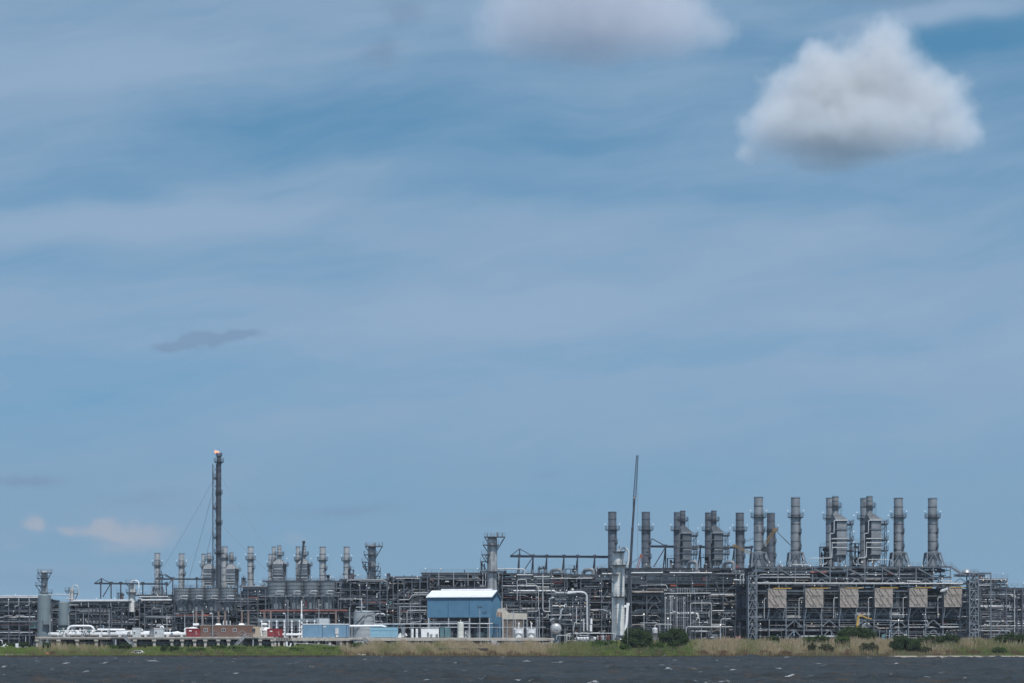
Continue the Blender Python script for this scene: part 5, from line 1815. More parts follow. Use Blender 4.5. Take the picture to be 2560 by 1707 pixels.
# scaffolded equipment standing on roofs
for lb, px, w_, yt, yb, Y, m in (('dark valve stand with railings beside the last small pale stack', 877, 14, 1413, 1447, 760, STEEL_D), ('dark valve stand left of a pale lone stack near the flare', 608, 9, 1432, 1463, 780, STEEL_N),
                                 ('dark railed valve stand under the long gantry, left one', 1353, 18, 1412, 1437, 748, STEEL_N), ('dark railed valve stand under the long gantry, between the curved ducts', 1426, 26, 1413, 1437, 748, STEEL_N),
                                 ('dark railed valve stand left of the white column top', 1500, 24, 1416, 1437, 748, STEEL_N), ('dark railed stand left of the first dull heat unit', 1678, 20, 1388, 1424, 748, STEEL_N), ('dark railed stand between the dull heat units', 1762, 22, 1386, 1424, 752, STEEL_N),
                                 ('dark railed stand between the two big heat units', 2140, 26, 1352, 1421, 666, STEEL_N), ('dark railed stand left of the first big heat unit', 2062, 22, 1360, 1421, 664, STEEL_N), ('small valve stand left of the white gooseneck vessel', 298, 12, 1468, 1494, 770, STEEL_D)):
    rs_ = random.Random(int(px))
    k = Y / F
    p = at(px, yb, Y)
    zt = at(px, yt, Y).z
    W_ = w_ * k / 2
    T = Thing('valve_stand', lb, 'valve stand', (p.x, Y, p.z), 'valve stands on the roofs')
    for s in (-1, 1):
        for y in (Y, Y + 3):
            mb = MB()
            mb.beam((p.x + s * W_ * .85, y, p.z), (p.x + s * W_ * .85, y, zt - 1.2), 0.25)
            T.part('post', mb, m)
    n_ = max(1, int((zt - p.z) / 3))
    for i in range(n_):
        z = p.z + (zt - 1.2 - p.z) * (i + 1) / n_
        mb = MB()
        mb.box((p.x - W_, Y - .4, z - .2), (p.x + W_, Y + 3.2, z))
        o = T.part('platform', mb, m)
        rl = MB()
        railing(rl, [(p.x - W_, Y - .3, z), (p.x + W_, Y - .3, z)], 1.2, 0.05, 1.0)
        rl.build('railing', RAIL, o)
    for i in range(n_ * 7):
        mb = MB()
        z = p.z + (zt - p.z) * rs_.uniform(0.05, 0.8)
        x = p.x + rs_.uniform(-.8, .8) * W_
        if rs_.random() < .5:
            mb.drum((x, Y + 1, z), (x + rs_.uniform(.4, 1.2), Y + 1, z), rs_.uniform(.25, .6), 10)
        else:
            mb.tube([(x, Y + .6, p.z), (x, Y + .6, z + .8)], rs_.uniform(.08, .3), 8)
        T.add('valve', mb, rs_.choice([STEEL_N, STEEL_D, PIPE_D, RUST, STEEL_D, PIPE_G]))
    T.done()

# ------------------------------------------------------------------ marsh plants on the bank
SHR = [
    (2264, 1588, 74, 595, 'D', 'big dark shrub at the left end of the long hedge, near the water'),
    (2330, 1591, 76, 603, 'D', 'dark low shrub in the middle of the long hedge on the right'),
    (2372, 1588, 62, 605, 'D', 'dark rounded shrub at the right end of the long hedge'),
    (2500, 1590, 34, 606, 'D', 'small dark shrub first of the group at the far right edge'),
    (2524, 1585, 34, 607, 'D', 'taller dark shrub in the middle of the group at the far right'),
    (2556, 1585, 36, 607, 'D', 'dark shrub cut by the right edge of the photo'),
    (2052, 1589, 46, 606, 'D', 'flat dark shrub left of the broad tree with the excavator'),
    (2022, 1592, 34, 604, 'B', 'bright green low shrub beside the flat dark shrub'),
    (2106, 1591, 44, 602, 'B', 'bright green shrub in front of the broad tree with the excavator'),
    (1932, 1592, 38, 609, 'D', 'low dark shrub at the foot of the right module beside white drums'),
    (2029, 1609, 22, 593, 'O', 'narrow olive shrub standing in the tan reeds near the waterline'),
    (2066, 1612, 42, 592, 'O', 'round olive shrub standing in the tan reeds near the waterline'),
    (2172, 1609, 54, 593, 'O', 'spreading olive shrub in the tan reeds below the excavator arm'),
    (2312, 1619, 40, 592, 'O', 'small olive shrub right of the big dark shrub'),
    (2498, 1621, 40, 592, 'B', 'green shrub near the sandy spit at the right'),
    (1562, 1609, 30, 597, 'B', 'light green shrub in front of the grey pole on the bank'),
    (1644, 1604, 38, 599, 'B', 'light green shrub in front of the gap between two dark trees'),
    (1686, 1601, 40, 600, 'D', 'dark shrub at the foot of the wide dark tree'),
    (1500, 1600, 50, 603, 'B', 'green shrub left of the large round tree below white pumps'),
    (1528, 1602, 34, 605, 'D', 'dark shrub touching the left side of the large round tree'),
    (117, 1599, 24, 605, 'D', 'dark shrub under the left end of the jetty'),
    (58, 1598, 44, 612, 'D', 'dark shrub beside the white tank marker left of the jetty'),
    (20, 1598, 48, 616, 'D', 'dark shrub at the far left edge behind white debris'),
    (286, 1606, 26, 604, 'B', 'green shrub left of the first jetty stairway'),
    (312, 1602, 36, 604, 'D', 'dark shrub at the foot of the first jetty stairway'),
    (428, 1607, 62, 600, 'D', 'dark spreading shrub below the white pig launcher on the jetty'),
    (560, 1606, 66, 604, 'B', 'broad green shrub below the brown trailer'),
    (490, 1614, 60, 598, 'B', 'low green shrub below the red box at the jetty edge'),
    (662, 1610, 44, 604, 'B', 'green shrub below the second red box'),
    (600, 1613, 40, 602, 'D', 'low dark shrub beside the foot of the middle stairway'),
    (816, 1616, 46, 600, 'B', 'low green shrub below the blue shipping cabin'),
    (896, 1602, 52, 606, 'B', 'bright green shrub under the third jetty stairway'),
    (740, 1616, 50, 601, 'B', 'low green shrub beside the white debris under the jetty'),
]
CLEAR = [(px, wp * .46, Y) for px, yt, wp, Y, mt, lb in SHR] + [(1592, 34, 602), (1684, 36, 604), (2140, 46, 611)]


def cleared(px, Y, rs):
    for (c_, w_, yy) in CLEAR:
        if abs(px - c_) < w_ and yy - 9 < Y < yy + 1 and rs.rand() < .92:
            return True
    return False


def blades(name, n, seed, xfun, y0, y1, hfun, wid, lean, mat_, clump=1.0):
    """thin bent blades, three per stalk position; one object of uncountable plants"""
    rs = np.random.RandomState(seed)
    V_, F_ = [], []
    k = 0
    tries = 0
    while k < n and tries < n * 14:
        tries += 1
        px = rs.uniform(-30, 2590)
        dep = rs.rand()
        Y = y0 + (y1 - y0) * dep
        pr = xfun(px, dep)
        cl = 0.5 + 0.5 * sin(px * 0.31 + 2.2 * sin(px * 0.083) + dep * 5)
        if rs.rand() > pr * (1 - clump * 0.55 * cl):
            continue
        if cleared(px, Y, rs):
            continue
        x = (px - CX) / F * Y
        z = ground_z(x, Y) - 0.05
        if z < 0.35:
            continue
        h = hfun(px, dep) * rs.uniform(0.6, 1.12)
        a = rs.uniform(0, 6.28)
        l = rs.normal(0.05, lean) * h
        la = rs.normal(0.0, 0.9)
        dx_, dy_ = l * cos(la), l * sin(la)
        w_ = wid * rs.uniform(0.6, 1.4)
        bx, by = w_ * cos(a), w_ * sin(a)
        b = len(V_)
        V_ += [(x - bx, Y - by, z), (x + bx, Y + by, z), (x + dx_ * 0.4 + bx * 0.8, Y + dy_ * 0.4 + by * 0.8, z + h * 0.6),
               (x + dx_ * 0.4 - bx * 0.8, Y + dy_ * 0.4 - by * 0.8, z + h * 0.6), (x + dx_, Y + dy_, z + h)]
        F_ += [(b, b + 1, b + 2, b + 3), (b + 3, b + 2, b + 4)]
        k += 1
    me = bpy.data.meshes.new(name)
    me.from_pydata(V_, [], F_)
    me.materials.append(mat_)
    o = bpy.data.objects.new(name, me)
    C.objects.link(o)
    return stuff(o)


def plant_mat(name, cols, trans=0.25, patch=0.25):
    m = bpy.data.materials.new(name)
    m.use_nodes = True
    t = NT(m.node_tree)
    gn = t.n('ShaderNodeNewGeometry')
    ri = gn.outputs['Random Per Island']
    P = gn.outputs['Position']
    nz = t.noise(t.vm('MULTIPLY', P, (1, 1, 0.3)), patch, 4.0, 0.65)
    f = t.m('ADD', t.m('MULTIPLY', ri, 0.55), t.m('MULTIPLY', t.ss(nz, 0.3, 0.7), 0.45))
    cr = t.n('ShaderNodeValToRGB', ins={0: f})
    e = cr.color_ramp.elements
    for i, c_ in enumerate(cols):
        p = i / (len(cols) - 1)
        if i == 0:
            el_ = e[0]
            el_.position = 0
        elif i == len(cols) - 1:
            el_ = e[-1]
            el_.position = 1
        else:
            el_ = e.new(p)
        el_.color = (*c_, 1)
    d1 = t.n('ShaderNodeBsdfDiffuse', ins={0: cr.outputs[0], 1: 0.8})
    d2 = t.n('ShaderNodeBsdfTranslucent', ins={0: cr.outputs[0]})
    mx = t.n('ShaderNodeMixShader', ins={0: trans, 1: d1.outputs[0], 2: d2.outputs[0]})
    t.t.links.new(mx.outputs[0], t.n('ShaderNodeOutputMaterial').inputs[0])
    return m


REED = plant_mat('dry_reed', [(0.15, 0.105, 0.065), (0.38, 0.29, 0.19), (0.52, 0.42, 0.29), (0.28, 0.26, 0.13), (0.58, 0.48, 0.345)])
PLUME = plant_mat('reed_plume', [(0.48, 0.39, 0.32), (0.58, 0.48, 0.40), (0.42, 0.36, 0.27)])
REEDG = plant_mat('green_reed', [(0.13, 0.15, 0.055), (0.21, 0.225, 0.09), (0.27, 0.265, 0.13), (0.10, 0.13, 0.05)])
GRASS = plant_mat('marsh_grass', [(0.08, 0.13, 0.03), (0.16, 0.235, 0.06), (0.25, 0.30, 0.10), (0.11, 0.18, 0.045), (0.31, 0.31, 0.14)])
THATCH = plant_mat('dead_thatch', [(0.11, 0.065, 0.045), (0.19, 0.125, 0.085), (0.26, 0.17, 0.115)])


def band(px, a, b, e=25.0):
    return smooth((px - a + e) / (2 * e)) * (1 - smooth((px - b + e) / (2 * e)))


def p_reed(px, d):
    v = band(px, 870, 1385) * (0.75 + 0.25 * d) + 0.9 * band(px, 1745, 2235) + 0.8 * band(px, 2290, 2370) * (1 - 0.3 * d)
    v += 0.55 * band(px, 2370, 2600) * smooth((d - 0.35) / 0.3) + 0.5 * band(px, 1560, 1745, 40) * smooth((d - 0.5) / 0.2) * 0.3
    v += 0.2 * band(px, 110, 250) * smooth((d - 0.3) / 0.3)
    return min(1, v)


def p_green(px, d):
    v = 0.55 * band(px, 930, 1120) + 0.35 * band(px, 1360, 1480) + 0.3 * band(px, 1745, 2235, 60) * (1 - d) + 0.45 * band(px, 1830, 1900)
    v += 0.5 * band(px, 2370, 2600) * smooth((d - 0.2) / 0.3) + 0.65 * band(px, 100, 260) + 0.12 * band(px, 260, 860)
    return min(1, v)


def p_grass(px, d):
    v = 1.0 * band(px, -60, 870) + 0.9 * band(px, 1395, 1740) + 0.5 * band(px, 2370, 2600) * (1 - smooth((d - 0.35) / 0.3)) + 0.12
    return min(1, v)


def h_reed(px, d):
    return (1.0 if px < 1600 else .68) * (1.55 + 1.0 * d + 0.45 * sin(px * 0.05 + 2 * sin(px * .013)) + 0.35 * sin(px * 0.117 + d * 4))


def h_green(px, d):
    return (0.9 if px < 860 else (1.6 if px < 1600 else 1.05)) + 0.5 * d + 0.3 * sin(px * 0.041) + .25 * sin(px * .13 + d * 5)


def h_grass(px, d):
    return max(.25, 0.45 + 0.25 * d + 0.2 * sin(px * 0.033 + 1) + .2 * sin(px * .12 + d * 6) + (0.3 if 640 < px < 860 else 0))


blades('reeds', 46000, 1, p_reed, SHORE + 1.2, SHORE + 22, h_reed, 0.045, 0.10, REED)
blades('reed_plumes', 5200, 2, p_reed, SHORE + 8, SHORE + 22, lambda px, d: h_reed(px, d) * 1.1, 0.05, 0.12, PLUME)
blades('reeds', 26000, 3, p_green, SHORE + 2, SHORE + 22, h_green, 0.05, 0.10, REEDG)
blades('grass', 80000, 4, p_grass, SHORE + 1.2, SHORE + 24, h_grass, 0.055, 0.22, GRASS)
blades('thatch', 12000, 5, lambda px, d: min(1, p_reed(px, d) + 0.15 * p_grass(px, d)), SHORE + 0.9, SHORE + 7, lambda px, d: 0.8 + 0.7 * sin(px * 0.06) ** 2, 0.06, 0.45, THATCH)

def scrub(name, n, seed, pfun, mat_, size):
    """leafy ground cover in loose mounds, one object"""
    rs = random.Random(seed)
    mb = MB()
    k = 0
    while k < n:
        px, d = rs.uniform(-20, 2580), rs.random()
        if rs.random() > pfun(px, d):
            continue
        k += 1
        Y = SHORE + 2.0 + 21 * d
        x = (px - CX) / F * Y
        z = ground_z(x, Y)
        r = rs.uniform(.4, 1.0) * size
        for j in range(int(38 * r + 14)):
            dv = Vector((rs.gauss(0, 1), rs.gauss(0, 1), abs(rs.gauss(0, .8)))).normalized() * r * rs.random() ** .4
            p = Vector((x + dv.x * 1.5, Y + dv.y, z + dv.z * .9 + .05))
            nn = (dv.normalized() + Vector((rs.gauss(0, .5), rs.gauss(0, .5), .4 + rs.gauss(0, .4)))).normalized()
            a_ = nn.orthogonal().normalized()
            a_.rotate(Matrix.Rotation(rs.uniform(0, 6.28), 3, nn))
            b_ = nn.cross(a_)
            s_ = rs.uniform(.16, .34)
            mb._add([p - a_ * s_ * .5, p + b_ * s_ * .32, p + a_ * s_ * .5, p - b_ * s_ * .32], [(0, 1, 2, 3)])
    return stuff(mb.build(name, mat_))


LEAF = plant_mat('dark_shrub_leaf', [(0.022, 0.04, 0.016), (0.04, 0.066, 0.025), (0.065, 0.10, 0.038), (0.03, 0.052, 0.02)], 0.2, 0.5)
LEAFB = plant_mat('green_shrub_leaf', [(0.04, 0.075, 0.022), (0.07, 0.12, 0.035), (0.10, 0.155, 0.05), (0.05, 0.09, 0.028)], 0.25, 0.5)
LEAFO = plant_mat('olive_shrub_leaf', [(0.05, 0.055, 0.03), (0.08, 0.085, 0.045), (0.10, 0.105, 0.06), (0.055, 0.06, 0.035)], 0.2, 0.5)
SCRUB = plant_mat('scrub_leaf', [(0.08, 0.135, 0.035), (0.14, 0.215, 0.055), (0.20, 0.275, 0.085), (0.10, 0.165, 0.045), (0.25, 0.29, 0.115)], 0.25, 0.3)
scrub('scrub', 420, 21, lambda px, d: p_grass(px, d) * (.35 + .65 * (sin(px * .045 + 3 * d) > -.1)), SCRUB, 1.0)
scrub('scrub', 520, 22, lambda px, d: (.95 * band(px, 400, 850) + .7 * band(px, 1410, 1720) + .15 * p_grass(px, d)) * (.3 + .7 * (sin(px * .037 + 3 * d + 2) > -.3)) + .05 * p_reed(px, d), LEAFB, 1.25)
BARK = mat('shrub_bark', (0.07, 0.055, 0.045), 0.9)


def shrub(name, label, cat, px, ytop, wpx, Y, mat_, seed, group=None, leaf=0.30, dens=1.0, ybase=None):
    """trunk and limbs with leaf clumps set through the crown's volume"""
    rs = random.Random(seed)
    k = Y / F
    x = (px - CX) * k
    z0 = ground_z(x, Y)
    top = at(px, ytop, Y).z
    hh = max(0.7, top - z0)
    W = wpx * k / 2
    T = Thing(name, label, cat, (x, Y, z0), group)
    st, cr = MB(), MB()
    clumps = []
    nl = max(4, int(5 + W * 1.2))
    for i in range(nl):
        a = 2 * pi * i / nl + rs.uniform(-.4, .4)
        r = W * rs.uniform(0.25, 0.8)
        hz = hh * rs.uniform(0.45, 0.8) * (1 - 0.25 * (r / W))
        p1 = Vector((x + 0.25 * r * cos(a), Y + 0.25 * r * sin(a), z0 + hz * 0.45))
        p2 = Vector((x + r * cos(a), Y + r * sin(a) * 0.8, z0 + hz))
        st.tube([(x + 0.05 * cos(a), Y + 0.05 * sin(a), z0 - 0.1), p1, p2], [0.10 * hh / 3 + 0.03, 0.06 * hh / 3 + 0.02, 0.015], 5)
        clumps.append((p2, rs.uniform(0.28, 0.5) * min(W, hh * 0.75)))
    nc = int(16 + W * hh * 3.2)
    for i in range(nc):
        u_, v_ = rs.uniform(-1, 1), rs.uniform(-0.95, 0.9)
        if u_ * u_ + v_ * v_ > 1:
            continue
        env = (1 - (u_ * u_ + v_ * v_) ** 1.3) ** 0.5
        zz = rs.random() ** 0.55 * env
        clumps.append((Vector((x + u_ * W * 0.93, Y + v_ * W * 0.75, z0 + hh * (0.04 + 0.88 * zz))), rs.uniform(0.14, 0.30) * min(W, hh)))
    for c_, r in clumps:
        for j in range(int((34 + 46 * r) * dens)):
            d_ = Vector((rs.gauss(0, 1), rs.gauss(0, 1), rs.gauss(0, 0.8)))
            d_ = d_.normalized() * r * rs.random() ** 0.45
            p = c_ + d_
            if p.z < z0 + 0.03:
                continue
            n_ = (d_.normalized() + Vector((rs.gauss(0, .5), rs.gauss(0, .5), 0.5 + rs.gauss(0, .5)))).normalized()
            a_ = n_.orthogonal().normalized()
            a_.rotate(Matrix.Rotation(rs.uniform(0, 6.28), 3, n_))
            b_ = n_.cross(a_)
            s_ = leaf * rs.uniform(0.8, 1.7)
            cr._add([p - a_ * s_ * 0.5, p + b_ * s_ * 0.32, p + a_ * s_ * 0.5, p - b_ * s_ * 0.32], [(0, 1, 2, 3)])
    T.part('trunk', st, BARK)
    T.part('crown', cr, mat_)
    return T.o


SH = 'shrubs along the bank'
shrub('tree', 'large round dark green tree in front of the white column, behind the grey pole', 'tree', 1592, 1566, 78, 602, LEAF, 1, leaf=0.34)
shrub('tree', 'wide dark green tree right of the small white dome vessel', 'tree', 1684, 1572, 82, 604, LEAF, 2, leaf=0.34)
shrub('tree', 'broad dark green tree below the yellow excavator arm', 'tree', 2140, 1567, 108, 611, LEAF, 3, leaf=0.34)
for i, (px, yt, wp, Y, mt, lb) in enumerate(SHR):
    shrub('shrub', lb, 'shrub', px, yt, wp * 1.08, Y, {'D': LEAF, 'B': LEAFB, 'O': LEAFO}[mt], 40 + i, SH)

# ------------------------------------------------------------------ jetty
YJ = 612.0
kJ = YJ / F
ZA = at(380, 1587.3, YJ).z
ZB = at(1000, 1591.5, YJ).z
JX = lambda p, Y=YJ: (p - CX) / F * Y
T = Thing('jetty', 'long concrete jetty deck on square piles at the left, below the white pipeline', 'jetty', (JX(386), YJ + 9, GZ(386, YJ)), 'jetty decks')
mb = MB()
mb.box((JX(88), YJ, ZA - 0.62), (JX(684), YJ + 20, ZA))
T.part('deck', mb, CONC)
mb = MB()
mb.box((JX(88), YJ - .12, ZA - .3), (JX(684), YJ - .005, ZA + .12))
T.part('kerb', mb, CONC)
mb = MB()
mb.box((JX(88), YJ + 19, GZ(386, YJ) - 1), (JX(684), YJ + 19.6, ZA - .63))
T.part('shade_wall', mb, BLACKISH)  # added dark wall, stands in for the shade under the deck
for p in (92, 146, 192, 240, 286, 337, 385, 429, 455, 486, 513, 545, 571, 604, 650, 681):
    for dy_ in (0.9, 9, 18):
        mb = MB()
        x = JX(p)
        mb.box((x - .4, YJ + dy_ - .4, GZ(p, YJ) - 1), (x + .4, YJ + dy_ + .4, ZA - 1.25))
        mb.box((x - .62, YJ + dy_ - .8, ZA - 1.25), (x + .62, YJ + dy_ + .8, ZA - .62))
        T.add('pile', mb, CONC, 10 - dy_)
for z in (ZA - 1.6, ZA - 2.1):
    mb = MB()
    mb.tube([(JX(200), YJ + 1.6, z), (JX(684), YJ + 1.6, z)], 0.1, 6)
    T.part('pipe', mb, STEEL_L)
rl = MB()
railing(rl, [(JX(88), YJ + .1, ZA + .12), (JX(684), YJ + .1, ZA + .12)], 1.05, 0.035, 2.4)
T.part('railing', rl, RAIL)
T.done()
T = Thing('jetty', 'thicker concrete jetty deck on close set piles, in front of the blue building', 'jetty', (JX(1034), YJ + 9, GZ(1034, YJ)), 'jetty decks')
mb = MB()
mb.box((JX(685), YJ - .3, ZB - 0.95), (JX(1366), YJ + 22, ZB))
T.part('deck', mb, CONC)
mb = MB()
mb.box((JX(1366), YJ + 1, ZB - .85), (JX(1386), YJ + 16, ZB - .08))
T.part('end_step', mb, CONC)
pl = [688, 697, 711, 738, 767, 796, 825, 853, 868, 912, 936, 957] + [980 + 22.2 * i for i in range(19)]
for p in pl:
    for dy_ in (0.5, 9, 18):
        mb = MB()
        x = JX(p)
        mb.box((x - .32, YJ + dy_ - .4, GZ(p, YJ) - 1), (x + .32, YJ + dy_ + .4, ZB - .95))
        T.add('pile', mb, CONC, 10 - dy_)
for p in range(692, 730, 4):
    mb = MB()
    mb.cbox((JX(p), YJ - .42, ZB - .7), .22, .2, .75)
    T.part('bracket', mb, STEEL_D)
rl = MB()
railing(rl, [(JX(868), YJ - .1, ZB), (JX(1380), YJ - .1, ZB)], 1.1, 0.035, 2.2)
T.part('railing', rl, RAIL)
mb = MB()
mb.tube([(JX(740), YJ - .1, ZB - 1.7), (JX(838), YJ - .1, ZB - 2.3)], .09, 6)
mb.cbox((JX(846), YJ - .3, ZB - 2.9), 4.2, .7, .4)
T.part('pipe', mb, OFFWHITE)
T.done()


def stair(label, xt, xb, ztop, zbot, Y, group='jetty stairways', landing=4.0):
    a, b = JX(xt, Y), JX(xb, Y)
    T = Thing('stairway', label, 'stairway', ((a + b) / 2, Y, zbot), group)
    p, q = Vector((a, Y, ztop)), Vector((b, Y, zbot))
    for dy_ in (0, 1.0):
        mb = MB()
        mb.beam(p + V(0, -dy_, 0), q + V(0, -dy_, 0), .12, .3)
        T.part('stringer', mb, STEEL_L)
        mb = MB()
        for h in (.55, 1.05):
            mb.beam(p + V(0, -dy_, h), q + V(0, -dy_, h), .07)
        for i in range(5):
            c_ = p.lerp(q, i / 4) + V(0, -dy_, 0)
            mb.beam(c_, c_ + V(0, 0, 1.05), .07)
        T.part('handrail', mb, STEEL_L)
    n = max(4, int(abs(ztop - zbot) / .2))
    mb = MB()
    for i in range(n):
        c_ = p.lerp(q, (i + .5) / n)
        mb.box((c_.x - .14, Y - 1, c_.z - .03), (c_.x + .14, Y, c_.z + .03))
    T.part('treads', mb, STEEL)
    s = 1 if b > a else -1
    mb = MB()
    mb.box((min(a, a - s * landing), Y - 1.1, ztop - .12), (max(a, a - s * landing), Y, ztop))
    o = T.part('landing', mb, STEEL)
    rl = MB()
    railing(rl, [(a - s * landing, Y - 1, ztop), (a, Y - 1, ztop)], 1.05, .035, 1)
    rl.build('railing', STEEL_L, o)
    mb = MB()
    mb.beam((a - s * landing * .6, Y - .5, ztop), (a - s * landing * .6, Y - .5, zbot), .35)
    T.part('post', mb, STEEL_L)
    T.done()


stair('steel stairway going down to the right below the white booth', 310, 338, ZA, GZ(330, 610), YJ - .3)
stair('steel stairway going down to the left below the brown trailer', 614, 588, ZA, GZ(590, 610), YJ - .3)
stair('steel stairway going down to the right from the deck before the cyan box', 908, 934, ZB - .5, GZ(930, 610), YJ - .45)

# white pipeline and manifold
T = Thing('pipeline', 'thick white pipeline with an arched loop lying along the left jetty', 'pipeline', (JX(300), YJ + 4, ZA))
Yp = YJ + 2.2
zc = at(300, 1579, Yp).z
mb = MB()
mb.drum((JX(123, Yp), Yp, zc), (JX(472, Yp), Yp, zc), 4.0 * Yp / F, 16, .5)
T.part('header', mb, WHITE)
for p in (162, 207, 252, 300, 340, 365, 420, 455):
    mb = MB()
    mb.cbox((JX(p, Yp), Yp, ZA), .8, 1.1, zc - ZA - .2)
    T.part('saddle', mb, OFFWHITE)
mb = MB()
Yl = YJ + 4.5
mb.tube([at(169, 1574, Yl), at(169, 1566, Yl), at(176, 1558.5, Yl), at(228, 1558.5, Yl), at(235, 1566, Yl), at(235, 1576, Yl)], 2.7 * Yl / F, 12, bend=1.2)
T.part('loop', mb, WHITE)
mb = MB()
Yl = YJ + 6
mb.drum(at(142, 1570.5, Yl), at(240, 1570.5, Yl), 1.7 * Yl / F, 10)
T.part('pipe', mb, OFFWHITE)
mb = MB()
Yl = YJ + 5
mb.drum(at(244, 1568, Yl), at(312, 1569, Yl), 3.0 * Yl / F, 12)
T.part('pipe', mb, WHITE)
mb = MB()
mb.drum(at(290, 1573.5, Yl), at(330, 1573, Yl), 2.3 * Yl / F, 12)
T.part('pipe', mb, WHITE)
mb = MB()
mb.drum(at(356, 1575, Yl), at(374, 1575, Yl), 3.0 * Yl / F, 12)
T.part('pipe', mb, WHITE)
mb = MB()
mb.tube([at(408, 1576, Yl), at(430, 1577, Yl), at(444, 1575, Yl), at(462, 1582, Yl)], [1.6 * Yl / F, 1.9 * Yl / F, 2.6 * Yl / F, 1.8 * Yl / F], 12)
T.part('launcher', mb, WHITE)
rs_ = random.Random(8)
for i in range(40):
    px = rs_.uniform(140, 440) if i > 14 else 145 + i * 6.4
    mb = MB()
    Yv = YJ + rs_.uniform(1.2, 4.5)
    p = at(px, rs_.uniform(1570, 1581), Yv)
    if i % 3 == 0:
        mb.sphere(p, rs_.uniform(.3, .5), 8)
    elif i % 3 == 1:
        mb.tube([p, p + V(0, 0, .9)], .14, 6)
        mb.tube([p + V(-.35, 0, .9), p + V(.35, 0, .9)], .09, 6)
    else:
        mb.tube([p + V(-.25, 0, 0), p + V(.25, 0, 0)], .5, 10)
    T.add('valve', mb, rs_.choice([WHITE, WHITE, OFFWHITE, OFFWHITE, TEAL]))
for px, h in ((204, 9), (208, 8), (214, 9), (219, 8), (223, 9), (318, 7)):
    mb = MB()
    Yv = YJ + .9
    mb.tube([at(px, 1583, Yv), at(px + 1.5, 1583 - h, Yv), at(px + 4, 1583 - h, Yv)], .13, 6)
    T.add('drain_pipe', mb, STEEL_D)
T.done()

# cabins and boxes on the deck
def cabin(name, label, cat, xa, xb, yt, Y, z0, D, m, roof, corr=True, group=None, rz=None, roof_h=.25, doors=(), windows=(), seams=()):
    x0, x1 = JX(xa, Y), JX(xb, Y)
    zt = at((xa + xb) / 2, yt, Y).z
    T = Thing(name, label, cat, ((x0 + x1) / 2, Y + D / 2, z0), group)
    mb = MB()
    mb.box((x0, Y, z0 + .12), (x1, Y + D, zt))
    T.part('walls', mb, m)
    mb = MB()
    mb.box((x0 - .1, Y - .1, zt + .003), (x1 + .1, Y + D + .1, zt + roof_h))
    T.part('roof', mb, roof)
    if corr:
        mb = MB()
        n = int((x1 - x0) / .55)
        for i in range(n):
            x = x0 + (x1 - x0) * (i + .5) / n
            mb.box((x - .1, Y - .06, z0 + .2), (x + .1, Y - .003, zt - .08))
        T.part('wall_ribs', mb, m)
    for p in seams:
        mb = MB()
        x = JX(p, Y)
        mb.box((x - .06, Y - .09, z0 + .15), (x + .06, Y - .004, zt - .02))
        T.part('seam', mb, STEEL_D)
    for (p, row, wpx, hpx) in windows:
        c_ = at(p, row, Y)
        w_, h_ = wpx * Y / F / 2, hpx * Y / F / 2
        mb = MB()
        mb.box((c_.x - w_ - .1, Y - .08, c_.z - h_ - .1), (c_.x + w_ + .1, Y - .004, c_.z + h_ + .1))
        o = T.part('window', mb, OFFWHITE)
        mb = MB()
        for s in (-1, 1):
            mb.box((c_.x + s * w_ * .52 - w_ * .44, Y - .1, c_.z - h_), (c_.x + s * w_ * .52 + w_ * .44, Y - .082, c_.z + h_))
        mb.build('pane', GLASS, o)
    for (p, wpx, hpx, dm) in doors:
        x = JX(p, Y)
        w_, h_ = wpx * Y / F / 2, hpx * Y / F
        mb = MB()
        mb.box((x - w_, Y - .08, z0 + .14), (x + w_, Y - .004, z0 + .14 + h_))
        o = T.part('door', mb, dm)
        mb = MB()
        mb.cbox((x + w_ * .7, Y - .13, z0 + 1.0), .1, .09, .14)
        mb.build('handle', STEEL_D, o)
    return T


Yc = YJ + 3
GREYW = mat('pale_grey_panel', (0.50, 0.53, 0.56), .5, 0, .08)
t_ = cabin('booth', 'small pale booth with one window on the jetty, left of two', 'booth', 331.5, 351, 1566, YJ + 1.2, ZA, 2.6, GREYW, OFFWHITE, False, 'pale booths', windows=[(336, 1576, 3.4, 5)])
t_.done()
t_ = cabin('booth', 'small pale booth with one window on the jetty, beside the white arched pipe', 'booth', 385, 408.5, 1566.5, YJ + 1.2, ZA, 2.6, GREYW, OFFWHITE, False, 'pale booths', windows=[(390, 1576, 4, 5)])
t_.done()
t_ = cabin('equipment_cabinet', 'plain grey cabinet just left of the second pale booth', 'cabinet', 374, 384.5, 1571, YJ + 1.3, ZA, 2, CASING, CASING, True)
t_.done()
Yl = YJ + 5
T = Thing('bend_pipe', 'short white arched pipe rising behind the second pale booth', 'pipe', at(405, 1575, Yl))
mb = MB()
mb.tube([at(401.5, 1576, Yl), at(401.5, 1562, Yl), at(405, 1559.5, Yl), at(408.5, 1562, Yl), at(408.5, 1576, Yl)], 2.0 * Yl / F, 12, bend=.5)
T.part('pipe', mb, WHITE)
T.done()


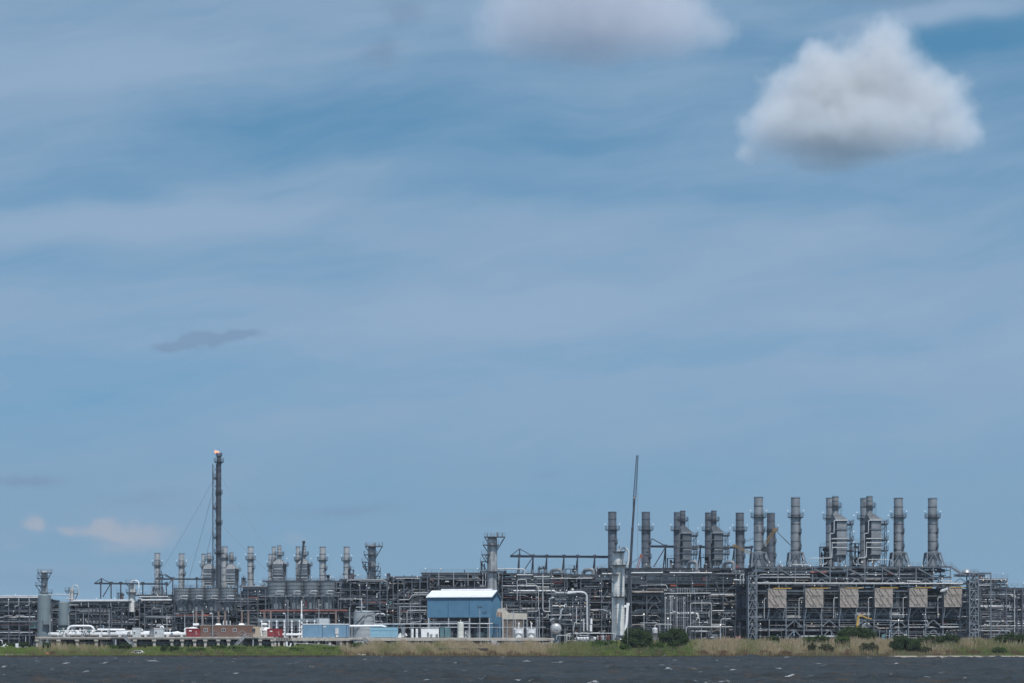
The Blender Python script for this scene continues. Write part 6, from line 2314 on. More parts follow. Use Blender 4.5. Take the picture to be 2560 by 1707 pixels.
def red_box(label, xa, xb, yt, zb, nums, side):
    t_ = cabin('red_container', label, 'container', xa, xb, yt, YJ + 1.0, zb, 2.6, RED, RED, True, 'red containers', seams=[(xa + xb) / 2])
    x0 = JX(xa, YJ + 1)
    mb = MB()
    c_ = at(xa + 10, yt + 4, YJ + 1)
    mb.box((c_.x - .42, YJ + .9, c_.z - .16), (c_.x + .42, YJ + .93, c_.z + .16))
    t_.part('placard', mb, WHITE)
    mb = MB()
    for q, row in ((xb - 9, yt + 7), (xb - 8, yt + 12)):
        c_ = at(q, row, YJ + 1)
        mb.box((c_.x - .1, YJ + .9, c_.z - .3), (c_.x - .03, YJ + .93, c_.z + .3))
        mb.box((c_.x - .1, YJ + .9, c_.z - .04), (c_.x + .2, YJ + .93, c_.z + .04))
        mb.box((c_.x + .12, YJ + .9, c_.z - .3), (c_.x + .2, YJ + .93, c_.z + .3))
    t_.part('lettering', mb, OFFWHITE)
    t_.done()


red_box('red steel container left of the brown trailer, under a white drum', 466, 499, 1568, ZA, '', 1)
red_box('red steel container right of the tan trailer end', 668, 705, 1570, ZA, '', 1)
for lb, xa, xb, yt, yb, xd, yd in (('white dished cover with a small drum on top beside the brown trailer', 463, 500, 1562, 1568, 490, 1556.5), ('white dished cover with a drum beside the tan trailer end', 653, 678, 1563, 1572, 661, 1556.8)):
    Yv = YJ + 7
    k = Yv / F
    c_ = at((xa + xb) / 2, yb, Yv)
    T = Thing('covered_skid', lb, 'pump skid', (c_.x, c_.y, ZA), 'covered skids')
    r = (xb - xa) * k / 2
    mb = MB()
    hz = at(xa, yt, Yv).z - c_.z
    mb.lathe(c_, [(r, 0), (r * .8, hz * .35), (r * .45, hz * .8), (.05, hz)], 16)
    T.part('cover', mb, WHITE)
    mb = MB()
    mb.lathe((c_.x, c_.y, ZA), [(r * .9, 0), (r * .9, c_.z - ZA)], 16)
    T.part('base', mb, OFFWHITE)
    mb = MB()
    w_ = 6.5 * k
    q = at(xd, yd, Yv)
    mb.drum(q + V(-w_, 0, 0), q + V(w_, 0, 0), 3.0 * k, 12)
    T.part('drum', mb, WHITE)
    mb = MB()
    mb.tube([at(xa + 1, 1586, Yv - 4), at(xa - .5, 1568, Yv - 4), at(xa + 6, 1565, Yv - 4)], .35, 8)
    T.part('pipe', mb, WHITE)
    T.done()

t_ = cabin('trailer', 'long brown site trailer with a tan end wall, doors and white roof domes', 'trailer', 500, 632, 1558.5, YJ + 2.2, ZA, 7, BROWN, OFFWHITE, True, None, roof_h=.12,
           windows=[(514, 1570.5, 8, 7), (559, 1570.5, 8, 7), (587, 1570.5, 8, 7)], doors=[(538, 7, 14, mat('dark_brown_door', (.10, .065, .055))), (606.5, 7, 14, MATS['dark_brown_door'] if 'dark_brown_door' in MATS else BROWN)], seams=[527])
x1 = JX(632, YJ + 2.2)
mb = MB()
mb.box((x1 + .005, YJ + 2.6, ZA + .12), (JX(650, YJ + 2.2), YJ + 8, at(640, 1562, YJ + 2.2).z))
t_.part('end_wall', mb, TAN)
mb = MB()
mb.box((JX(630.5, YJ + 2.2), YJ + 2.1, at(634, 1574, YJ + 2.2).z), (JX(638.5, YJ + 2.2), YJ + 2.18, at(634, 1567, YJ + 2.2).z))
t_.part('window', mb, GLASS)
for px in (546, 604):
    mb = MB()
    q = at(px, 1557.3, YJ + 5)
    w_ = 7.5 * kJ
    mb._add([(q.x - w_, q.y - 1, q.z - .1), (q.x + w_, q.y - 1, q.z - .1), (q.x + w_, q.y + 1, q.z - .1), (q.x - w_, q.y + 1, q.z - .1),
             (q.x - w_ * .55, q.y - .6, q.z + .42), (q.x + w_ * .6, q.y - .6, q.z + .42), (q.x + w_ * .6, q.y + .6, q.z + .42), (q.x - w_ * .55, q.y + .6, q.z + .42)],
            [(0, 1, 5, 4), (1, 2, 6, 5), (2, 3, 7, 6), (3, 0, 4, 7), (4, 5, 6, 7)])
    t_.part('roof_dome', mb, WHITE)
for px in (558.5, 567, 575.5):
    mb = MB()
    p = at(px, 1558, YJ + 4)
    mb.beam(p, p + V(0, 0, 11 * kJ), .16)
    t_.part('mast', mb, WHITE)
for px in (538, 606):
    for s in (-1, 1):
        mb = MB()
        x = JX(px, YJ + 1)
        mb.beam((x, YJ + .6, ZA + 1.2), (x + s * 1.6, YJ + .6, ZA + .1), .08)
        mb.beam((x, YJ + .6, ZA + 2.0), (x + s * 1.6, YJ + .6, ZA + 1.0), .08)
        t_.part('step_rail', mb, STEEL_L)
t_.done()

t_ = cabin('shipping_cabin', 'blue ribbed cabin with a white roof edge and a grey wall unit', 'cabin', 757, 871, 1558, YJ + 1.2, ZB, 4, BLUE_L, WHITE, True, None, roof_h=.26, seams=[806, 866])
mb = MB()
c_ = at(843, 1574, YJ + 1.2)
mb.box((c_.x - .55, YJ + .8, c_.z - 1), (c_.x + .5, YJ + 1.14, c_.z + .9))
mb.box((c_.x - .4, YJ + .9, c_.z - 1.9), (c_.x + .35, YJ + 1.14, c_.z - 1.2))
t_.part('air_conditioner', mb, OFFWHITE)
mb = MB()
c_ = at(812, 1563, YJ + 1.2)
mb.box((c_.x - .45, YJ + 1.1, c_.z - .25), (c_.x + .45, YJ + 1.14, c_.z + .25))
t_.part('vent', mb, OFFWHITE)
t_.done()
t_ = cabin('storage_box', 'smooth cyan box at the end of the white pipe, left of small white cylinders', 'storage box', 925, 994.5, 1565, YJ + 1.2, ZB, 3, CYAN, CYAN, False, None, roof_h=.08, seams=[])
mb = MB()
c_ = at(960, 1573, YJ + 1.2)
mb.box((JX(926, YJ), YJ + 1.13, c_.z - .1), (JX(992, YJ), YJ + 1.19, c_.z))
t_.part('seam', mb, BLUE_L)
t_.done()
T = Thing('white_pipe', 'thick white overhead pipe between the blue cabin and the cyan box', 'pipe', at(920, 1562, YJ + 6))
mb = MB()
Yv = YJ + 6
mb.tube([at(874, 1562, Yv), at(955, 1562, Yv), at(963, 1565, Yv), at(968, 1569, Yv)], 3.0 * Yv / F, 12)
T.part('pipe', mb, WHITE)
for p in (880, 906, 932):
    mb = MB()
    mb.beam(at(p, 1564, Yv), Vector((at(p, 1564, Yv).x, Yv, ZB)), .3)
    T.part('post', mb, STEEL_L)
T.done()
T = Thing('header_pipe', 'white pipe lying on the deck between the red container and the blue cabin', 'pipe', (JX(730), YJ + 2, ZB))
mb = MB()
mb.drum(at(707, 1582.5, YJ + 2), at(754, 1582.5, YJ + 2), 3.1 * kJ, 12)
T.part('pipe', mb, WHITE)
for p in (715, 745):
    mb = MB()
    mb.cbox((JX(p), YJ + 2, ZB), .5, .8, .3)
    T.part('saddle', mb, OFFWHITE)
T.done()
# row of white standpipes
WH = ['at the left end of the row', 'second in the row', 'third in the row, above the second red container', 'fourth in the row', 'fifth in the row', 'sixth in the row', 'seventh in the row, above the blue cabin', 'last in the row, above the blue cabin']
for i in range(8):
    px = 654 + 18.9 * i
    Yv = YJ + 9
    yb = 1563 if i < 2 else (1571 if i == 2 else (1580 if i < 6 else 1560))
    zb = ZB
    p = at(px, 1580, Yv)
    T = Thing('standpipe', 'white flanged standpipe before the grey shed, ' + WH[i], 'standpipe', (p.x, Yv, zb), 'white standpipes')
    zt = at(px, 1547, Yv).z
    mb = MB()
    mb.lathe((p.x, Yv, zb), [(.17, 0), (.17, zt - zb), (.02, zt - zb + .1)], 10)
    T.part('pipe', mb, WHITE)
    mb = MB()
    for row in (1550, 1565, 1572):
        z = at(px, row, Yv).z
        mb.lathe((p.x, Yv, z), [(.17, -.16), (.34, -.14), (.34, .14), (.17, .16)], 10, False)
    T.part('flange', mb, WHITE)
    T.done()
T = Thing('pipe_shelter', 'long grey shelter beam on trusses behind the white standpipes', 'shelter', (JX(735), YJ + 14, ZB))
Yv = YJ + 12
mb = MB()
a, b = at(645, 1550, Yv), at(795, 1543, Yv)
mb.box((a.x, Yv, a.z), (b.x, Yv + 3, b.z))
T.part('fascia', mb, RIBGREY)
a, b = at(793, 1556, Yv), at(822, 1543, Yv)
mb = MB()
mb.box((a.x + .1, Yv - .2, a.z), (b.x, Yv + 4, b.z))
T.part('end_panel', mb, GREYW)
for i in range(10):
    px = 648 + 16 * i
    mb = MB()
    p = at(px, 1550, Yv)
    mb.beam(p, (p.x, Yv, ZB), .25)
    T.part('post', mb, STEEL)
    if i % 2 == 0 and i < 9:
        mb = MB()
        mb.beam((p.x, Yv + .2, ZB), at(px + 16, 1558, Yv), .2)
        T.part('brace', mb, STEEL)
mb = MB()
mb.ibeam(at(645, 1557.5, Yv), at(800, 1557.5, Yv), .3, .5)
T.part('beam', mb, STEEL)
T.done()
T = Thing('vent_pipe', 'tall bright white stepped vent pipe above the grey shelter', 'vent pipe', (JX(754, 640), 640, GZ(754, 640)))
mb = MB()
p = at(754, 1541, 640)
k = 640 / F
zz = lambda r_: at(754, r_, 640).z - GZ(754, 640)
mb.lathe((p.x, 640, GZ(754, 640)), [(2.6 * k, 0), (2.6 * k, zz(1534)), (1.7 * k, zz(1531)), (1.6 * k, zz(1501)), (1.2 * k, zz(1498.5)), (.02, zz(1498.5))], 14)
T.part('pipe', mb, WHITE)
T.done()

# grey storage tank with a curved stair
Yt = 650.0
k = Yt / F
c_ = at(908.5, 1590, Yt)
T = Thing('storage_tank', 'low pale grey storage tank with a diagonal stair, behind the white overhead pipe', 'tank', (c_.x, c_.y + 3.5, GZ(908, Yt)))
r = 27 * k
z0, zt = GZ(908, Yt), at(908, 1527, Yt).z
mb = MB()
mb.lathe((c_.x, Yt + r, z0), [(r, 0), (r, zt - z0), (r * .5, zt - z0 + .45), (.02, zt - z0 + .6)], 36)
T.part('shell', mb, mat('pale_tank_paint', (.36, .385, .41), .5, 0, .06, .4, .2))
mb = MB()
for i in range(4):
    z = (zt - z0) * (i + 1) / 4 - .1
    mb.lathe((c_.x, Yt + r, z0), [(r, z - .05), (r + .05, z - .05), (r + .05, z + .05), (r, z + .05)], 36, False)
T.part('seams', mb, STEEL)
mb = MB()
mb.beam(at(886, 1562, Yt - .5), at(912, 1536, Yt - 1.5), .5, .35)
T.part('stair', mb, STEEL_D)
mb = MB()
for h in (.6, 1.2):
    mb.beam(at(886, 1562, Yt - .8) + V(0, 0, h), at(912, 1536, Yt - 1.8) + V(0, 0, h), .09)
railing(mb, [at(912, 1536, Yt - 1.6), at(935, 1536, Yt + 2)], 1.2, .05, 1)
T.part('handrail', mb, STEEL)
mb = MB()
mb.tube([at(904, 1526, Yt), at(904, 1497, Yt), at(900, 1496, Yt)], .2, 8)
mb.tube([at(890, 1515, Yt), at(910, 1515, Yt)], .15, 6)
T.part('vent', mb, STEEL_L)
mb = MB()
mb.tube([at(912, 1535, Yt - .6), at(935, 1530, Yt + 1), at(937, 1560, Yt + 1)], .14, 6, bend=.6)
T.part('pipe', mb, STEEL_L)
T.done()

# ------------------------------------------------------------------ blue building
Yb = 626.0
k = Yb / F
ang = R(-12.5)
xl, xr = JX(1067.5, Yb), JX(1227.5, Yb)
L = (xr - xl) / cos(ang) * 1.0
W_ = 14.0
o0 = Vector((xl, Yb + 4.2, 0))
ex, ey = Vector((cos(ang), sin(ang), 0)), Vector((-sin(ang), cos(ang), 0))
zE, zR, zW = at(1150, 1491, Yb).z, at(1150, 1476, Yb + 6).z, at(1150, 1541.5, Yb).z
zF = ZB - .3


def bp_(u, v, z):
    p = o0 + ex * u + ey * v
    return (p.x, p.y, z)


cc = Vector(bp_(L / 2, W_ / 2, zF))
T = Thing('blue_building', 'blue clad raised building with a white gable roof behind the jetty', 'building', cc)
mb = MB()
# raised shell: front, back, left wall, right gable reaching the deck, soffit
f = [bp_(0, 0, zW), bp_(L, 0, zW), bp_(L, 0, zE), bp_(0, 0, zE), bp_(0, W_, zW), bp_(L, W_, zW), bp_(L, W_, zE), bp_(0, W_, zE), bp_(0, W_ / 2, zR), bp_(L, W_ / 2, zR)]
mb._add(f, [(0, 1, 2, 3), (5, 4, 7, 6), (4, 0, 3, 8, 7), (1, 5, 6, 9, 2), (0, 4, 5, 1)])
T.part('wall', mb, BLUE)
mb = MB()
n = 60
for i in range(n + 1):
    u_ = L * i / n
    a = Vector(bp_(u_, -.035, zW + .05))
    b = Vector(bp_(u_, -.035, zE - .05))
    mb.beam(a, b, .09, .06)
for i in range(26):
    v_ = W_ * (i + .5) / 26
    h = zE + (zR - zE) * (1 - abs(v_ - W_ / 2) / (W_ / 2))
    mb.beam(Vector(bp_(L + .035, v_, zF)), Vector(bp_(L + .035, v_, h - .1)), .09, .06)
T.part('wall_ribs', mb, BLUE)
mb = MB()
mb._add([bp_(L - .25, 0, zF), bp_(L, 0, zF), bp_(L, W_, zF), bp_(L - .25, W_, zF), bp_(L - .25, 0, zW - .005), bp_(L, 0, zW - .005), bp_(L, W_, zW - .005), bp_(L - .25, W_, zW - .005)],
        [(0, 1, 5, 4), (1, 2, 6, 5), (2, 3, 7, 6), (3, 0, 4, 7), (4, 5, 6, 7)])
T.part('end_wall', mb, BLUE)
for u_ in (L * .33, L * .66):
    mb = MB()
    mb.beam(Vector(bp_(u_, -.08, zW)), Vector(bp_(u_, -.08, zE)), .14)
    T.part('downpipe', mb, mat('dark_blue_trim', (.04, .10, .17), .5))
mb = MB()
e_ = .45
A = [bp_(-e_, -e_, zE - .12), bp_(L + e_, -e_, zE - .12), bp_(L + e_, W_ / 2, zR + .1), bp_(-e_, W_ / 2, zR + .1), bp_(-e_, W_ + e_, zE - .12), bp_(L + e_, W_ + e_, zE - .12)]
A2 = [(x, y, z + .22) for x, y, z in A]
mb._add(A + A2, [(3, 2, 1, 0), (4, 5, 2, 3), (6, 7, 8, 9), (9, 8, 11, 10), (0, 1, 7, 6), (5, 4, 10, 11), (1, 2, 8, 7), (2, 5, 11, 8), (3, 0, 6, 9), (4, 3, 9, 10)])
rf = T.part('roof', mb, WHITE)
mb = MB()
mb.beam(Vector(bp_(L * .13, W_ / 2, zR + .5)), Vector(bp_(L * .94, W_ / 2, zR + .5)), .8, .5)
mb.build('ridge_vent', WHITE, rf)
mb = MB()
mb.beam(Vector(bp_(-e_, -e_ - .06, zE - .14)), Vector(bp_(L + e_, -e_ - .06, zE - .14)), .1, .2)
mb.beam(Vector(bp_(L + e_ + .06, -e_, zE - .14)), Vector(bp_(L + e_ + .06, W_ / 2, zR + .08)), .1, .22)
mb.beam(Vector(bp_(L + e_ + .06, W_ + e_, zE - .14)), Vector(bp_(L + e_ + .06, W_ / 2, zR + .08)), .1, .22)
mb.build('trim', MATS['dark_blue_trim'], rf)
for u_ in (.3, L * .33, L * .66, L - .6):
    for v_ in (.3, W_ - .3):
        mb = MB()
        mb.beam(Vector(bp_(u_, v_, zF)), Vector(bp_(u_, v_, zW)), .4)
        T.part('column', mb, STEEL_L if v_ < 1 else STEEL)
for z in (zW - 1.4, zW - 3.0):
    mb = MB()
    mb.beam(Vector(bp_(.3, .3, z)), Vector(bp_(L * .66, .3, z)), .25, .4)
    T.part('beam', mb, STEEL)
mb = MB()   # dark lettering mark on the front wall, two slanted strokes with ticks
q = at(1208, 1531, Yb)
uc = (q.x - xl) / cos(ang)
for s in (0, 1):
    a0_ = uc + s * .75
    mb.beam(Vector(bp_(a0_ - .1, -.09, q.z - .42)), Vector(bp_(a0_ + .12, -.09, q.z + .42)), .13, .06)
    mb.beam(Vector(bp_(a0_ - .3, -.09, q.z + .05)), Vector(bp_(a0_ + .32, -.09, q.z + .12)), .1, .06)
    mb.beam(Vector(bp_(a0_ + .12, -.09, q.z + .42)), Vector(bp_(a0_ + .34, -.09, q.z + .34)), .1, .06)
T.part('lettering', mb, STEEL_N)
for i in range(10):
    mb = MB()
    u_ = L * (.05 + .09 * i)
    hh = rs_.uniform(1.2, 3.4)
    mb.cbox(bp_(u_, rs_.uniform(3, 9), zF), rs_.uniform(1, 2.6), 1.6, hh)
    T.part('machinery', mb, rs_.choice([BLACKISH, STEEL_D, CASING_D, OFFWHITE, TEAL]))
mb = MB()
mb.box(bp_(0, 11.5, zF)[:2] + (zF,), (bp_(L, 11.5, zF)[0], bp_(0, 11.5, 0)[1] + .3, zW))
T.part('back_partition', mb, BLACKISH)
mb = MB()
a = Vector(bp_(L + .2, W_ + .2, zE - .2))
mb.tube([a, (a.x + .3, a.y, zF)], .16, 6)
T.part('gutter_pipe', mb, OFFWHITE)
mb = MB()
q = at(1240, 1588, YJ + 5)
mb.lathe((q.x, q.y, ZB), [(7 * k, 0), (7 * k, 34 * k), (.02, 34.5 * k)], 18)
T.part('silo', mb, mat('dark_blue_paint', (.035, .085, .15), .5))
T.done()

# intake house right of the blue building
Yv = 622.0
k = Yv / F
T = Thing('intake_house', 'beige intake house with a sloped hood and a dark screened base', 'intake house', (JX(1283, Yv), Yv + 4, ZB))
z = lambda row: at(1283, row, Yv).z
mb = MB()
mb.prism([(JX(1257, Yv), z(1520)), (JX(1262, Yv), z(1520)), (JX(1272, Yv), z(1531)), (JX(1318, Yv), z(1532)), (JX(1318, Yv), z(1547)), (JX(1257, Yv), z(1547))], Yv, Yv + 7)
T.part('wall', mb, BEIGE)
mb = MB()
mb.prism([(JX(1241, Yv), z(1534)), (JX(1244, Yv), z(1521)), (JX(1258, Yv), z(1519.5)), (JX(1257, Yv), z(1541)), (JX(1242, Yv), z(1540.5))], Yv - 1.4, Yv + 5)
T.part('hood', mb, BEIGE)
mb = MB()
for i in range(2):
    for j in range(2):
        mb.box((JX(1242.6 + 7 * i, Yv), Yv - 1.46, z(1534 + 5.5 * j)), (JX(1248 + 7 * i, Yv), Yv - 1.42, z(1529.5 + 5.5 * j)))
T.part('grille', mb, mat('rust_grille', (.24, .14, .10), .7))
mb = MB()
mb.box((JX(1258, Yv), Yv + .3, ZB + .02), (JX(1309, Yv), Yv + 6.8, z(1547.3)))
T.part('base', mb, mat('screen_brown', (.13, .105, .09), .8, 0, .4, 2.0))
for px in (1258.5, 1268, 1288, 1309, 1317.5):
    mb = MB()
    mb.beam((JX(px, Yv), Yv - .1, ZB), (JX(px, Yv), Yv - .1, z(1547.2)), .22)
    T.part('column', mb, STEEL_L)
rl = MB()
railing(rl, [(JX(1272, Yv), Yv, z(1531)), (JX(1318, Yv), Yv, z(1532))], 1.1, .05, 1.2)
T.part('railing', rl, RAIL)
T.done()

# tanks, drums and cabinets on the right half of the deck
def drum_v(name, label, cat, px, w_, yt, Y, z0, m, group=None, dome=.35, knob=True):
    k = Y / F
    p = at(px, yt, Y)
    r = w_ * k / 2
    T = Thing(name, label, cat, (p.x, Y, z0), group)
    h = p.z - z0
    mb = MB()
    d_ = r * dome
    mb.lathe((p.x, Y, z0), [(r, 0), (r, h - d_), (r * .85, h - d_ * .5), (r * .5, h - d_ * .12), (.02, h)], 24)
    T.part('shell', mb, m)
    mb = MB()
    mb.lathe((p.x, Y, z0), [(r, h * .5), (r + .05, h * .5), (r + .05, h * .5 + .1), (r, h * .5 + .1)], 24, False)
    mb.lathe((p.x, Y, z0), [(r, .02), (r + .12, .02), (r + .12, .18), (r, .18)], 24, False)
    T.part('bands', mb, OFFWHITE)
    if knob:
        mb = MB()
        mb.tube([(p.x, Y, p.z - .1), (p.x, Y, p.z + .5)], .1, 8)
        mb.sphere((p.x, Y, p.z + .5), .17, 6)
        T.part('valve', mb, OFFWHITE)
    return T


drum_v('storage_tank', 'upright cream cylinder tank in front of the blue building', 'tank', 1151.5, 16, 1553, YJ + 2.5, ZB, mat('cream_paint', (.62, .62, .57), .5, 0, .06, .5, .15)).done()
drum_v('gas_cylinder', 'slim white cylinder left of its twin beside the white panels', 'cylinder', 1031, 6, 1569.5, YJ + 2, ZB, WHITE, 'slim white cylinders', knob=False).done()
drum_v('gas_cylinder', 'slim white cylinder right of its twin beside the white panels', 'cylinder', 1042, 6, 1569.5, YJ + 2, ZB, WHITE, 'slim white cylinders', knob=False).done()
for i, px in enumerate((1297, 1328.5)):
    T = drum_v('hopper_tank', 'white crown topped tank with an arch, ' + ('left' if i == 0 else 'right') + ' of a pair beyond the beige house', 'tank', px, 22, 1572, YJ + 2.5, ZB, WHITE, 'white hopper tanks', .1, False)
    p = at(px, 1572, YJ + 2.5)
    r = 11 * kJ
    for j in range(9):
        a = R(185 + j * 21)
        mb = MB()
        mb.cbox((p.x + r * cos(a), YJ + 2.5 + r * sin(a), p.z - .1), .22, .22, .45)
        T.part('lug', mb, WHITE)
    mb = MB()
    q = [Vector((p.x + 10 * kJ * cos(R(a)), YJ + 2.5 - r - .1, ZB + .1 + 11 * kJ * sin(R(a)))) for a in range(0, 181, 15)]
    mb.tube(q, .16, 6)
    T.part('arch', mb, STEEL_L)
    mb = MB()
    mb.tube([p, p + V(0, 0, 2.0)], .16, 8)
    mb.cbox(p + V(.05, 0, 1.5), .5, .4, .55)
    T.part('valve', mb, WHITE)
    T.done()
t_ = cabin('panel', 'row of white panels with grey hatches on the deck below the blue building', 'panel', 1053, 1097, 1569, YJ + 2.4, ZB, 1.6, WHITE, WHITE, False, None, roof_h=.06, doors=[(1070, 5, 12, CASING), (1078, 6, 7, CASING), (1092, 6, 7, CASING)])
t_.done()
t_ = cabin('cabinet', 'teal cabinet just right of the white panels, left one', 'cabinet', 1100, 1110, 1566, YJ + 2.4, ZB, 1.6, TEAL, TEAL, True, 'teal cabinets', roof_h=.08)
t_.done()
t_ = cabin('cabinet', 'wider teal cabinet left of the cream cylinder tank', 'cabinet', 1112, 1126, 1567.5, YJ + 2.2, ZB, 1.8, TEAL, TEAL, True, 'teal cabinets', roof_h=.08)
t_.done()
t_ = cabin('cabinet', 'tall grey cabinet with a white gauge right of the cyan box', 'cabinet', 1004, 1011.5, 1564, YJ + 2.2, ZB, 1.2, RIBGREY, STEEL, False, None, roof_h=.06, doors=[(1008, 5, 6, OFFWHITE)])
t_.done()
T = Thing('pump', 'white angular pump casing at the right end of the cyan box', 'pump', (JX(1000), YJ + 2, ZB))
mb = MB()
mb.prism([(JX(990), ZB + .05), (JX(1003), ZB + .05), (JX(1003), ZB + 1.0), (JX(1000), ZB + 1.5), (JX(996), ZB + .9)], YJ + 1.2, YJ + 2.6)
T.part('casing', mb, WHITE)
mb = MB()
mb.tube([(JX(1012), YJ + 1.5, ZB + 1.2), (JX(1016), YJ + 1.5, ZB + .5)], .3, 8)
T.part('outlet', mb, WHITE)
T.done()
T = Thing('pipe_rail', 'long pale horizontal pipes on posts along the deck below the blue building', 'pipe run', (JX(1150), YJ + 4, ZB))
Yv = YJ + 4
mb = MB()
mb.tube([at(935, 1557.5, Yv), at(1232, 1557.5, Yv)], 1.5 * kJ, 8)
T.part('pipe', mb, STEEL_L)
mb = MB()
mb.tube([at(988, 1566.5, Yv), at(1364, 1567, Yv)], .6 * kJ, 8)
T.part('pipe', mb, PIPE_W)
for px in list(range(1003, 1360, 24)):
    mb = MB()
    p = at(px, 1557.5 if px < 1230 else 1566, Yv)
    mb.beam(p, (p.x, Yv, ZB), .2)
    T.part('post', mb, STEEL)
T.done()
T = Thing('drum_vessel', 'grey horizontal drum seen end on, standing on a thick pedestal', 'vessel', (JX(1390, 632), 634, GZ(1390, 632)))
Yv = 630.0
k = Yv / F
c_ = at(1390, 1571, Yv)
mb = MB()
mb.drum(c_, c_ + V(0, 9, 0), 14 * k, 28, .45)
T.part('shell', mb, STACK_L)
mb = MB()
mb.tube([c_ + V(.35, -1.0, -.1), c_ + V(.35, -.6, -.1)], .3, 10)
mb.tube([c_ + V(-.5, -.95, 0), c_ + V(-.5, -.5, 0)], .22, 8)
T.part('nozzle', mb, STEEL_L)
mb = MB()
mb.cbox((c_.x, Yv + 3, GZ(1390, Yv)), 1.9, 3, c_.z - GZ(1390, Yv) - .8)
T.part('pedestal', mb, RIBGREY)
mb = MB()
mb.box((c_.x - 1.5, Yv, c_.z + 14 * k), (c_.x + 2.0, Yv + 5, c_.z + 14 * k + .15))
o = T.part('platform', mb, STEEL_D)
rl = MB()
railing(rl, [(c_.x - 1.5, Yv, c_.z + 14 * k + .15), (c_.x + 2, Yv, c_.z + 14 * k + .15)], 1.1, .05, .9)
rl.build('railing', RAIL, o)
mb = MB()
mb.tube([at(1376, 1552, Yv), at(1378, 1548, Yv), at(1386, 1546, Yv)], .28, 8)
mb.tube([at(1398, 1548, Yv), at(1402, 1540, Yv), at(1403, 1526, Yv), at(1408, 1521, Yv)], .3, 8)
T.part('pipe', mb, STEEL_L)
T.done()
T = Thing('pipe_manifold', 'low run of pale pipes and red valves along the ground left of the round tree', 'manifold', (JX(1470, 622), 622, GZ(1470, 622)))
Yv = 620.0
for path, rp in ((((1391, 1599), (1391, 1590), (1394, 1587.5), (1428, 1587.5)), .8), (((1424, 1598), (1424, 1588)), .7), (((1442, 1594), (1442, 1585), (1444, 1583), (1536, 1583), (1538, 1586), (1538, 1594)), .9), (((1448, 1588), (1470, 1588)), .7)):
    mb = MB()
    mb.tube([at(a, b, Yv) for a, b in path], rp * Yv / F, 8, bend=.5)
    T.part('pipe', mb, PIPE_W)
for i in range(16):
    mb = MB()
    px = 1494 + i * 1.9 + rs_.uniform(-1, 1)
    p = at(px, 1599, Yv)
    mb.tube([p, p + V(0, 0, rs_.uniform(.8, 1.7))], .1, 6)
    mb.tube([p + V(-.25, 0, 1.0), p + V(.25, 0, 1.0)], .14, 6)
    T.part('valve', mb, rs_.choice([STEEL, PIPE_W, RUST, STEEL_D]))
T.done()
for i, px in enumerate((1446, 1453.5, 1461, 1468.5, 1487)):
    Yv = 616.0
    p = at(px, 1598, Yv)
    T = Thing('capped_tank', ['first', 'second', 'third', 'fourth', 'last separate one'][i] + ' of the small white domed tanks left of the round tree', 'tank', (p.x, Yv, p.z), 'small domed tanks')
    mb = MB()
    mb.lathe((p.x, Yv, p.z), [(.42, 0), (.42, .35), (.5, .42), (.4, .62), (.02, .72)], 14)
    T.part('shell', mb, WHITE)
    mb = MB()
    mb.cbox((p.x, Yv, p.z - .8), .5, .5, .82)
    T.part('stand', mb, STEEL)
    T.done()

# light masts
MAST = [(125, 1530, 1580, 'grey light mast at the right edge of the tall grey tank'), (172, 1530, 1562, 'grey light mast at the right edge of the shorter grey tank'), (208.5, 1530, 1570, 'grey light mast behind the arched white loop'),
        (273, 1527, 1585, 'grey light mast between the loop and the pale booths'), (417.5, 1530, 1574, 'grey light mast right of the second pale booth'), (462, 1532, 1570, 'grey light mast left of the first red container'),
        (484, 1519, 1572, 'grey light mast above the first red container'), (505, 1519, 1560, 'grey light mast at the left end of the brown trailer'), (531.5, 1529, 1588, 'light mast with a white lamp before the brown trailer'),
        (714, 1530, 1582, 'light mast with a white lamp between standpipes'), (873.5, 1517, 1560, 'grey mast at the right end of the blue cabin'), (1199.5, 1519, 1590, 'mast with twin lamps in front of the blue building wall'),
        (1348, 1521, 1584, 'thin grey mast right of the white hopper tanks'), (1343, 1545, 1584, 'short pale mast beside the right hopper tank'), (1283, 1525, 1590, 'thin pale mast in front of the beige intake house'), (720, 1499, 1541, 'pale mast left of the tall white vent pipe'), (797, 1499, 1541, 'pale mast right of the tall white vent pipe')]
for px, yt, yb, lb in MAST:
    Yv = YJ + (1.0 if yb > 1578 else 11)
    z0 = ZA if px < 684 else ZB
    zt = at(px, yt, Yv).z
    x = JX(px, Yv)
    T = Thing('light_mast', lb, 'light mast', (x, Yv, z0), 'light masts on the jetty')
    mb = MB()
    mb.lathe((x, Yv, z0), [(.15, 0), (.10, zt - z0)], 8)
    T.part('pole', mb, STEEL_L)
    mb = MB()
    if px == 1199.5:
        for s in (-1, 1):
            mb.beam((x, Yv, zt - .1), (x + s * .5, Yv, zt + .3), .1)
            mb.cbox((x + s * .55, Yv, zt + .25), .4, .3, .4)
            mb.cbox((x + s * .18, Yv, zt + .1), .25, .3, .3)
        T.part('lamp', mb, STEEL_N)
    elif px in (531.5, 714):
        mb.beam((x, Yv, zt), (x - .45, Yv, zt + .1), .1)
        mb.cbox((x - .5, Yv, zt - .1), .55, .35, .35)
        T.part('lamp', mb, WHITE)
    else:
        mb.cbox((x, Yv, zt), .26, .26, .3)
        T.part('lamp', mb, STEEL)
    T.done()
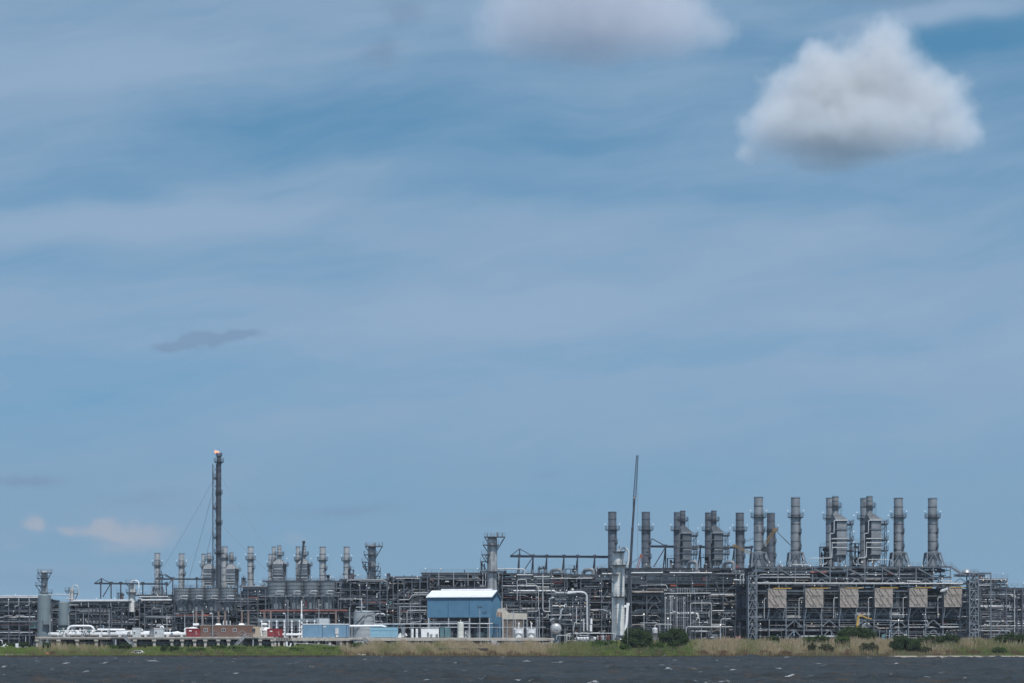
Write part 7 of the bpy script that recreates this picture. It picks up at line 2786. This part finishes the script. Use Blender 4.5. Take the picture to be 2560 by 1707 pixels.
# brown concrete columns behind the trailers
for i, (px, yt, lb) in enumerate(((491, 1524, 'brown square column behind the drum topped red container'), (507, 1524, 'brown square column above the left end of the brown trailer'), (547, 1525, 'brown square column above the first roof dome'), (563, 1525, 'brown square column between the trailer antenna masts'),
                                  (605, 1525, 'brown square column above the second roof dome'), (621, 1525, 'brown square column above the right end of the brown trailer'), (661, 1524, 'brown square column left of the second red container'), (677, 1525, 'brown square column above the second red container'), (840, 1526, 'brown square column right of the grey shelter'))):
    Yv = 640.0
    x = JX(px, Yv)
    z0 = GZ(px, Yv)
    mb = MB()
    mb.cbox((x, Yv, z0), .55, .55, at(px, yt, Yv).z - z0)
    mb.cbox((x, Yv, at(px, yt, Yv).z), .75, .75, .25)
    tag(mb.build('column', mat('brown_concrete', (.20, .15, .135), .8)), lb, 'column', 'brown columns')
mb = MB()
Yv = 600.0
x = JX(1569, Yv)
z0 = ground_z(x, Yv)
mb.lathe((x, Yv, z0), [(.14, -.2), (.1, at(1569, 1567, Yv).z - z0)], 8)
tag(mb.build('pole', STEEL_L), 'thin pale pole standing on the bank in front of the round tree', 'pole')
for px, row, lb in ((1670, 1548, 'white cylinder lamp post left of the upright pipe bank'), (1610, 1537, 'curved pale lamp post left of the white dome topped vessel'), (2246.5, 1555, 'pale pole in front of the fourth bay of the right train'), (1801, 1565, 'pale pole below the big white pipe bend')):
    Yv = 630.0
    x = JX(px, Yv)
    z0 = GZ(px, Yv)
    T = Thing('lamp_post', lb, 'lamp post', (x, Yv, z0), 'lamp posts before the plant')
    zt = at(px, row, Yv).z
    mb = MB()
    mb.lathe((x, Yv, z0), [(.14, 0), (.10, zt - z0)], 8)
    T.part('pole', mb, STEEL_L)
    mb = MB()
    mb.sphere((x, Yv, zt + .15), .22, 6)
    T.part('lamp', mb, LAMPW)
    T.done()

# ------------------------------------------------------------------ small things along the bank
def sign(label, px, row, w_, h_, Y, m, legs=True):
    k = Y / F
    p = at(px, row, Y)
    z0 = ground_z(p.x, Y)
    T = Thing('warning_sign', label, 'sign', (p.x, Y, z0), 'orange warning signs')
    mb = MB()
    mb.box((p.x - w_ * k / 2, Y - .05, p.z - h_ * k / 2), (p.x + w_ * k / 2, Y, p.z + h_ * k / 2))
    T.part('board', mb, m)
    for s in (-.3, .3):
        mb = MB()
        mb.beam((p.x + s * w_ * k, Y + .06, z0 - .1), (p.x + s * w_ * k, Y + .06, p.z + h_ * k * .4), .1)
        T.part('post', mb, BARK)
    T.done()


SIGN = mat('faded_orange', (.55, .17, .10), .7, 0, .15, 2)
sign('faded orange square sign in the grass below the white loop', 118.5, 1627, 7.5, 6, 587, SIGN)
sign('small bright orange sign at the waterline below the first red container', 474, 1634, 5, 5, 584.5, ORANGE)
sign('faded orange sign beside white rocks right of the blue cabin', 876, 1634, 5.5, 6, 585, SIGN)
def rocks(label, px0, px1, row, n, Y, m, seed):
    rs = random.Random(seed)
    for i in range(n):
        mb = MB()
        px = px0 + (px1 - px0) * (i + rs.uniform(.1, .9)) / n
        y = Y + rs.uniform(-.4, .9)
        x = JX(px, y)
        z = max(.1, ground_z(x, y))
        s = rs.uniform(.22, .5)
        vs = []
        bm = bmesh.new()
        bmesh.ops.create_icosphere(bm, subdivisions=1, radius=s)
        for v in bm.verts:
            v.co *= rs.uniform(.7, 1.15)
        fs = [tuple(v.index for v in f_.verts) for f_ in bm.faces]
        mb._add([(v.co.x + x, v.co.y + y, v.co.z * .75 + z + .12) for v in bm.verts], fs)
        bm.free()
        o = tag(mb.build('rock', m), label, 'rock', label)


ROCK = mat('pale_rock', (.30, .28, .26), .9, 0, .25, 2)
rocks('pale riprap rock in the row at the far left waterline', 0, 66, 1633, 30, 585.2, ROCK, 1)
rocks('pale rock in the small heap beside the orange sign', 888, 918, 1637, 12, 585.0, mat('white_rock', (.5, .48, .45), .9, 0, .2, 2), 2)
for px, lb in ((40.5, 'left'), (44.5, 'right')):
    mb = MB()
    p = at(px, 1602, 610)
    mb.lathe((p.x, 610, GZ(42, 610)), [(.24, 0), (.24, p.z - GZ(42, 610)), (.02, p.z - GZ(42, 610) + .1)], 12)
    tag(mb.build('small_tank', WHITE), lb + ' one of two small white upright tanks in the shrubs left of the jetty', 'tank', 'small white tanks by the shrubs')
T = Thing('debris', 'white scattered pipe debris in the grass at the far left', 'debris', (JX(10, 606), 606, GZ(10, 606)))
for i in range(9):
    mb = MB()
    px = 5 + i * 1.6 + rs_.uniform(-1, 1)
    p = at(px, 1610 + rs_.uniform(-3, 3), 606)
    mb.tube([p, p + V(rs_.uniform(-.7, .7), 0, rs_.uniform(-.2, .7))], .16, 6)
    T.part('pipe', mb, WHITE)
T.done()
T = Thing('car', 'white car roof showing over the grass below the first stairway', 'car', (JX(345, 592), 592, GZ(345, 592)))
p = at(345, 1616, 592)
mb = MB()
zg = GZ(345, 592) - .1
zg -= .35
mb.prism([(p.x - 2, zg + .4), (p.x + 2, zg + .4), (p.x + 2, zg + .9), (p.x + 1.5, zg + 1.0), (p.x + .9, zg + 1.45), (p.x - .9, zg + 1.45), (p.x - 1.5, zg + 1.0), (p.x - 2, zg + .9)], 591.2, 592.8)
T.part('body', mb, WHITE)
mb = MB()
mb.prism([(p.x - 1.3, zg + 1.02), (p.x + 1.3, zg + 1.02), (p.x + .85, zg + 1.38), (p.x - .85, zg + 1.38)], 591.17, 591.195)
T.part('window', mb, GLASS)
for s in (-1.25, 1.25):
    mb = MB()
    mb.tube([(p.x + s, 591.15, zg + .33), (p.x + s, 592.85, zg + .33)], .33, 14)
    T.part('wheel', mb, BLACKISH)
T.done()
T = Thing('debris', 'white broken boom and blocks on the ground under the thicker jetty', 'debris', (JX(722, 610), 611, GZ(722, 610)))
for (a, b, c_, d_, w_) in ((717, 1600, 717.5, 1612, .5), (718, 1612, 730, 1614, .45), (728, 1604, 725, 1612, .4), (690, 1615, 740, 1616, .3), (760, 1616, 815, 1616.5, .25)):
    mb = MB()
    mb.beam(at(a, b, 610.5), at(c_, d_, 610.5), w_)
    T.part('block', mb, WHITE)
T.done()
T = Thing('landing_stage', 'old dark broken timber landing stage half hidden in the tan reeds', 'landing stage', (JX(1158, 592), 593, ground_z(JX(1158, 592), 592)))
WOOD = mat('old_timber', (.055, .04, .038), .9, 0, .35, 1.5)
Yv = 591.0
for (a, b) in ((1098, 1172), (1190, 1214)):
    mb = MB()
    p, q = at(a, 1617.5, Yv), at(b, 1618, Yv)
    mb.box((p.x, Yv, p.z - .16), (q.x, Yv + 4, p.z))
    T.part('planking', mb, mat('grey_timber', (.20, .18, .165), .9, 0, .3, 1.5))
for a in list(range(1099, 1150, 7)) + [1192, 1198]:
    mb = MB()
    p = at(a, 1617.8, Yv)
    mb.beam((p.x, Yv + .3, p.z - .17), (p.x, Yv + .3, -.3), .22)
    T.part('pile', mb, WOOD)
mb = MB()
p, q = at(1206, 1634, Yv), at(1220, 1619, Yv)
mb.box((p.x, Yv - .3, p.z), (q.x, Yv + 3, q.z))
T.part('bulkhead', mb, WOOD)
T.done()
T = Thing('bulkhead', 'low dark timber bulkhead running along the left waterline', 'bulkhead', (JX(440, 584), 584, 0))
mb = MB()
pr = None
for i in range(0, 41):
    px = 40 + i * 20
    y = 582.6 + 1.3 * sin(JX(px, 583) * 0.043) + 0.7 * sin(JX(px, 583) * 0.17 + 1) + 0.35 * sin(JX(px, 583) * .53)
    c_ = Vector((JX(px, 583), y, .18))
    if pr is not None:
        mb.beam(pr, c_, .25, .8)
    pr = c_
T.part('boards', mb, WOOD)
for i in range(0, 41, 2):
    px = 40 + i * 20
    y = 582.35 + 1.3 * sin(JX(px, 583) * 0.043) + 0.7 * sin(JX(px, 583) * 0.17 + 1) + 0.35 * sin(JX(px, 583) * .53)
    p_ = MB()
    p_.tube([(JX(px, 583), y, -.6), (JX(px, 583), y, .75)], .14, 6)
    T.part('post', p_, WOOD)
T.done()
mb = MB()
p = at(1657, 1641, 584)
mb.tube([p, p + V(1.0, .2, .55)], .06, 5)
mb.tube([p + V(.5, .1, .27), p + V(.7, 0, .75)], .04, 5)
tag(mb.build('driftwood', ROCK), 'pale forked driftwood stick poking up at the waterline', 'driftwood')
T = Thing('brush_pile', 'pink red brush pile at the foot of the brown pipes', 'brush', at(1847, 1600, 632))
for i in range(26):
    mb = MB()
    p = at(1845 + rs_.uniform(-5, 5), 1602, 632)
    mb.tube([p, p + V(rs_.uniform(-.5, .5), 0, rs_.uniform(.4, 1.7))], .07, 5)
    T.add('stick', mb, mat('dry_pink_brush', (.35, .18, .16), .9))
T.done()

# ------------------------------------------------------------------ thin marine haze round the whole scene
hz = MB()
hz.box((-5500, -1600, -2.6), (5500, 6500, 78))
hm = bpy.data.materials.new('thin_haze')
hm.use_nodes = True
t = NT(hm.node_tree)
pv = t.n('ShaderNodeVolumePrincipled', ins={'Color': (0.80, 0.88, 1.0, 1), 'Density': 0.00006, 'Anisotropy': 0.0})
t.t.links.new(pv.outputs[0], t.n('ShaderNodeOutputMaterial').inputs['Volume'])
stuff(hz.build('haze', hm))
